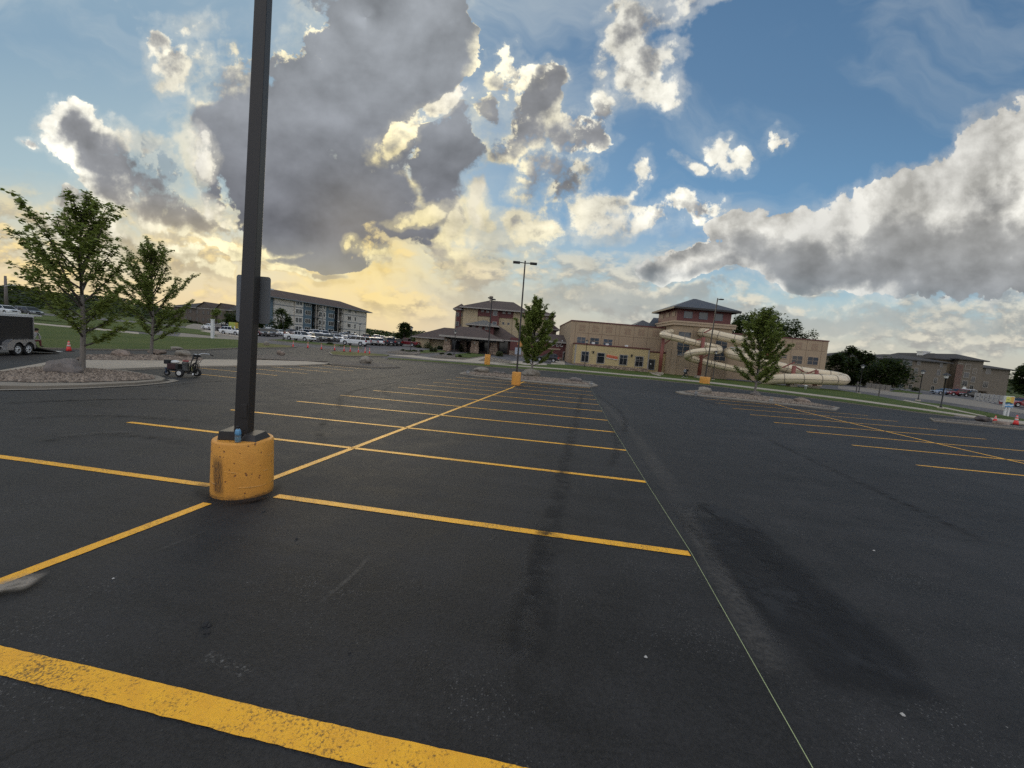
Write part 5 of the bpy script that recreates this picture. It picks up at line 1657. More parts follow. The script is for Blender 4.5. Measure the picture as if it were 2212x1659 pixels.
# ---------------------------------------------------------------- light poles
def m_base_yellow(stain):
    m, N, b, _ = base_mat('yellow_base_paint')
    p = opos(N)
    n = N.noise(p, 2.2, 5, 0.65)
    n2 = N.noise(p, 26, 5, 0.7)
    c = N.mix(N.ramp(n, 0.3, 0.7), (0.70, 0.325, 0.050), (0.60, 0.265, 0.042))
    x, y, z = N.sep(p)
    # chipped spots down to red primer
    v = N.new('ShaderNodeTexVoronoi', {'Vector': N.v('ADD', p, N.v('SCALE', N.noise(p, 14, 3, color=True), s=0.06)), 'Scale': 17.0})
    chip = N.m('MULTIPLY', N.ramp(v.outputs['Distance'], 0.24, 0.15), N.ramp(N.sep(v.outputs['Color'])[0], 0.46, 0.50))
    c = N.mix(chip, c, (0.17, 0.06, 0.025))
    # form rings left by the concrete tube
    h = N.m('ADD', z, N.m('MULTIPLY', x, 0.10))
    ring = N.m('PINGPONG', N.m('ADD', h, N.m('MULTIPLY', N.noise(p, 3, 3), 0.02)), 0.095)
    rl = N.ramp(ring, 0.010, 0.0)
    brk = N.ramp(N.noise(p, 5, 3, 0.6), 0.50, 0.60)
    c = N.mix(N.m('MULTIPLY', N.m('MULTIPLY', rl, brk), 0.28), c, (0.72, 0.48, 0.20))
    if stain:
        # black tyre scuff down the left front
        q = N.m('ADD', N.m('MULTIPLY', x, 1.0), N.m('MULTIPLY', N.m('SUBTRACT', z, 0.35), 0.06))
        sx = N.ramp(N.m('ABSOLUTE', N.m('ADD', q, 0.135)), 0.10, 0.03)
        sz = N.m('MULTIPLY', N.ramp(z, 0.03, 0.14), N.ramp(z, 0.62, 0.42))
        hatch = N.new('ShaderNodeTexWave', {'Vector': N.v('ADD', N.v('MULTIPLY', p, (1.0, 1.0, -0.9)), N.v('SCALE', N.noise(p, 20, 3, color=True), s=0.03)), 'Scale': 16.0, 'Distortion': 4.0})
        st = N.m('MULTIPLY', N.m('MULTIPLY', sx, sz), N.m('MULTIPLY_ADD', N.ramp(hatch.outputs['Fac'], 0.35, 0.7), 0.55, N.m('MULTIPLY', n2, 0.5)))
        st = N.m('MULTIPLY', st, N.ramp(y, 0.05, -0.1))
        c = N.mix(N.m('MULTIPLY', st, 1.6, clamp=True), c, (0.045, 0.030, 0.018))
    low = N.m('MULTIPLY', N.ramp(z, 0.10, 0.0), N.ramp(n2, 0.4, 0.6))
    c = N.mix(N.m('MULTIPLY', low, 0.6), c, (0.06, 0.045, 0.03))
    c = N.v('SCALE', c, s=N.m('MULTIPLY_ADD', n2, 0.35, 0.82))
    setin(N, b, Base_Color=c, Roughness=0.55)
    bump(N, b, N.m('ADD', N.m('MULTIPLY', n2, 0.6), N.m('ADD', N.m('MULTIPLY', N.m('MULTIPLY', rl, brk), 0.9), N.m('MULTIPLY', chip, -0.8))), 0.6, 0.012)
    return m
YB1, YB2 = m_base_yellow(True), m_base_yellow(False)

def light_pole(label, loc, rz, base_r, base_h, top, heads, base_mat_, lean=(0, 0), wide=.15):
    t = thing('light_pole', label, 'light pole', loc, rz, 'parking lot light poles')
    r = base_r
    prof = [(r * 1.0, -0.25), (r * 1.01, 0.0), (r * 1.015, base_h * .2), (r, base_h * .55), (r * .985, base_h - .03), (r * .965, base_h - .008), (r * .93, base_h)]
    MB().lathe(prof, 56).build('concrete_base', base_mat_, t)
    w = wide / 2
    lx, ly = lean
    def sq(z, q):
        k = (z - base_h) / (top - base_h)
        return [(lx * k + i * q, ly * k + j * q, z) for i, j in ((-1, -1), (1, -1), (1, 1), (-1, 1))]
    v = sq(base_h + .004, w) + sq(top, w * .72)
    MB().add(v, [(3, 2, 1, 0), (4, 5, 6, 7), (0, 1, 5, 4), (1, 2, 6, 5), (2, 3, 7, 6), (3, 0, 4, 7)]).build('pole', M['dkbronze'], t, bevel=.012)
    hb = MB()
    if heads == 2:
        for s in (-1, 1):
            hb = MB()
            hb.bar((lx + s * .05, ly, top - .12), (lx + s * .42, ly, top - .10), .07)
            hb.box(lx + min(s * .40, s * .95), lx + max(s * .40, s * .95), ly - .19, ly + .19, top - .19, top - .05)
            hb.build('lamp_head', M['black'], t, bevel=.02)
    else:
        hb.bar((lx, ly, top - .1), (lx + .3, ly - .1, top - .08), .07)
        hb.box(lx + .2, lx + .75, ly - .3, ly + .1, top - .16, top - .02)
        hb.build('lamp_head', M['black'], t, bevel=.02)
    MB().box(lx - w * .8, lx + w * .8, ly - w * .8, ly + w * .8, top + .002, top + .05).build('pole_cap', M['black'], t)
    return t
pa = G(513, 1030)
pa = Vector((*lot(-4.24, 4.55), 0))
pa.z = T(pa.x, pa.y)
A_top = 9.8
PA = light_pole('near dark light pole on a chipped yellow base with a bottle standing on it', pa, radians(8), .352, .74, A_top, 2, YB1, lean=(.22, 0), wide=.17)
# two piece shoe round the foot, handhole cover
sh = MB()
def shoe(x0, x1, y0, y1, z0, z1, in_):
    v = [(x0, y0, z0), (x1, y0, z0), (x1, y1, z0), (x0, y1, z0), (x0 + in_, y0 + in_, z1), (x1 - in_, y0 + in_, z1), (x1 - in_, y1 - in_, z1), (x0 + in_, y1 - in_, z1)]
    return v, [(3, 2, 1, 0), (4, 5, 6, 7), (0, 1, 5, 4), (1, 2, 6, 5), (2, 3, 7, 6), (3, 0, 4, 7)]
sh.add(*shoe(-.215, .0, -.20, .19, .743, .855, .012))
sA = sh.build('base_cover', M['dkbronze'], PA, bevel=.006)
sh = MB().add(*shoe(.004, .235, -.165, .17, .743, .835, .05))
sh.build('base_cover', M['dkbronze'], PA, bevel=.006).rotation_euler = (radians(3), radians(4), radians(-6))
MB().box(.0, .078, -.098, -.084, 1.02, 1.20).build('handhole_cover', M['dkbronze'], PA, bevel=.005)
pb = G(1114, 831.5)
light_pole('tall twin headed light pole on a yellow base at the end of the striped row', (pb.x, pb.y, T(pb.x, pb.y)), 0, .37, 1.06, 9.85, 2, YB2, lean=(-.05, 0))
pc = G(1052, 788.5)
light_pole('slim light pole on a yellow base before the hotel forecourt', (pc.x, pc.y, T(pc.x, pc.y)), radians(70), .40, 1.5, 9.35, 2, YB2)
pd = G(*C(5, 672, 1012))
light_pole('light pole with one lamp head on a low yellow base before the tower', (pd.x, pd.y, T(pd.x, pd.y)), 0, .66, 1.0, 11.9, 1, YB2, lean=(.35, 0))

# sign whose back shows behind the near pole
pole_dir = Vector((0.22, 0, 9))
zs = at_depth(545, 640, pa.y + .2)
sp = at_depth(547, 647, pa.y + .14)
sgn = thing('parking_sign', 'grey metal back of a rounded sign bolted to the near pole', 'sign', sp, radians(2))
def rounded(w, h, r, n=5):
    P = []
    for cx, cy, a0 in ((w / 2 - r, h / 2 - r, 0), (-w / 2 + r, h / 2 - r, 90), (-w / 2 + r, -h / 2 + r, 180), (w / 2 - r, -h / 2 + r, 270)):
        for k in range(n + 1):
            a = radians(a0 + 90 * k / n)
            P.append((cx + r * cos(a), cy + r * sin(a)))
    return P
c0, c1 = at_depth(511, 600, sp.y), at_depth(581, 690, sp.y)
MB().prism(rounded(abs(c1.x - c0.x), .62, .035), 0.0, .006).build('sign_plate', pm('sign_aluminium', (0.15, 0.16, 0.17), 0.5, .1, .8, metal=.3), sgn)
MB().box(-.02, .02, -.03, -.001, .2, .24).box(-.02, .02, -.03, -.001, -.22, -.18).build('sign_bolt', M['chrome'], sgn)

# bottle on the base
bt = at_depth(514, 948, pa.y - .25)
bot = thing('drink_bottle', 'half full clear bottle of blue sports drink with a black cap on the yellow base', 'bottle', (bt.x, bt.y, pa.z + .741))
m, N, b, out = base_mat('clear_bottle')
setin(N, b, Base_Color=(0.75, 0.85, 0.9), Roughness=0.08)
b.inputs['Transmission Weight'].default_value = 0.85
b.inputs['IOR'].default_value = 1.2
MB().lathe([(.030, 0), (.034, .006), (.034, .07), (.031, .078), (.034, .086), (.034, .125), (.032, .14), (.022, .168), (.016, .176), (.016, .186)], 24).build('bottle_body', m, bot, recalc=True)
MB().lathe([(.029, .003), (.0325, .008), (.0325, .06), (.031, .066)], 24).build('drink', pm('blue_drink', (0.015, 0.16, 0.24), 0.1, .1), bot)
MB().lathe([(.0348, .09), (.0348, .122), (.0325, .142), (.0235, .167)], 24).build('bottle_label', pm('blue_label', (0.10, 0.27, 0.45), 0.4, .5, 30.0, 60.0), bot)
MB().lathe([(.0195, .182), (.0195, .204), (.017, .208)], 20).build('bottle_cap', M['black'], bot)

# string stretched along the stall ends
sl = [G(1757, 1672), G(1750, 1659), G(1492, 1197), G(1395, 1043), G(1312, 908), G(1282, 850), G(*C(4, 1040, 1452))]
P = []
for i, (a, b_) in enumerate(zip(sl, sl[1:])):
    for k in range(8):
        q = a + (b_ - a) * (k / 8)
        P.append((q.x, q.y, T(q.x, q.y) + .022))
tag(MB().tube(P, .0023, 5).build('string_line', pm('lime_string', (0.46, 0.54, 0.27), 0.6), None), 'thin lime coloured layout string stretched along the stall ends', 'string')

# little pails that hold the string, at the islands
def pail(label, i, x, y, s=1.0):
    g = G(*C(i, x, y))
    t = thing('bucket', label, 'bucket', (g.x, g.y, T(g.x, g.y) + .012), rnd.uniform(0, 3), 'buckets at the island edges')
    MB().lathe([(.13 * s, 0), (.155 * s, .30 * s), (.165 * s, .30 * s), (.165 * s, .33 * s)], 18).build('pail', M['white'], t)
    MB().lathe([(.10 * s, .332 * s), (.10 * s, .50 * s)], 12).build('spool', pm('grey_plastic', (0.16, 0.16, 0.16), 0.6), t)
    return t
p1 = pail('small white bucket with a grey reel at the left tip of the center island', 10, 400, 832)
pail('small white bucket at the right tip of the center island', 4, 1042, 1450)
pail('small white bucket beside the pale boulder of the right island', 5, 588, 1130, .9)
pail('small white bucket where the diagonal line meets the right island', 5, 1315, 1200, 1.0)

# ---------------------------------------------------------------- lantern posts along walks
def lantern(label, base, top, pre=None):
    g = G(*base)
    gz = T(g.x, g.y) + .1
    d = ray(*top)
    h = EYE.z + d.z * (hypot(g.x, g.y) / hypot(d.x, d.y)) - gz
    t = thing('lantern_post', label, 'street lamp', (g.x, g.y, gz), rnd.uniform(0, 1.5), 'pedestrian lantern posts')
    MB().lathe([(.12, 0), (.10, .25), (.062, .3), (.05, h - .75), (.09, h - .72), (.16, h - .62)], 12).build('post', M['black'], t)
    MB().lathe([(.15, h - .615), (.20, h - .30)], 8, smooth=False).build('lantern_glass', pm('lantern_glass', (0.55, 0.55, 0.52), 0.3), t)
    MB().lathe([(.36, h - .296), (.34, h - .26), (.06, h - .04), (.02, h)], 8, smooth=False).build('lantern_hood', M['black'], t)
    if pre:
        MB().lathe([(.3, -.4), (.3, .08)], 16).build('footing', M['conc'], t)
    return t
lantern('black lantern post nearest the big lawn path on the right', C(6, 1215, 1088), C(6, 1290, 655), True)
lantern('black lantern post on the path corner, left of the nearest right hand one', C(6, 948, 990), C(6, 1015, 618), True)
lantern('black lantern post by the dark trees beside the right road', C(6, 243, 905), C(6, 298, 555), True)
lantern('black lantern post before the yellow annex', C(4, 972, 1232), C(4, 1005, 932))
lantern('black lantern post standing before the slides by the tower', C(5, 752, 975), C(5, 787, 688), True)
lantern('black lantern post on the planted island left of the hotel porch', C(3, 598, 1198), C(3, 610, 925))
lantern('black lantern post on the lawn before the hotel porch', C(3, 1070, 1243), C(3, 1084, 965))
lantern('black lantern post just right of the white pickup rear', C(2, 1148, 800), C(2, 1155, 520))
lantern('black lantern post in front of the blue balconies among cars', C(2, 1742, 830), C(2, 1748, 572))
lantern('black lantern post right of the balconies, behind the white suv', C(2, 1976, 800), C(2, 1984, 622))

# sign posts by the right road
for k, (b0, t0, lab) in enumerate((((215, 885), (240, 765), 'short grey marker post beside the leftmost right road lantern'), ((480, 942), (508, 800), 'slim grey marker post standing alone on the right road edge'))):
    g = G(*C(6, *b0))
    d = ray(*C(6, *t0))
    h = EYE.z + d.z * (hypot(g.x, g.y) / hypot(d.x, d.y)) - T(g.x, g.y)
    o = MB().box(-.06, .06, -.06, .06, 0, h).box(-.16, .16, -.09, -.062, h - .45, h).build('marker_post', pm('post_grey', (0.10, 0.09, 0.08), 0.7), None, loc=(g.x, g.y, T(g.x, g.y)))
    tag(o, lab, 'post', 'marker posts by the road')

# ---------------------------------------------------------------- boulders
def boulder(label, i, pts_base, w, h, seed, mats, depth=None, flat=0.0, rz=0.0):
    g = G(*C(i, *pts_base))
    bm = bmesh.new()
    bmesh.ops.create_icosphere(bm, subdivisions=4, radius=1.0)
    w, h = w * .70, h * .80
    sx, sy, sz = w / 2, (depth or w * .7) / 2, h
    for v in bm.verts:
        p = v.co.copy()
        n = mnoise.fractal(p * .9 + Vector((seed, 0, 0)), 1.0, 2.0, 4) * .30 + mnoise.noise(p * 3 + Vector((0, seed, 0))) * .05
        f = 1.0 + n
        z = p.z
        q = p * f
        v.co = (q.x * sx + flat * max(z, 0) * sx * .5, q.y * sy, max(-.15, q.z * .55 + .35) * sz)
    me = bpy.data.meshes.new('boulder')
    bm.to_mesh(me)
    bm.free()
    me.materials.append(mats)
    me.polygons.foreach_set('use_smooth', [True] * len(me.polygons))
    o = link('boulder', me, None, (g.x, g.y, T(g.x, g.y) + .10))
    o.rotation_euler = (0, 0, rz)
    zmax = max(v.co.z for v in me.vertices)
    o.scale = (1, 1, h / zmax)
    return tag(o, label, 'boulder', 'boulders on the islands')
RG = m_rock('grey_granite', (0.125, 0.11, 0.10), (0.19, 0.165, 0.15))
RB = m_rock('brown_fieldstone', (0.17, 0.13, 0.10), (0.28, 0.22, 0.18))
RP = m_rock('pale_limestone', (0.27, 0.245, 0.205), (0.17, 0.145, 0.115))
RD = m_rock('dark_basalt', (0.06, 0.05, 0.05), (0.12, 0.10, 0.09))
boulder('big smooth grey boulder at the foot of the leftmost maple', 1, (478, 1440), 1.75, .78, 3, RG, flat=-.1)
boulder('low brown boulder lying left of the second maple', 1, (880, 1306), 1.75, .62, 8, RB, flat=-.2)
boulder('brown boulder behind the trunk of the second maple', 1, (1135, 1288), 1.9, .55, 12, RB, flat=.2)
boulder('pale wedge shaped boulder sloping down to the right behind the striper', 1, (1333, 1308), 1.8, .70, 15, RP, flat=-.55)
boulder('small dark boulder on the gravel right of the pole', 2, (1120, 972), 1.25, .66, 21, RB)
boulder('pale cracked boulder on the far tip of the gravel strip', 7, (1260, 605), 1.75, .95, 27, RP)
boulder('pale humped boulder on the left part of the center island', 10, (730, 782), 2.3, .72, 31, RP, flat=-.2)
boulder('low grey stone between the humped boulder and the twin pole', 10, (1140, 800), 1.1, .30, 35, RG)
boulder('small grey stone next to the twin pole base', 10, (1310, 805), .9, .22, 36, RG)
boulder('large angular pale boulder behind the center tree trunk', 4, (390, 1338), 2.7, 1.0, 40, RP, flat=.1)
boulder('flat grey boulder near the right tip of the center island', 4, (870, 1400), 1.7, .55, 44, RG, flat=-.2)
boulder('pale rounded boulder at the left tip of the right island', 5, (665, 1112), 1.75, .80, 50, RP)
boulder('grey boulder at the foot of the right island maple', 5, (1165, 1135), 1.5, .55, 53, RG)
boulder('reddish flat boulder on the right half of the right island', 5, (1610, 1200), 2.0, .55, 58, RB)
boulder('nearly black flat boulder on the farthest right island', 8, (1380, 935), 1.5, .52, 63, RD)
boulder('small brown stone right of the black boulder', 8, (1730, 1005), 1.5, .35, 66, RB)
boulder('pale rock peeking over the lawn kerb left of the striper', 19, (560, 95), 1.6, .35, 70, RP)
boulder('white rock on the dry grass strip beyond the pole', 2, (965, 862), 1.1, .75, 73, RP)

# ---------------------------------------------------------------- traffic cones
CO = pm('cone_orange', (0.78, 0.055, 0.050), 0.5, .12)
CW = pm('cone_white', (0.55, 0.50, 0.46), 0.4)
def cone_proto(label, loc, h):
    t = thing('traffic_cone', label, 'traffic cone', loc, 0.3, 'orange traffic cones')
    MB().lathe([(.145, .035), (.118, .20), (.03, .70), (.02, .71)], 20).build('cone_body', CO, t)
    MB().box(-.19, .19, -.19, .19, 0, .035).build('cone_foot', M['rubber'], t)
    for z0, z1 in ((.33, .45), (.52, .60)):
        r = lambda z: .118 - (z - .20) * .176 + .003
        MB().lathe([(r(z0), z0), (r(z1), z1)], 20).build('reflective_band', CW, t)
    t.scale = (h / .71,) * 3
    return t
g = G(*C(1, 500, 1260))
CONE = cone_proto('orange cone with two pale bands near the trailer ramp', (g.x, g.y, T(g.x, g.y)), .80)
labs = ['leftmost cone of the row closing the car park entrance', 'second cone from the left in the row, darker', 'third cone from the left in the row before the pickup',
        'fourth cone from the left in the row, at the grass tip', 'fifth cone of the row, left of the dark one', 'dark cone in the middle right of the row', 'third cone from the right end of the row',
        'second cone from the right end of the row', 'rightmost cone of the row closing the car park entrance']
for (x, y), lab in zip(((200, 355), (413, 371), (609, 391), (801, 405), (938, 421), (1028, 427), (1145, 441), (1243, 452), (1308, 458)), labs):
    g = G(*C(7, x, y))
    dup(CONE, (g.x, g.y, T(g.x, g.y)), rnd.uniform(0, 2), lab, scale=(.75, .75, 1.30))
g = G(*C(8, 2040, 990))
dup(CONE, (g.x, g.y, T(g.x, g.y)), .4, 'orange cone standing at the far right end', scale=1.15)
g = G(*C(8, 1622, 932))
c2 = dup(CONE, (g.x, g.y, T(g.x, g.y) + .05), .8, 'short orange cone half hidden beside the black boulder', scale=(.95, .95, .7))

# ---------------------------------------------------------------- board signs on posts
def board_sign(label, i, l, r, zb, zt, base_l, base_r, paint):
    a, b = G(*C(i, *base_l)), G(*C(i, *base_r))
    y = (a.y + b.y) / 2
    q0, q1 = at_depth(*C(i, l, zb), y), at_depth(*C(i, r, zt), y)
    gz = T(a.x, y)
    t = thing('board_sign', label, 'sign', (q0.x, y, gz), 0.0)
    w, z0, z1 = q1.x - q0.x, q0.z - gz, q1.z - gz
    return t, w, z0, z1, a.x - q0.x, b.x - q0.x
def m_picture(name, kind):
    m, N, b, _ = base_mat(name)
    p = N.new('ShaderNodeTexCoord').outputs['Generated']
    x, _, z = N.sep(p)
    n = N.noise(p, 6, 5, 0.7)
    if kind == 'beach':
        c = N.mix(N.ramp(N.m('MULTIPLY_ADD', n, .3, x), 0.55, 0.85), (0.62, 0.62, 0.13), (0.62, 0.36, 0.06))
        hill = N.m('MULTIPLY', N.ramp(N.m('ADD', z, N.m('MULTIPLY', N.m('SINE', N.m('MULTIPLY', x, 5)), -.06)), .47, .45), 1.0)
        c = N.mix(hill, c, (0.02, 0.06, 0.04))
        wave = N.m('MULTIPLY_ADD', N.m('SINE', N.m('MULTIPLY', x, 11.0)), .03, z)
        c = N.mix(N.ramp(wave, .37, .34), c, (0.06, 0.22, 0.42))
        c = N.mix(N.m('MULTIPLY', N.ramp(wave, .26, .23), N.ramp(wave, .13, .16)), c, (0.60, 0.66, 0.68))
        e = N.m('MULTIPLY', N.ramp(N.v('LENGTH', N.v('MULTIPLY', N.v('SUBTRACT', p, (.28, .5, .72)), (3.2, 0, 8))), .62, .5), 1.0)
        c = N.mix(N.m('MULTIPLY', e, .7), c, (0.24, 0.30, 0.05))
    else:
        c = N.mix(N.ramp(N.m('MULTIPLY_ADD', n, .3, x), 0.75, 1.0), (0.36, 0.40, 0.07), (0.42, 0.26, 0.04))
        bl = N.m('MULTIPLY', N.ramp(N.noise(N.v('MULTIPLY', p, (7, 1, 3)), 2.5, 3), .5, .56), N.m('MULTIPLY', N.ramp(z, .2, .3), N.ramp(z, .8, .7)))
        c = N.mix(N.m('MULTIPLY', bl, .8), c, (0.10, 0.16, 0.02))
    setin(N, b, Base_Color=c, Roughness=0.45)
    return m
t, w, z0, z1, pl, pr = board_sign('sign with a yellow and blue beach picture on two white posts', 6, 1965, 2085, 1062, 945, (1960, 1165), (2035, 1175), None)
MB().box(-.05, w + .05, -.09, .09, z0 - .05, z1 + .05).build('board', M['white'], t, bevel=.02)
MB().box(0, w, -.10, -.092, z0, z1).build('picture', m_picture('beach_print', 'beach'), t)
for s in (.16, w - .35):
    MB().box(s, s + .16, -.06, .06, -.3, z0 - .052).build('post', M['white'], t)
t, w, z0, z1, pl, pr = board_sign('green and yellow board sign on two white posts before the white suv', 2, 556, 658, 665, 610, (572, 742), (630, 752), None)
MB().box(0, w, -.06, .06, z0, z1).build('board', pm('olive_board', (0.30, 0.33, 0.08), 0.6), t)
MB().box(.05, w - .05, -.07, -.062, z0 + .05, z1 - .05).build('picture', m_picture('green_print', 'green'), t)
for s in (.35, w - .75):
    MB().box(s, s + .22, -.10, .10, -.3, z0 + .4).build('post', M['white'], t)
g = G(*C(2, 378, 786))
d = ray(*C(2, 378, 578))
h = EYE.z + d.z * (hypot(g.x, g.y) / hypot(d.x, d.y)) - T(g.x, g.y)
o = MB().box(-.18, .18, -.18, .18, 0, h).box(-.22, .22, -.22, .22, h + .002, h + .1).build('post', M['white'], None, loc=(g.x, g.y, T(g.x, g.y)))
o.name = 'gate_post'
tag(o, 'tall square white post on the lawn edge left of the near pole', 'post')
# white panel before the hotel's red wall
g = G(*C(3, 1766, 1232))
t = thing('notice_board', 'grey panel with an orange cut-out on top, before the red hotel wall', 'sign', (g.x, 82.0, T(g.x, 82.0)))
q0, q1 = at_depth(*C(3, 1732, 1230), 82.0), at_depth(*C(3, 1805, 1160), 82.0)
MB().box(q0.x - g.x, q1.x - g.x, -.05, .05, q0.z - t.location.z, q1.z - t.location.z).build('panel', pm('panel_grey', (0.30, 0.33, 0.38), 0.5), t)
MB().lathe([(.62, -.05), (.62, .05)], 24, ((q0.x + q1.x) / 2 - g.x + .4, 0, q1.z - t.location.z + .85), axis='y').build('cut_out', pm('cutout_orange', (0.50, 0.22, 0.06), 0.6, .4, 3), t)
MB().box(-.5, -.4, .06, .16, -.3, q1.z - t.location.z).box(.7, .8, .06, .16, -.3, q1.z - t.location.z).build('post', M['trim'], t)
# white standpipe on the lawn by the slide loop
g = G(*C(9, 668, 1025))
d = ray(*C(9, 680, 930))
h = EYE.z + d.z * (hypot(g.x, g.y) / hypot(d.x, d.y)) - T(g.x, g.y)
o = MB().lathe([(.17, 0), (.17, h * .75), (.20, h * .76), (.20, h * .97), (.10, h)], 16).build('standpipe', M['white'], None, loc=(g.x, g.y, T(g.x, g.y) + .08))
tag(o, 'short white pipe standing on the lawn in front of the slide loop', 'pipe')

# fences by the right hand car park
def rail_fence(label, i, a, b, h, boards, mat, n):
    A_, B_ = G(*C(i, *a)), G(*C(i, *b))
    t = thing('fence', label, 'fence', (A_.x, A_.y, T(A_.x, A_.y)), 0, 'pale fences by the right road')
    d = B_ - A_
    d.z = 0
    for k in range(n + 1):
        p = d * (k / n)
        z = T(A_.x + p.x, A_.y + p.y) - T(A_.x, A_.y)
        MB().box(p.x - .08, p.x + .08, p.y - .08, p.y + .08, z - .2, z + h).build('post', mat, t)
    for z0, z1 in boards:
        MB().add([(0, -.1, z0), (d.x, d.y - .1, z0), (d.x, d.y - .1, z1), (0, -.1, z1), (0, -.14, z0), (d.x, d.y - .14, z0), (d.x, d.y - .14, z1), (0, -.14, z1)],
                 [(0, 1, 2, 3), (7, 6, 5, 4), (0, 4, 5, 1), (3, 2, 6, 7), (0, 3, 7, 4), (1, 5, 6, 2)]).build('rail', mat, t)
FW = pm('weathered_white', (0.36, 0.36, 0.36), 0.7, .3, .6)
rail_fence('pale rail fence behind the picture sign on the right', 6, (1620, 985), (1950, 1030), 1.5, [(.15, .75), (.85, 1.45)], FW, 6)
rail_fence('low pale fence under the dark trees by the right road', 6, (335, 838), (612, 878), 1.3, [(.1, 1.25)], pm('weathered_grey', (0.20, 0.19, 0.18), 0.8, .3, .6), 5)

# utility pole far left with a lamp arm
g = G(*C(1, 45, 960))
q = at_depth(*C(1, 46, 925), 112)
up = thing('utility_pole', 'grey utility pole with a thin lamp arm at the far left edge', 'utility pole', (q.x, q.y, T(q.x, q.y)))
qt = at_depth(*C(1, 38, 712), 112)
hh = qt.z - T(q.x, q.y)
MB().tube([(0, 0, 0), (qt.x - q.x, 0, hh)], [.42, .26], 12).build('shaft', pm('grey_wood', (0.16, 0.14, 0.13), .9), up)
qa = at_depth(*C(1, 135, 790), 112)
MB().tube(spline([Vector((0, -.2, hh * .66)), Vector(((qa.x - q.x) * .5, -.2, hh * .72)), Vector((qa.x - q.x, -.2, hh * .715))], 6), .12, 6).build('lamp_arm', M['chrome'], up)

# ---------------------------------------------------------------- trees
LEAF_A = m_leaf('maple_leaf', (0.150, 0.195, 0.042), (0.255, 0.310, 0.080))
LEAF_B = m_leaf('tree_leaf', (0.022, 0.038, 0.010), (0.050, 0.075, 0.018), 0.3)
LEAF_C = m_leaf('dark_tree_leaf', (0.012, 0.022, 0.006), (0.028, 0.045, 0.012), 0.3)
LEAF_D = m_leaf('sparse_spring_leaf', (0.06, 0.07, 0.03), (0.10, 0.11, 0.05), 0.5)
BARK = m_bark('grey_bark', (0.17, 0.15, 0.13))
BARK_D = m_bark('dark_bark', (0.06, 0.05, 0.04))

class Leaves:
    def __init__(self):
        self.v, self.f = [], []
    def leaf(self, p, s, r, nrm=None):
        """a lobed leaf of four vertices bent along its midrib"""
        a = r.uniform(0, 6.283)
        d = Vector((cos(a), sin(a), r.uniform(-.9, .3))).normalized()
        sd = d.cross(Vector((r.uniform(-.4, .4), r.uniform(-.4, .4), 1))).normalized()
        up = sd.cross(d)
        o = len(self.v)
        w = s * r.uniform(.42, .6)
        self.v += [p, p + d * s * .55 + sd * w - up * s * .12, p + d * s, p + d * s * .55 - sd * w - up * s * .12]
        self.f += [(o, o + 1, o + 2), (o, o + 2, o + 3)]
    def build(self, name, mat, parent):
        me = bpy.data.meshes.new(name)
        me.from_pydata([tuple(q) for q in self.v], [], self.f)
        me.materials.append(mat)
        return link(name, me, parent)

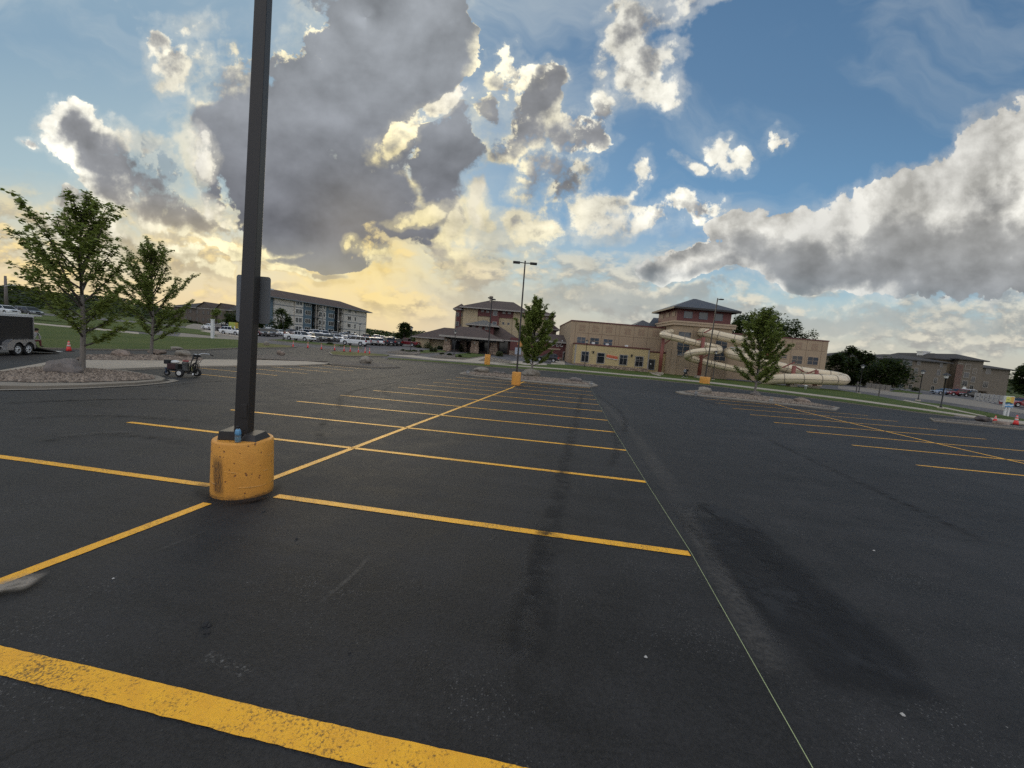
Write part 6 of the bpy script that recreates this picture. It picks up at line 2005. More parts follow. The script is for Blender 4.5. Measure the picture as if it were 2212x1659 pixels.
def maple(label, loc, h, spread, seed, nbr=30, leaf_s=.13, dens=1.0, clear=.17, group='maples on the parking islands', rise=1.0, leafmat=None):
    """young upswept maple: straight stem, many rising branches, leaves threaded along them"""
    r = random.Random(seed)
    t = thing('maple_tree', label, 'tree', loc, 0, group)
    wood, L = MB(), Leaves()
    tr = max(.055, h * .018)
    stem = [Vector((0, 0, -.2)), Vector((0, 0, 0)), Vector((.02 * h * r.uniform(-.5, .5), .01 * h, h * .3)), Vector((.02 * h * r.uniform(-.5, .5), 0, h * .65)), Vector((.012 * h * r.uniform(-1, 1), 0, h * .97))]
    S = spline(stem, 6)
    n = len(S)
    MB().tube(S, [tr * (1.25 if i < 6 else 1.0) * (1 - .93 * i / (n - 1)) + .006 for i in range(n)], 10).build('trunk', BARK, t, recalc=False)
    def stem_at(q):
        z = q * h * .97
        i = max(j for j in range(n - 1) if S[j].z <= z or j == 0)
        return S[i].lerp(S[i + 1], min(1.0, max(0.0, (z - S[i].z) / max(1e-6, S[i + 1].z - S[i].z))))
    def string_leaves(P, start, per_m, size):
        for a, b in zip(P[start:], P[start + 1:]):
            m = max(1, int((b - a).length * per_m * dens + r.random()))
            for _ in range(m):
                q = a.lerp(b, r.random()) + Vector((r.gauss(0, .05), r.gauss(0, .05), r.gauss(0, .04))) * (size / .12)
                L.leaf(q, size * r.uniform(.7, 1.25), r)
    for i in range(nbr):
        q = clear + (.96 - clear) * max(0.0, (i + r.uniform(-.3, .3)) / nbr) ** .9
        q = min(max(q, clear), .97)
        k = (q - clear) / (1 - clear)
        ln = spread * (.66 + .50 * k if k < .25 else .77 * max(0.0, 1 - (k - .3) / .7) ** .8 + .15) * r.uniform(.62, 1.22)
        az = i * 2.39996 + r.uniform(-.5, .5)
        el = radians(r.uniform(10, 24) + 44 * min(1, k * 1.3)) * rise
        p = stem_at(q)
        P = [p]
        d = Vector((cos(az) * cos(el), sin(az) * cos(el), sin(el)))
        m = 7
        for s in range(m):
            d = (d + Vector((r.gauss(0, .09), r.gauss(0, .09), .10 + .05 * k))).normalized()
            P.append(P[-1] + d * ln / m)
        wood.tube(P, [max(.005, tr * .34 * (1 - .85 * s / m)) for s in range(m + 1)], 5, cap=False)
        string_leaves(P, 2 if k < .6 else 1, 30, leaf_s)
        for s in range(2, m + 1):
            for sd in (-1, 1):
                if r.random() < (.80 if k < .45 else .40):
                    a2 = az + sd * r.uniform(.5, 1.1)
                    d2 = Vector((cos(a2), sin(a2), r.uniform(.1, .9))).normalized()
                    l2 = ln * r.uniform(.16, .34) * (1.15 - .6 * s / m)
                    Q = [P[s], P[s] + d2 * l2 * .5, P[s] + (d2 + Vector((0, 0, .25))).normalized() * l2]
                    wood.tube(Q, [.008, .006, .004], 4, cap=False)
                    string_leaves(Q, 0, 46, leaf_s)
    string_leaves([stem_at(q / 20) for q in range(11, 21)], 0, 30, leaf_s)
    top = stem_at(1)
    wood.build('branches', BARK_D, t, recalc=False)
    L.build('crown', leafmat or LEAF_A, t)
    return t

def px_tree(i, base, top):
    g = G(*C(i, *base))
    d = ray(*C(i, *top))
    h = EYE.z + d.z * (hypot(g.x, g.y) / hypot(d.x, d.y)) - T(g.x, g.y)
    return (g.x, g.y, T(g.x, g.y) + .1), h
loc, h = px_tree(1, (598, 1412), (655, 195))
maple('big open maple behind the smooth grey boulder, leftmost island tree', loc, h, h * .50, 11, 38, .14, 1.3, .15)
loc, h = px_tree(1, (1097, 1290), (1140, 515))
maple('second maple from the left, smaller and denser, before the lawn', loc, h, h * .52, 23, 42, .15, 1.6, .13)
loc, h = px_tree(3, (1912, 1475), (1925, 645))
maple('maple on the center island beside the twin headed light pole', loc, h, h * .46, 37, 50, .17, 2.2, .13)
loc, h = px_tree(5, (1155, 1125), (1285, 330))
maple('maple on the right island in front of the cream slides', loc, h, h * .49, 52, 46, .17, 1.8, .12)

def crown_tree(name, label, loc, h, w, seed, leafmat, n=2600, s=.42, clear=.22, group=None, clumps=26, trunk=True, gaps=.0):
    """a broad tree farther off: leaf clumps gathered on limbs round a trunk"""
    r = random.Random(seed)
    t = thing(name, label, 'tree', loc, r.uniform(0, 6), group)
    if trunk:
        wood = MB().tube([(0, 0, -.3), (0, 0, h * clear), (r.uniform(-.2, .2), 0, h * .75)], [h * .028, h * .022, h * .008], 8)
    L = Leaves()
    C_ = []
    for k in range(clumps):
        zz = r.random() ** .85
        rad = w / 2 * (sin(pi * min(1, .12 + .86 * zz)) ** .6) * r.uniform(.35, 1.0)
        a = k * 2.4 + r.uniform(-.4, .4)
        c = Vector((cos(a) * rad, sin(a) * rad, h * (clear + (1 - clear) * zz * .93)))
        C_.append((c, r.uniform(.13, .24) * w))
        if trunk and k % 2 == 0:
            wood.tube([(0, 0, h * (clear + .3 * (zz * .6))), c * .6 + Vector((0, 0, c.z * .28)), c], [h * .010, h * .006, .02], 5, cap=False)
    for _ in range(n):
        c, cr = C_[r.randrange(len(C_))]
        d = Vector((r.gauss(0, 1), r.gauss(0, 1), r.gauss(0, .8))).normalized() * cr * r.random() ** .45
        L.leaf(c + d, s * r.uniform(.5, 1.2), r)
    if trunk:
        wood.build('trunk', BARK_D, t, recalc=False)
    L.build('crown', leafmat, t)
    return t

def far_tree(i, base, top, wpx, depth, label, seed, mat=LEAF_B, n=2400, s=.45, group=None, clear=.2, name='leafy_tree', clumps=26):
    q0, q1 = at_depth(*C(i, *base), depth), at_depth(*C(i, *top), depth)
    sc_ = wpx / _CR[i][2] / _S / F_PX * depth
    gz = T(q0.x, depth)
    return crown_tree(name, label, (q0.x, depth, gz), max(1.0, q1.z - gz), sc_, seed, mat, n, s, clear, group, clumps)
gb = 'trees among the parked cars'
far_tree(2, (1125, 690), (1130, 455), 215, 110, 'round green tree before the white end of the apartments', 101, LEAF_B, 2600, .5, gb, .12)
far_tree(2, (600, 690), (600, 470), 190, 118, 'bushy tree left of the near pole behind the board sign', 102, LEAF_B, 2200, .5, gb, .12)
far_tree(2, (885, 690), (880, 505), 130, 116, 'dark bushy tree just right of the near pole', 103, LEAF_B, 1800, .5, gb, .12)
far_tree(2, (420, 640), (425, 450), 120, 130, 'thin pale tree before the brown apartments', 104, LEAF_A, 700, .5, gb, .2)
far_tree(3, (525, 1100), (520, 880), 165, 108, 'round dark tree left of the low hotel wing', 105, LEAF_C, 2600, .5, None, .1)
gt = 'dark trees right of the water park hall'
far_tree(6, (60, 860), (60, 320), 230, 108, 'tall sparse topped tree right against the tan hall end', 111, LEAF_C, 3600, .6, gt, .05, clumps=34)
far_tree(6, (180, 860), (170, 368), 240, 112, 'second dark tree from the hall, round topped', 112, LEAF_C, 3600, .6, gt, .05, clumps=34)
far_tree(6, (290, 860), (285, 400), 210, 110, 'third dark tree from the hall, before the taupe roof', 113, LEAF_C, 3400, .6, gt, .05, clumps=34)
far_tree(6, (-60, 860), (-60, 420), 230, 104, 'dark low tree tucked behind the slide loop', 114, LEAF_C, 3000, .6, gt, .05, clumps=34)
far_tree(6, (560, 885), (580, 510), 430, 100, 'wide dark spreading tree before the taupe apartments', 115, LEAF_C, 5200, .55, None, .22, clumps=46)
far_tree(6, (2240, 1060), (2225, 470), 330, 78, 'big dark tree cut by the right picture edge', 116, LEAF_C, 5200, .5, None, .2, clumps=40)
gr = 'trees rising behind the hall roof'
far_tree(5, (1010, 620), (1040, 318), 290, 118, 'ragged tree behind the hall next to the tower', 121, LEAF_B, 4200, .6, gr, .3)
far_tree(5, (1240, 640), (1230, 285), 440, 122, 'broad tree behind the hall above the right island maple', 122, LEAF_B, 4800, .65, gr, .3)
far_tree(5, (1545, 660), (1545, 385), 300, 120, 'round tree behind the hall wing, rightmost of the roof trees', 123, LEAF_B, 3800, .6, gr, .3)
# sparse tree at the left picture edge, reaching in from outside
def edge_tree():
    D = 40
    q = at_depth(-90, 720, D)
    t = maple('sparse pale twigged tree reaching in at the left edge', (q.x, D, T(q.x, D)), at_depth(-40, 360, D).z - T(q.x, D), 4.9, 77, 34, .12, .42, .2, None, .8, LEAF_D)
edge_tree()

# bushes
def bush(i, base, wpx, hpx, depth, label, seed, mat=LEAF_B, group='shrubs by the hotel'):
    q0 = at_depth(*C(i, *base), depth)
    k = depth / F_PX / _CR[i][2] / _S
    gz = T(q0.x, depth)
    r = random.Random(seed)
    L = Leaves()
    w, h = wpx * k, hpx * k
    for _ in range(520):
        d = Vector((r.gauss(0, 1), r.gauss(0, 1), abs(r.gauss(0, 1)))).normalized() * r.random() ** .35
        L.leaf(Vector((d.x * w / 2, d.y * w / 2, d.z * h)), .24 * r.uniform(.6, 1.2), r)
    t = thing('shrub', label, 'shrub', (q0.x, depth, gz + .05), 0, group)
    L.build('foliage', mat, t)
    MB().tube([(0, 0, -.1), (0, 0, h * .5)], [.05, .03], 6).build('stem', BARK_D, t)
    return t
for k, a in enumerate(((3, (785, 1145), 90, 75, 91, 'bare looking grey bush at the corner of the low hotel wing', LEAF_D), (3, (690, 1142), 60, 28, 91, 'low clipped bush left of the bare bush', LEAF_B), (3, (920, 1168), 80, 40, 91, 'rounded low bush right of the low wing corner', LEAF_C),
        (3, (825, 1180), 40, 70, 76, 'tall ornamental grass clump at the planted island', LEAF_D), (3, (868, 1170), 50, 60, 77, 'bushy clump beside the tall grass clump', LEAF_D), (3, (515, 1207), 36, 22, 72, 'tiny dark shrub at the left end of the planted bed', LEAF_C),
        (3, (575, 1222), 90, 18, 71, 'flat juniper on the planted bed', LEAF_B), (3, (640, 1214), 70, 22, 73, 'flat juniper right of the lantern post', LEAF_B), (3, (715, 1212), 36, 22, 74, 'small round shrub at the lawn edge of the bed', LEAF_C),
        (3, (942, 1240), 44, 16, 72, 'small flat shrub left on the lantern lawn bed', LEAF_C), (3, (1022, 1252), 56, 26, 70, 'dark round shrub left of the lawn lantern', LEAF_C), (3, (1137, 1268), 40, 26, 68, 'dark round shrub below the lawn lantern', LEAF_C),
        (3, (1235, 1218), 40, 22, 80, 'small shrub at the foot of the middle stone pier', LEAF_C), (3, (1565, 1228), 90, 60, 82, 'leafy grey green plant beside the canopy', LEAF_D), (3, (1150, 1190), 60, 90, 88, 'dark tall bush under the canopy between piers', LEAF_C),
        (4, (335, 1180), 70, 20, 66, 'low shrub in the kerbed bed left of the center tree', LEAF_B), (6, (910, 885), 80, 50, 104, 'black round bush before the taupe apartments', LEAF_C), (6, (1180, 880), 80, 30, 112, 'low hedge piece before the taupe wall', LEAF_C),
        (2, (1660, 842), 70, 26, 74, 'dry low shrub before the dark parked sedans', LEAF_D), (2, (1790, 860), 70, 16, 70, 'flat green shrub in front of the white suv wheel', LEAF_B))):
    bush(a[0], a[1], a[2], a[3], a[4], a[5], 200 + k, a[6])

# wooded ridges on the skyline
def woods():
    r = random.Random(9)
    L = Leaves()
    hill = MB()
    def ridge(pts, depth, thick, n):
        P = [at_depth(*p, depth) for p in pts]
        v, f = [], []
        for k, p in enumerate(P):
            v += [(p.x, depth - thick, T(p.x, 110) - 2), (p.x, depth, p.z - 1.8), (p.x, depth + thick, T(p.x, 110) - 2)]
        for k in range(len(P) - 1):
            f += [(3 * k, 3 * k + 3, 3 * k + 4, 3 * k + 1), (3 * k + 1, 3 * k + 4, 3 * k + 5, 3 * k + 2)]
        hill.add(v, f, smooth=True)
        for _ in range(n):
            k = r.randrange(len(P) - 1)
            u = r.random()
            a = P[k].lerp(P[k + 1], u)
            g = r.random() ** .7
            base = T(a.x, 110) - 1
            bumpy = 1.0 + .16 * mnoise.noise(Vector((a.x * .06, g * 3, depth)))
            z = base + (a.z - base) * g * bumpy
            L.leaf(Vector((a.x + r.gauss(0, 2), depth - thick * (1 - g) + r.gauss(0, 1.5), z)), depth * .008 * r.uniform(.6, 1.3), r)
    ridge([(-300, 605), (-100, 612), (10, 621), (60, 622), (110, 629), (180, 635), (260, 645), (330, 655), (420, 672), (500, 690), (560, 712)], 190, 40, 11000)
    ridge([(760, 712), (800, 712), (860, 718), (905, 716), (960, 722), (1010, 730)], 300, 60, 3500)
    ridge([(1780, 770), (1830, 775), (1900, 790), (2000, 800), (2212, 815), (2400, 830)], 260, 40, 3000)
    setting(hill.build('hills', M['field'], recalc=True))
    me = bpy.data.meshes.new('woods')
    me.from_pydata([tuple(q) for q in L.v], [], L.f)
    me.materials.append(m_leaf('woods_leaf', (0.022, 0.034, 0.012), (0.045, 0.060, 0.020), 0.04))
    setting(link('woods', me), 'stuff')
woods()

# ---------------------------------------------------------------- vehicles
def car_paint(name, col, metal=0.0):
    m, N, b, _ = base_mat(name)
    p = opos(N)
    z = N.sep(p)[2]
    dirt = N.m('MULTIPLY', N.ramp(z, .75, .25), N.ramp(N.noise(p, 2.5, 5, .7), .35, .7))
    setin(N, b, Base_Color=N.mix(N.m('MULTIPLY', dirt, .35), col, (0.12, 0.10, 0.08)), Roughness=N.m('MULTIPLY_ADD', dirt, .35, .25), Metallic=metal)
    b.inputs['Coat Weight'].default_value = 0.5
    b.inputs['Coat Roughness'].default_value = 0.06
    return m
PAINT = dict(white=car_paint('white_car_paint', (0.70, 0.71, 0.72)), black=car_paint('black_car_paint', (0.012, 0.013, 0.015)), navy=car_paint('navy_car_paint', (0.018, 0.024, 0.045)),
             maroon=car_paint('maroon_car_paint', (0.13, 0.012, 0.018)), grey=car_paint('grey_car_paint', (0.10, 0.105, 0.11), .4), silver=car_paint('silver_car_paint', (0.38, 0.39, 0.40), .5),
             green=car_paint('dark_green_car_paint', (0.018, 0.028, 0.024)), red=car_paint('red_car_paint', (0.20, 0.012, 0.02)), ltblue=car_paint('pale_blue_car_paint', (0.22, 0.27, 0.36), .3), dkred=car_paint('dark_red_car_paint', (0.07, 0.012, 0.014)))
CARGLASS = pm('car_glass', (0.006, 0.007, 0.008), 0.10, .05, spec=.35)
LAMPW = pm('headlight_lens', (0.60, 0.62, 0.64), 0.15)
LAMPR = pm('taillight_lens', (0.30, 0.012, 0.012), 0.2)
PLASTIC = pm('black_plastic', (0.015, 0.015, 0.016), 0.6)
ALLOY = pm('alloy_wheel', (0.42, 0.42, 0.43), 0.35, metal=.7)

# type: L, W, H, wheel radius, axle x (front, rear from centre), lower body profile, cabin profile (x, z)
KINDS = {
    'pickup': dict(L=5.9, W=2.0, r=.41, ax=(1.85, -1.75), body=[(-2.95, .55), (-2.95, 1.18), (-.55, 1.20), (-.45, 1.26), (1.15, 1.24), (2.55, 1.17), (2.90, 1.02), (2.95, .55), (2.80, .40), (-2.85, .45)],
                   cab=[(-.62, 1.22), (-.50, 1.90), (.62, 1.92), (1.32, 1.24)], inset=.15),
    'suv': dict(L=5.5, W=2.03, r=.40, ax=(1.72, -1.55), body=[(-2.72, .50), (-2.76, 1.10), (-2.62, 1.20), (1.05, 1.20), (2.40, 1.13), (2.72, .95), (2.75, .52), (2.6, .38), (-2.6, .40)],
                cab=[(-2.60, 1.16), (-2.42, 1.86), (.35, 1.90), (1.12, 1.17)], inset=.15),
    'crossover': dict(L=4.5, W=1.85, r=.36, ax=(1.38, -1.30), body=[(-2.22, .45), (-2.26, .95), (-2.1, 1.06), (.85, 1.06), (1.85, .95), (2.20, .78), (2.24, .45), (2.1, .33), (-2.1, .35)],
                      cab=[(-2.12, 1.02), (-1.78, 1.62), (.05, 1.66), (.98, 1.03)], inset=.17),
    'sedan': dict(L=4.8, W=1.84, r=.34, ax=(1.45, -1.35), body=[(-2.38, .42), (-2.40, .92), (-2.25, 1.0), (-1.3, 1.0), (.95, .97), (2.1, .80), (2.38, .65), (2.40, .40), (2.25, .28), (-2.25, .30)],
                  cab=[(-1.75, .97), (-.95, 1.42), (.20, 1.45), (1.10, .95)], inset=.20),
    'van': dict(L=5.1, W=1.98, r=.36, ax=(1.6, -1.45), body=[(-2.52, .45), (-2.55, 1.05), (-2.42, 1.12), (1.3, 1.08), (2.2, .98), (2.50, .80), (2.54, .42), (2.4, .30), (-2.4, .33)],
                cab=[(-2.42, 1.08), (-2.15, 1.74), (.70, 1.76), (1.60, 1.04)], inset=.16),
}
def car(kind, label, paint, loc, heading, group, roof_rails=False, dark_trim=False):
    K = KINDS[kind]
    t = thing({'pickup': 'pickup_truck', 'suv': 'large_suv', 'crossover': 'crossover_car', 'sedan': 'sedan_car', 'van': 'minivan'}[kind], label,
              {'pickup': 'pickup truck', 'suv': 'suv', 'crossover': 'car', 'sedan': 'car', 'van': 'minivan'}[kind], loc, heading, group)
    pt = PAINT[paint]
    W2, r = K['W'] / 2, K['r']
    # outline with wheel arches cut into the bottom edge
    top = K['body'][:-2]
    zb = K['body'][-1][1]
    prof = list(K['body'][:-1])
    for ax in K['ax']:
        R_ = r * 1.18
        a0 = math.asin(max(-1, min(1, (zb - r) / R_)))
        for k in range(9):
            a = a0 + (pi - 2 * a0) * k / 8
            prof.append((ax + R_ * cos(a), max(zb, r + R_ * sin(a))))
    prof.append(K['body'][-1])
    body = MB().prism(prof, -W2, W2).build('body', pt, t, bevel=.05)
    smooth_by_angle(body, .5)
    # greenhouse: glass with pillars and a roof in body colour
    cab, ins = K['cab'], K['inset']
    (xa, za), (xb, zb_), (xc, zc), (xd, zd) = cab
    w0, w1 = W2 - .05, W2 - ins - .06
    v = [(xa, -w0, za - .03), (xd, -w0, zd - .03), (xd, w0, zd - .03), (xa, w0, za - .03), (xb, -w1, zb_ - .05), (xc, -w1, zc - .05), (xc, w1, zc - .05), (xb, w1, zb_ - .05)]
    MB().add(v, [(3, 2, 1, 0), (4, 5, 6, 7), (0, 1, 5, 4), (1, 2, 6, 5), (2, 3, 7, 6), (3, 0, 4, 7)]).build('windows', CARGLASS, t)
    rf = MB()
    e = .012
    v = [(xb - .04, -w1 - .02, zb_ - .065), (xc + .04, -w1 - .02, zc - .065), (xc + .04, w1 + .02, zc - .065), (xb - .04, w1 + .02, zb_ - .065), (xb + .05, -w1 + .10, zb_ + .01), (xc - .12, -w1 + .10, zc + .01), (xc - .12, w1 - .10, zc + .01), (xb + .05, w1 - .10, zb_ + .01)]
    roof = MB().add(v, [(3, 2, 1, 0), (4, 5, 6, 7), (0, 1, 5, 4), (1, 2, 6, 5), (2, 3, 7, 6), (3, 0, 4, 7)]).build('roof', pt, t, bevel=.02)
    pil = MB()
    n = 3 if kind in ('suv', 'van', 'crossover') else 2
    for s in (-1, 1):
        pil.bar((xa + .02, s * (w0 + .008), za - .04), (xb, s * (w1 + .01), zb_ - .06), .06, .04)
        pil.bar((xd - .02, s * (w0 + .008), zd - .04), (xc, s * (w1 + .01), zc - .06), .05, .04)
        for k in range(1, n):
            q = k / n
            x0, x1 = xa + (xd - xa) * (q * .82 + .02), xb + (xc - xb) * q
            pil.bar((x0, s * (w0 + .006), za - .03), (x1, s * (w1 + .008), zb_ - .06), .045, .03)
    pil.build('pillars', pt if kind != 'suv' else pt, t)
    for ax in K['ax']:
        for s in (-1, 1):
            y = s * (W2 - .12)
            wh = MB().lathe([(r * .62, -.11), (r * .93, -.115), (r, -.07), (r, .07), (r * .93, .115), (r * .62, .11)], 22, (ax, y, r), axis='y', cap=False).build('wheel', M['rubber'], t)
            rm = MB().lathe([(r * .64, -.085), (r * .60, -.10), (r * .25, -.07 if s > 0 else -.10), (r * .25, .10 if s > 0 else .07), (r * .60, .10), (r * .64, .085)], 20, (ax, y, r), axis='y').build('rim', ALLOY, wh)
    xf = max(p[0] for p in K['body'])
    xr = min(p[0] for p in K['body'])
    zl = K['body'][-5][1] if kind == 'pickup' else K['body'][5][1] - .10
    zl = {'pickup': .95, 'suv': .92, 'crossover': .76, 'sedan': .66, 'van': .78}[kind]
    zt = {'pickup': .98, 'suv': 1.02, 'crossover': .88, 'sedan': .80, 'van': .95}[kind]
    for s in (-1, 1):
        MB().box(xf - .22, xf + .012, s * (W2 - .40) - .20, s * (W2 - .40) + .20, zl - .10, zl + .08).box(xf - .30, xf - .1, s * (W2 + .006) - .03, s * (W2 + .006) + .006 * s, zl - .09, zl + .07).build('headlight', LAMPW, t)
        MB().box(xr - .012, xr + .2, s * (W2 - .16) - .12, s * (W2 - .16) + .165, zt - .16, zt + .16).build('taillight', LAMPR, t)
        MB().box(xd - .34, xd - .18, s * (W2 + .10) - .09, s * (W2 + .10) + .09, zd + .02, zd + .18).build('mirror', pt, t)
    MB().box(xf - .1, xf + .02, -W2 + .62, W2 - .62, zl - .16, zl + .09).build('grille', PLASTIC, t)
    MB().box(xf - .18, xf + .035, -W2 + .08, W2 - .08, zl - .46, zl - .30).build('front_bumper', PLASTIC if kind in ('crossover',) or dark_trim else pt, t)
    MB().box(xr - .035, xr + .18, -W2 + .08, W2 - .08, zl - .46, zl - .26).build('rear_bumper', PLASTIC if kind != 'sedan' else pt, t)
    MB().box(xr - .02, xr + .05, -.26, .26, zt - .28, zt - .14).build('number_plate', M['white'], t)
    if kind == 'pickup':
        MB().box(-2.84, -.72, -W2 + .14, W2 - .14, 1.03, 1.215).build('truck_bed', PLASTIC, t)
    return t
pk = 'cars parked at the apartments'
def park(kind, label, paint, i, x, y, hd, **k):
    """x, y: the middle of the vehicle where it meets the ground"""
    g = G(*C(i, x, y))
    return car(kind, label, paint, (g.x, g.y, T(g.x, g.y) + .015), radians(hd), pk, **k)
# front row, seen before the others
park('pickup', 'white crew cab pickup with dark wheels, frontmost pickup of the row', 'white', 7, 300, 268, -12)
park('suv', 'long white suv with black rear window, frontmost of the car park', 'white', 7, 1105, 335, 172)
park('crossover', 'white compact suv behind the green board sign posts', 'white', 11, 860, 440, -8)
# nose-out sedans and suvs right of the pickup
park('crossover', 'dark green crossover with its nose out, right beside the white pickup', 'green', 7, 560, 268, -52)
park('sedan', 'black sedan nose out, second car right of the white pickup', 'black', 7, 680, 268, -52)
park('sedan', 'dark grey sedan nose out, third car right of the white pickup', 'grey', 7, 770, 268, -52)
park('crossover', 'white hatchback nose out just left of the long white suv', 'white', 7, 840, 272, -52)
# row right of the long suv, tails out
park('crossover', 'silver crossover tail out, half hidden by the long white suv', 'silver', 7, 1330, 326, 128)
park('crossover', 'white crossover with a dark rear window, right of the silver one', 'white', 7, 1420, 330, 125)
park('suv', 'navy suv tail out, right of the white crossover', 'navy', 7, 1560, 332, 128)
park('crossover', 'black crossover tail out beside the navy suv', 'black', 7, 1680, 332, 128)
park('pickup', 'old maroon pickup with a pale topper, rightmost of the parked row', 'maroon', 7, 1850, 345, 170)
# rows behind
park('pickup', 'white double cab pickup farther back behind the frontmost pickup', 'white', 7, 350, 206, -25)
park('suv', 'white boxy suv in the second row behind the dark sedans', 'white', 7, 520, 205, -40)
park('van', 'white minivan in the second row, right of the boxy suv', 'white', 7, 640, 208, -40)
park('sedan', 'grey sedan in the second row before the balconies', 'grey', 7, 740, 210, -48)
park('crossover', 'silver crossover in the second row left of the lantern post', 'silver', 7, 800, 216, -48)
park('sedan', 'white sedan in the second row right behind the lantern post', 'white', 7, 905, 225, -48)
park('crossover', 'pale blue crossover in the second row behind the long suv nose', 'ltblue', 7, 960, 226, -48)
park('sedan', 'white sedan roof showing above the long white suv', 'white', 7, 1090, 232, -5)
park('crossover', 'dark grey crossover behind the long suv tail', 'grey', 7, 1250, 244, 120)
park('crossover', 'white crossover behind the navy suv, second row', 'white', 7, 1400, 254, 122)
park('sedan', 'white sedan in the second row above the navy suv', 'white', 7, 1490, 262, 122)
park('sedan', 'silver sedan in the second row above the black crossover', 'silver', 7, 1620, 272, 122)
park('crossover', 'dark red crossover farther back, left of the white double cab', 'dkred', 7, 180, 190, -40)
park('sedan', 'silver sedan far back beside the round green tree', 'silver', 7, 165, 165, -40)
# right of the near pole
park('crossover', 'maroon crossover just right of the near pole', 'maroon', 11, 1520, 450, -8)
park('crossover', 'black crossover nose out, right of the maroon one', 'black', 11, 1760, 465, -50)
park('crossover', 'very dark suv nose out, left of the blue tarp', 'navy', 11, 2010, 470, -50)
park('pickup', 'white work pickup behind the black crossovers', 'white', 11, 1960, 330, -15)
park('sedan', 'white sedan behind the person standing by the lantern', 'white', 2, 1120, 752, -30)
# left group
park('sedan', 'white sedan nose left at the far left corner of the car park', 'white', 11, 220, 290, 150)
park('crossover', 'black crossover parked behind the white gate post', 'black', 11, 480, 320, 155)
park('crossover', 'white crossover behind the black one at the left corner', 'white', 11, 610, 190, 155)
park('suv', 'pale blue white suv farthest back at the left corner', 'ltblue', 11, 520, 150, 160)
park('sedan', 'black sedan just behind the gate post top', 'black', 11, 210, 120, 160)
# road behind the trailer
def far_car(kind, label, paint, i, x, y, depth, hd, group):
    q = at_depth(*C(i, x, y), depth)
    return car(kind, label, paint, (q.x, depth, T(q.x, depth) + .02), radians(hd), group)
far_car('van', 'white minivan on the raised road behind the black trailer', 'white', 1, 30, 985, 80, -6, 'cars on the raised road')
far_car('van', 'dark grey van right of the white minivan, behind the maple', 'grey', 1, 205, 990, 82, -8, 'cars on the raised road')
# right hand car park and the hotel door
far_car('sedan', 'pale blue sedan parked before the taupe apartments', 'ltblue', 6, 1250, 945, 92, 172, 'cars before the taupe apartments')
far_car('crossover', 'dark red hatchback right of the pale blue sedan', 'red', 6, 1400, 955, 91, 172, 'cars before the taupe apartments')
far_car('sedan', 'black sedan in front of the round wall emblem', 'black', 6, 1555, 965, 90, 172, 'cars before the taupe apartments')
far_car('crossover', 'white crossover behind the black sedan', 'white', 6, 1500, 925, 100, 172, 'cars before the taupe apartments')
far_car('sedan', 'dark red car cut by the right edge beside the picture sign', 'red', 6, 2180, 1085, 62, 172, 'cars before the taupe apartments')
far_car('crossover', 'black car with pale reflections behind the center tree', 'black', 4, 560, 1190, 76, 170, None)

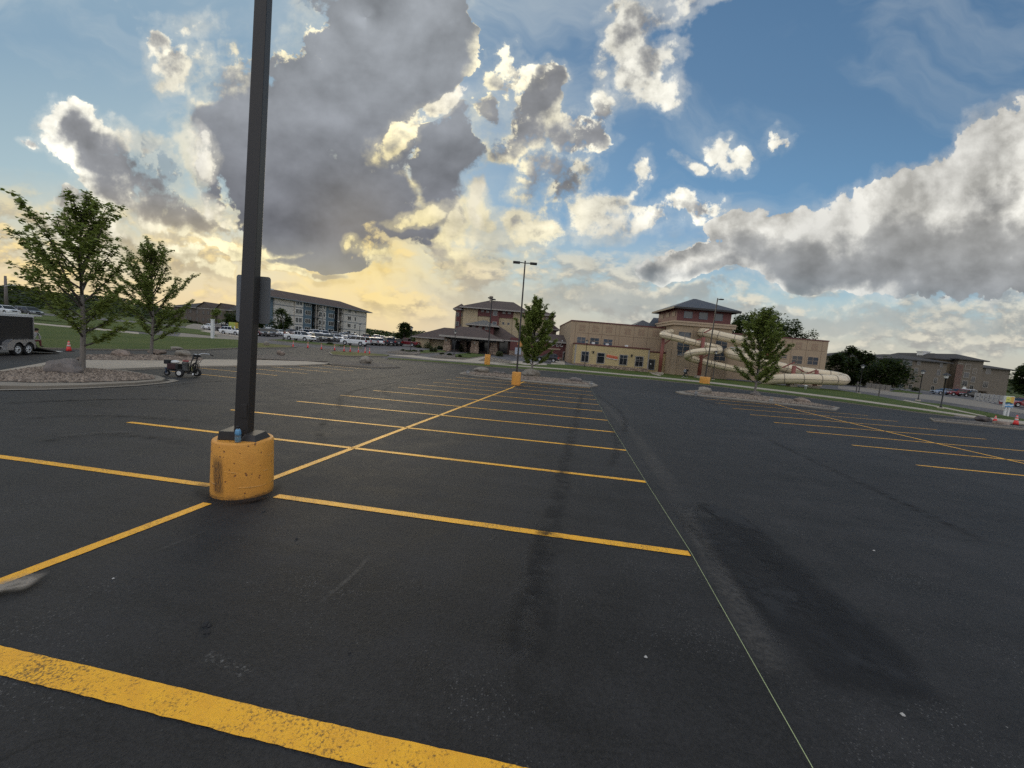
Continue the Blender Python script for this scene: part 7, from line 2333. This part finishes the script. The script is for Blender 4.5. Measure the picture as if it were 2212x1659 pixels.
# ---------------------------------------------------------------- enclosed trailer
def trailer():
    w1, w2 = G(*C(1, 125, 1290)), G(*C(1, 203, 1288))
    d = (w2 - w1)
    d.z = 0
    yaw = atan2(d.y, d.x)
    mid = (w1 + w2) / 2
    gz = T(mid.x, mid.y)
    t = thing('cargo_trailer', 'black enclosed cargo trailer with silver fenders and its rear ramp lowered', 'trailer', (mid.x, mid.y, gz), yaw)
    # local x towards the tail, y away from the viewer
    tail = Facade((mid.x, mid.y), yaw=yaw).at(*C(1, 268, 1200))[0]
    ztop = Facade((mid.x, mid.y), yaw=yaw).at(*C(1, 240, 1000))[1]
    zb = .56
    blk = m_trailer()
    MB().box(-5.2, tail, .16, 2.2, zb, ztop - .08).build('body', blk, t, bevel=.03)
    MB().box(-5.25, tail + .03, .12, .20, ztop - .12, ztop + .02).box(-5.25, tail + .03, 2.16, 2.24, ztop - .12, ztop + .02).box(-5.22, tail + .9, .20, 2.16, ztop - .04, ztop + .035).build('roof_trim', M['white'], t)
    MB().add([(tail + .03, .12, ztop + .02), (tail + .95, .45, ztop - .02), (tail + .95, 2.0, ztop - .02), (tail + .03, 2.2, ztop + .02), (tail + .03, .12, ztop - .06), (tail + .95, .45, ztop - .10), (tail + .95, 2.0, ztop - .10), (tail + .03, 2.2, ztop - .06)],
             [(0, 1, 2, 3), (7, 6, 5, 4), (0, 4, 5, 1), (1, 5, 6, 2), (2, 6, 7, 3), (3, 7, 4, 0)]).build('rear_wing', M['white'], t)
    MB().box(-5.2, tail, .14, .158, zb, zb + .045).build('bottom_trim', M['chrome'], t)
    MB().box(tail - .01, tail + .06, .13, .22, zb - .05, ztop - .13).build('corner_post', M['chrome'], t)
    wd = d.length / 2
    r = .36
    for s in (-1, 1):
        wh = MB().lathe([(r * .6, -.10), (r * .95, -.11), (r, -.06), (r, .06), (r * .95, .11), (r * .6, .10)], 28, (s * wd, .06, r), axis='y', cap=False).build('wheel', M['rubber'], t)
        rm = MB()
        rm.lathe([(r * .66, -.075), (r * .60, -.112), (r * .52, -.085), (r * .32, -.10), (r * .16, -.125), (r * .1, -.125)], 28, (s * wd, .06, r), axis='y')
        rm.build('rim', M['white'], wh)
        hb = MB()
        for k in range(6):
            a = k * pi / 3
            hb.lathe([(.035, -.005), (.035, .005)], 8, (s * wd + cos(a) * r * .40, -.035, r + sin(a) * r * .40), axis='y')
        hb.lathe([(.05, -.03), (.05, .01)], 12, (s * wd, -.075, r), axis='y')
        hb.build('hub', M['black'], wh)
    # double fender: outer skirt with two arches and a flat top with sloped ends
    out = [(-wd - .95, .42), (-wd - .78, .82), (-wd - .42, .98), (wd + .38, .98), (wd + .52, .80), (wd + .58, .42)]
    arch = []
    for s in (1, -1):
        for k in range(11):
            a = pi * k / 10
            arch.append((s * wd + cos(a) * .44 , .42 + sin(a) * .42))
    poly = out + arch
    skirt = [(-wd - .95, .36), (-wd - .80, .80), (-wd - .45, .96), (wd + .36, .96), (wd + .50, .80), (wd + .47, .42)]
    skirt += [(wd + .42 * cos(pi * k / 12), .36 + .46 * sin(pi * k / 12)) for k in range(0, 11)]
    skirt += [(-wd + .42 * cos(pi * k / 12), .36 + .46 * sin(pi * k / 12)) for k in range(2, 13)]
    MB().prism(skirt, -.10, -.085).build('fender', M['chrome'], t)
    top = [(-wd - .95, .36), (-wd - .80, .80), (-wd - .45, .965), (wd + .36, .965), (wd + .50, .80), (wd + .55, .45)]
    fv, ff = [], []
    for x, z in top:
        fv += [(x, -.10, z + .012), (x, .155, z + .012)]
    ff = [(2 * i, 2 * i + 2, 2 * i + 3, 2 * i + 1) for i in range(len(top) - 1)]
    MB().add(fv, ff).build('fender', M['chrome'], t, recalc=False)
    rmp = MB().add([(tail + .02, .25, zb - .02), (tail + 2.6, .25, .03), (tail + 2.6, 2.1, .03), (tail + .02, 2.1, zb - .02), (tail + .02, .25, zb - .10), (tail + 2.6, .25, -.03), (tail + 2.6, 2.1, -.03), (tail + .02, 2.1, zb - .10)],
             [(0, 1, 2, 3), (7, 6, 5, 4), (0, 4, 5, 1), (1, 5, 6, 2), (2, 6, 7, 3), (3, 7, 4, 0)]).build('ramp_door', PLASTIC, t)
    MB().box(tail + 2.6, tail + 3.3, .4, 2.0, .012, .03).build('ramp_flap', M['chrome'], t)
    MB().box(-5.0, tail - .1, .3, 2.1, .45, zb - .005).build('chassis', M['black'], t)
    MB().tube([(-wd, .1, r), (-wd, 2.2, r)], .06, 8).tube([(wd, .1, r), (wd, 2.2, r)], .06, 8).build('axle', M['black'], t)
    MB().bar((-5.2, 1.2, .5), (-6.6, 1.2, .5), .1).build('hitch_tongue', M['black'], t)
    # things on the roof and at the tail
    s, z = Facade((mid.x, mid.y), yaw=yaw).at(*C(18, 390, 370))
    vent = thing('canvas_bundle', 'pale pointed canvas bundle lying on the black trailer roof', 'bundle', t.matrix_basis @ Vector((s, 1.1, ztop + .035)), yaw)
    MB().lathe([(.62, 0), (.50, .14), (.28, .34), (.14, .50), (.07, .58)], 9, smooth=False).build('canvas', pm('canvas', (0.34, 0.33, 0.31), .8, .3, 3), vent)
    MB().tube([(.05, -.3, .30), (-.02, -.12, .50)], .02, 5).build('strap', M['black'], vent)
    return t, tail, yaw, mid, gz
def m_trailer():
    m, N, b, _ = base_mat('black_trailer_skin')
    p = opos(N)
    seam = N.ramp(N.m('PINGPONG', N.sep(p)[0], .61), 0, .012, 1, 0)
    n = N.noise(p, 3.5, 6, .7)
    setin(N, b, Base_Color=N.v('SCALE', N.new('ShaderNodeCombineColor', {0: .013, 1: .013, 2: .015}).outputs[0], s=N.m('MULTIPLY_ADD', n, 1.4, .4)), Roughness=N.m('MULTIPLY_ADD', n, .3, .42))
    b.inputs['Specular IOR Level'].default_value = 0.3
    bump(N, b, seam, .6, .01)
    return m
TR, TAIL, TYAW, TMID, TGZ = trailer()

# ---------------------------------------------------------------- line striping machine
def striper():
    g0, g1 = G(*C(19, 880, 1140)), G(*C(19, 390, 1105))
    d = g1 - g0
    d.z = 0
    d.normalize()
    loc = Vector((g0.x, g0.y, T(g0.x, g0.y) + .01))
    k = hypot(g0.x, g0.y)
    yaw = atan2(d.y, d.x)
    t = thing('line_striper', 'wheeled line painting machine with a grey paint pail, engine and handlebar', 'striping machine', loc, yaw)
    # local x: towards the front caster (left in the picture); rear axle at 0
    s = 1.15
    def wheel(x, y, r, w, rim, name='wheel'):
        wh = MB().lathe([(r * .55, -w), (r * .92, -w), (r, -w * .6), (r, w * .6), (r * .92, w), (r * .55, w)], 24, (x, y, r), axis='y', cap=False).build(name, M['rubber'], t)
        MB().lathe([(r * .60, -w * .8), (r * .55, -w * .9), (r * .2, -w * .5), (r * .12, -w * 1.05), (r * .12, w * 1.05), (r * .2, w * .5), (r * .55, w * .9), (r * .60, w * .8)], 22, (x, y, r), axis='y').build('rim', rim, wh)
    wheel(0, .32, .19, .055, M['white'])
    wheel(-.34, -.32, .19, .055, M['white'])
    wheel(.80, 0, .125, .045, M['chrome'], 'caster_wheel')
    fr = MB()
    fr.bar((-.38, .25, .24), (.80, .08, .30), .05).bar((-.38, -.25, .24), (.80, -.08, .30), .05).bar((0, -.3, .20), (0, .3, .20), .05).bar((-.34, -.32, .19), (-.34, .3, .2), .05).bar((-.2, -.25, .25), (-.2, .25, .25), .04)
    fr.build('chassis', M['black'], t)
    MB().bar((.80, -.07, .13), (.80, -.07, .34), .025, .05).bar((.80, .07, .13), (.80, .07, .34), .025, .05).box(.74, .86, -.09, .09, .34, .38).build('caster_fork', pm('blue_steel', (0.03, 0.06, 0.12), .5), t)
    eng = MB().box(.28, .70, -.17, .17, .33, .60).build('engine', pm('engine_red', (0.045, 0.014, 0.015), .5), t, bevel=.03)
    MB().box(.66, .88, -.16, .12, .56, .76).build('air_filter', M['black'], t, bevel=.02)
    MB().lathe([(.02, 0), (.15, .02), (.17, .06), (.15, .12), (.04, .15)], 18, (.42, .02, .61)).build('fuel_tank', M['white'], t)
    MB().box(.18, .30, -.2, .2, .32, .60).build('pump', M['black'], t, bevel=.02)
    MB().lathe([(.125, .30), (.15, .70), (.155, .70)], 24, (-.06, .02, 0)).build('paint_pail', pm('pail_grey', (0.30, 0.31, 0.31), .5, .4, 6), t)
    rg = MB()
    r_ = random.Random(4)
    for kk in range(14):
        a = kk * 2.4
        rg.lathe([(.02, -.02), (.06, 0), (.03, .03)], 6, (-.06 + cos(a) * .08, .02 + sin(a) * .08, .73 + r_.uniform(0, .05)), smooth=False)
    rg.build('red_rag', pm('rag_red', (0.28, 0.07, 0.07), .9, .4, 12), t)
    MB().lathe([(.07, .30), (.08, .48), (.03, .52)], 14, (-.22, -.12, 0)).build('jug', pm('jug_yellow', (0.40, 0.38, 0.16), .5, .3, 8), t)
    hb = MB()
    hb.tube([(-.36, .16, .26), (-.40, .16, .72), (-.52, .14, 1.05)], .028, 8).tube([(-.36, -.16, .26), (-.40, -.16, .72), (-.52, -.14, 1.05)], .028, 8)
    hb.bar((-.46, -.16, .92), (-.46, .16, .92), .05)
    hb.box(-.60, -.44, -.12, .12, .98, 1.10)
    hb.build('upright', M['black'], t)
    MB().tube(spline([Vector((-.50, .16, 1.08)), Vector((-.60, .28, 1.14)), Vector((-.78, .32, 1.12)), Vector((-.90, .32, 1.07))], 5), .02, 8).tube(spline([Vector((-.50, -.16, 1.08)), Vector((-.62, -.28, 1.15)), Vector((-.90, -.32, 1.14)), Vector((-1.08, -.32, 1.08))], 5), .02, 8).build('handlebar', M['chrome'], t)
    MB().tube([(-.80, .32, 1.115), (-.95, .32, 1.05)], .026, 8).build('grip', M['rubber'], t)
    MB().tube([(-.93, -.32, 1.135), (-1.10, -.32, 1.07)], .026, 8).build('grip', M['rubber'], t)
    for j, (rr, y) in enumerate(((.20, .05), (.185, .0), (.21, -.06), (.17, .1))):
        P = [Vector((-.50 + cos(a) * rr * .55, y + sin(a * 2) * .02, .50 + sin(a) * rr)) for a in [2 * pi * q / 24 for q in range(25)]]
        MB().tube(P, .016, 6, cap=False).build('hose', M['rubber'], t, recalc=False)
    MB().tube(spline([Vector((.22, .1, .5)), Vector((.05, .22, .62)), Vector((-.2, .22, .58)), Vector((-.36, .18, .55))], 6), .012, 6).tube(spline([Vector((-.5, 0, 1.0)), Vector((-.62, .05, .8)), Vector((-.68, .0, .72)), Vector((-.74, -.02, .86))], 6), .010, 6).build('cable', M['rubber'], t)
    MB().bar((.1, .28, .16), (.3, .20, .20), .03).lathe([(.03, .06), (.03, .22)], 10, (-.55, .25, 0)).build('spray_gun', M['chrome'], t)
    return t
striper()

# ---------------------------------------------------------------- people
def m_person(name, shoe, leg, top, skin, z1, z2, z3, hair=(0.02, 0.015, 0.012)):
    m, N, b, _ = base_mat(name)
    p = opos(N)
    x, y, z = N.sep(p)
    z = N.m('ADD', z, N.m('MULTIPLY', N.m('SUBTRACT', N.noise(p, 7, 3), .5), .03))
    c = N.mix(N.ramp(z, z1 - .01, z1 + .01), shoe, leg)
    c = N.mix(N.ramp(z, z2 - .01, z2 + .01), c, top)
    c = N.mix(N.ramp(z, z3 - .008, z3 + .008), c, skin)
    c = N.v('SCALE', c, s=N.m('MULTIPLY_ADD', N.noise(p, 9, 4), .5, .75))
    setin(N, b, Base_Color=c, Roughness=.8)
    return m
def person(label, loc, rz, J, edges, mat, hair_at, hair_mat=None, group=None, extras=()):
    """J: joint -> (x, y, z, radius); one skinned body"""
    t = thing('person', label, 'person', loc, rz, group)
    names = list(J)
    me = bpy.data.meshes.new('body')
    me.from_pydata([J[k][:3] for k in names], [(names.index(a), names.index(b)) for a, b in edges], [])
    me.materials.append(mat)
    o = link('body', me, t)
    sk = o.modifiers.new('Skin', 'SKIN')
    sk.use_smooth_shade = True
    sd = o.modifiers.new('Subdivision', 'SUBSURF')
    sd.levels = sd.render_levels = 2
    for k, v in zip(names, me.skin_vertices[0].data):
        r = J[k][3]
        v.radius = (r, r) if not isinstance(r, tuple) else r
        v.use_root = k == 'pelvis'
    hx, hy, hz = hair_at
    hb = MB()
    hb.lathe([(.045, -.06), (.095, -.02), (.108, .04), (.085, .10), (.03, .128)], 14, (hx, hy, hz))
    hb.build('hair', hair_mat or pm('dark_hair', (0.018, 0.013, 0.010), .7), t)
    for fn in extras:
        fn(t)
    return t
BODY = [('pelvis', 'waist'), ('waist', 'chest'), ('chest', 'neck'), ('neck', 'chin'), ('chin', 'crown'), ('chin', 'nose')]
for s in 'lr':
    BODY += [('pelvis', 'hip' + s), ('hip' + s, 'knee' + s), ('knee' + s, 'ankle' + s), ('ankle' + s, 'toe' + s), ('chest', 'shoulder' + s), ('shoulder' + s, 'elbow' + s), ('elbow' + s, 'wrist' + s), ('wrist' + s, 'palm' + s)]
    BODY += [('palm' + s, f + s) for f in ('index', 'middle', 'ring', 'little', 'thumb')]
def hand(J, s, w, d, side):
    """palm with four bent fingers and a thumb from the wrist w along d"""
    w, d = Vector(w), Vector(d).normalized()
    sd = Vector(side).normalized()
    p = w + d * .06
    J['palm' + s] = (*p, .028)
    for f, off, ln in (('index', -.03, .085), ('middle', -.01, .095), ('ring', .012, .088), ('little', .034, .07)):
        q = p + sd * off + d * ln + Vector((0, 0, -.012))
        J[f + s] = (*q, .009)
    q = p - sd * .055 + d * .03
    J['thumb' + s] = (*q, .010)
def walker(stride, arm, h=1.0):
    # faces +x
    J = dict(pelvis=(0, 0, .95, .13), waist=(.01, 0, 1.12, .115), chest=(.02, 0, 1.36, .14), neck=(.03, 0, 1.52, .055), chin=(.05, 0, 1.60, .075), crown=(.04, 0, 1.74, .075), nose=(.125, 0, 1.635, .022))
    for s, y, k in (('l', .10, 1), ('r', -.10, -1)):
        q = stride * k
        J['hip' + s] = (0, y, .88, .10)
        J['knee' + s] = (.22 * q + .05, y, .50, .068)
        J['ankle' + s] = (.42 * q - (.05 if q < 0 else 0), y, .09 + (.05 if q < 0 else 0), .048)
        J['toe' + s] = (.42 * q + .19, y, .045, .045)
        J['shoulder' + s] = (.01, y * 1.75, 1.43, .062)
        J['elbow' + s] = (-.14 * q * arm, y * 2.1, 1.16, .047)
        J['wrist' + s] = (.12 - .10 * q * arm, y * 2.0, .98, .035)
        hand(J, s, J['wrist' + s][:3], (.35, 0, -.9), (0, 1 if y > 0 else -1, .1))
    return J
SK = (0.40, 0.24, 0.17)
g = G(*C(13, 1270, 795))
person('person in grey hooded top and black trousers striding along the lawn, nearer of two walkers', (g.x, g.y, T(g.x, g.y) + .10), radians(178), walker(.75, 1), BODY,
       m_person('walker_clothes', (.6, .6, .55), (.012, .012, .014), (.20, .22, .24), SK, .10, .98, 1.50), (.03, 0, 1.69), group='pair of walkers')
def backpack(t):
    MB().box(-.27, -.12, -.15, .15, 1.08, 1.46).build('backpack', M['black'], t, bevel=.05)
g = G(*C(13, 1375, 792))
person('person in black with a dark backpack walking just behind the grey top', (g.x, g.y + .5, T(g.x, g.y) + .10), radians(176), walker(-.7, 1), BODY,
       m_person('walker_black', (.6, .6, .56), (.010, .010, .012), (.014, .014, .016), SK, .10, .98, 1.50), (.03, 0, 1.69), group='pair of walkers', extras=(backpack,))
def sitter(lean=.0, arm=.3):
    # sits on a low ledge, faces +x
    J = dict(pelvis=(0, 0, .42, .13), waist=(.03 + lean * .3, 0, .58, .12), chest=(.08 + lean, 0, .82, .135), neck=(.12 + lean * 1.3, 0, .97, .055), chin=(.16 + lean * 1.4, 0, 1.04, .075), crown=(.15 + lean * 1.5, 0, 1.18, .075), nose=(.235 + lean * 1.4, 0, 1.07, .022))
    for s, y in (('l', .12), ('r', -.12)):
        J['hip' + s] = (.05, y, .42, .10)
        J['knee' + s] = (.46, y * 1.3, .47, .068)
        J['ankle' + s] = (.50, y * 1.2, .09, .048)
        J['toe' + s] = (.68, y * 1.3, .045, .045)
        J['shoulder' + s] = (.07 + lean, y * 1.5, .89, .06)
        J['elbow' + s] = (.22 + lean * .8, y * 1.9, .64, .046)
        J['wrist' + s] = (.42, y * 1.1, .56, .034)
        hand(J, s, J['wrist' + s][:3], (1, 0, -.15), (0, 1 if y > 0 else -1, 0))
    return J
ledge = G(*C(13, 590, 590))
ld = thing('bench', 'low dark ledge along the tan tower wall that the group sits on', 'bench', (ledge.x, ledge.y + .2, T(ledge.x, ledge.y) + .09), 0)
MB().box(-2.3, 1.1, -.2, .35, .30, .36).build('seat', M['conc_dk'], ld, bevel=.01)
for x in (-2.1, -.6, .9):
    MB().box(x - .08, x + .08, -.15, .3, -.2, .298).build('leg', M['conc_dk'], ld)
for k, (dx, lab, top, leg, lean, rot) in enumerate(((-1.75, 'person in a pale top sitting left in the group by the red post', (.42, .38, .36), (.02, .02, .022), .12, -85), (-.55, 'person in dark clothes sitting in the middle of the group by the tower', (.03, .028, .03), (.10, .03, .03), .05, -95), (.55, 'person in a brown top sitting at the right end of the group', (.12, .07, .05), (.015, .015, .02), .18, -80))):
    person(lab, (ledge.x + dx, ledge.y + .22, T(ledge.x, ledge.y) + .06), radians(rot), sitter(lean), BODY, m_person('sitter_%s' % 'abc'[k], (.05, .05, .05), leg, top, SK, .10, .56, .965), (.13 + lean * 1.5, 0, 1.13), group='people sitting by the tower')
# person stooping at the trailer tail, in a white top
tp = TR.matrix_basis @ Vector((TAIL + .85, .75, .38))
person('person in a white top stooping at the tail of the black trailer', (tp.x, tp.y, tp.z), TYAW + radians(-10), sitter(.22), BODY, m_person('stooping_clothes', (.05, .04, .04), (.16, .045, .04), (.50, .48, .46), SK, .10, .50, .965), (.43, 0, 1.13))
# person standing by the lantern left of the pickup
g = at_depth(*C(2, 1163, 775), 80)
person('person in a dull red top standing at the lantern left of the pickup', (g.x, 80, T(g.x, 80) + .02), radians(-90), walker(.15, .3), BODY, m_person('standing_clothes', (.05, .04, .04), (.03, .035, .05), (.22, .09, .07), SK, .10, .98, 1.50), (.03, 0, 1.69))
# blue covered heap by the annex door
g = G(*C(13, 225, 580))
bl = thing('blue_tarp_heap', 'crumpled dark blue cover over a heap beside the annex door', 'tarp', (g.x, g.y, T(g.x, g.y) + .05), 0)
bm = bmesh.new()
bmesh.ops.create_icosphere(bm, subdivisions=4, radius=1.0)
for v in bm.verts:
    n_ = mnoise.fractal(v.co * 1.8, 1.0, 2.0, 4) * .22
    v.co = Vector((v.co.x * .72 * (1 + n_), v.co.y * .6 * (1 + n_), max(0, v.co.z * .7 + .55) * 1.05 * (1 + n_)))
me = bpy.data.meshes.new('cover')
bm.to_mesh(me)
bm.free()
me.materials.append(pm('blue_tarp', (0.012, 0.020, 0.16), .45, .4, 3, 8, .4))
me.polygons.foreach_set('use_smooth', [True] * len(me.polygons))
link('cover', me, bl)
MB().tube([(.7, .2, .2), (.95, .1, .9), (1.1, .1, 1.0)], .05, 6).lathe([(.0, -.1), (.12, 0), (.02, .1)], 8, (1.1, .1, 1.05)).build('handle', M['black'], bl)

# litter and lumps of asphalt lying about the lot
def lump(label, px, py, s, mat, seed):
    g = G(px, py)
    r = random.Random(seed)
    vs = [(cos(a) * s * r.uniform(.6, 1.1), sin(a) * s * r.uniform(.6, 1.1), 0) for a in [k * pi / 4 for k in range(8)]]
    vs += [(v[0] * .55, v[1] * .55, s * r.uniform(.35, .6)) for v in vs]
    fs = [(k, (k + 1) % 8, 8 + (k + 1) % 8, 8 + k) for k in range(8)] + [tuple(range(8, 16))]
    o = MB().add(vs, fs).build('asphalt_crumb', mat, None, loc=(g.x, g.y, T(g.x, g.y) + .003))
    return tag(o, label, 'crumb', 'crumbs on the asphalt')
AC = pm('tar_lump', (0.010, 0.010, 0.011), .7)
PC = pm('pale_chip', (0.40, 0.39, 0.37), .8)
for k, (x, y, s, m_, lab) in enumerate(((445, 1348, .035, AC, 'largest black asphalt crumb left of the middle of the stall'), (452, 1352, .02, AC, 'small crumb touching the largest black crumb'), (448, 1367, .022, AC, 'black crumb just below the largest one'), (1553, 1311, .02, AC, 'black crumb right beside the lime string'),
        (640, 1165, .018, AC, 'black crumb under the stall line right of the yellow base'), (570, 1105, .02, AC, 'black crumb near the foot of the yellow base'), (1395, 1420, .014, PC, 'pale stone chip on the lower right asphalt'), (245, 1250, .012, PC, 'pale stone chip beside the left centre line'),
        (1888, 1190, .016, PC, 'pale stone chip right of the dark seal patch'), (1950, 1545, .016, PC, 'pale elongated chip at the lower right'), (480, 1093, .02, AC, 'black crumb on the centre line by the base'), (755, 1410, .012, AC, 'tiny dark crumb in the middle of the near stall'))):
    lump(lab, x, y, s, m_, 300 + k)
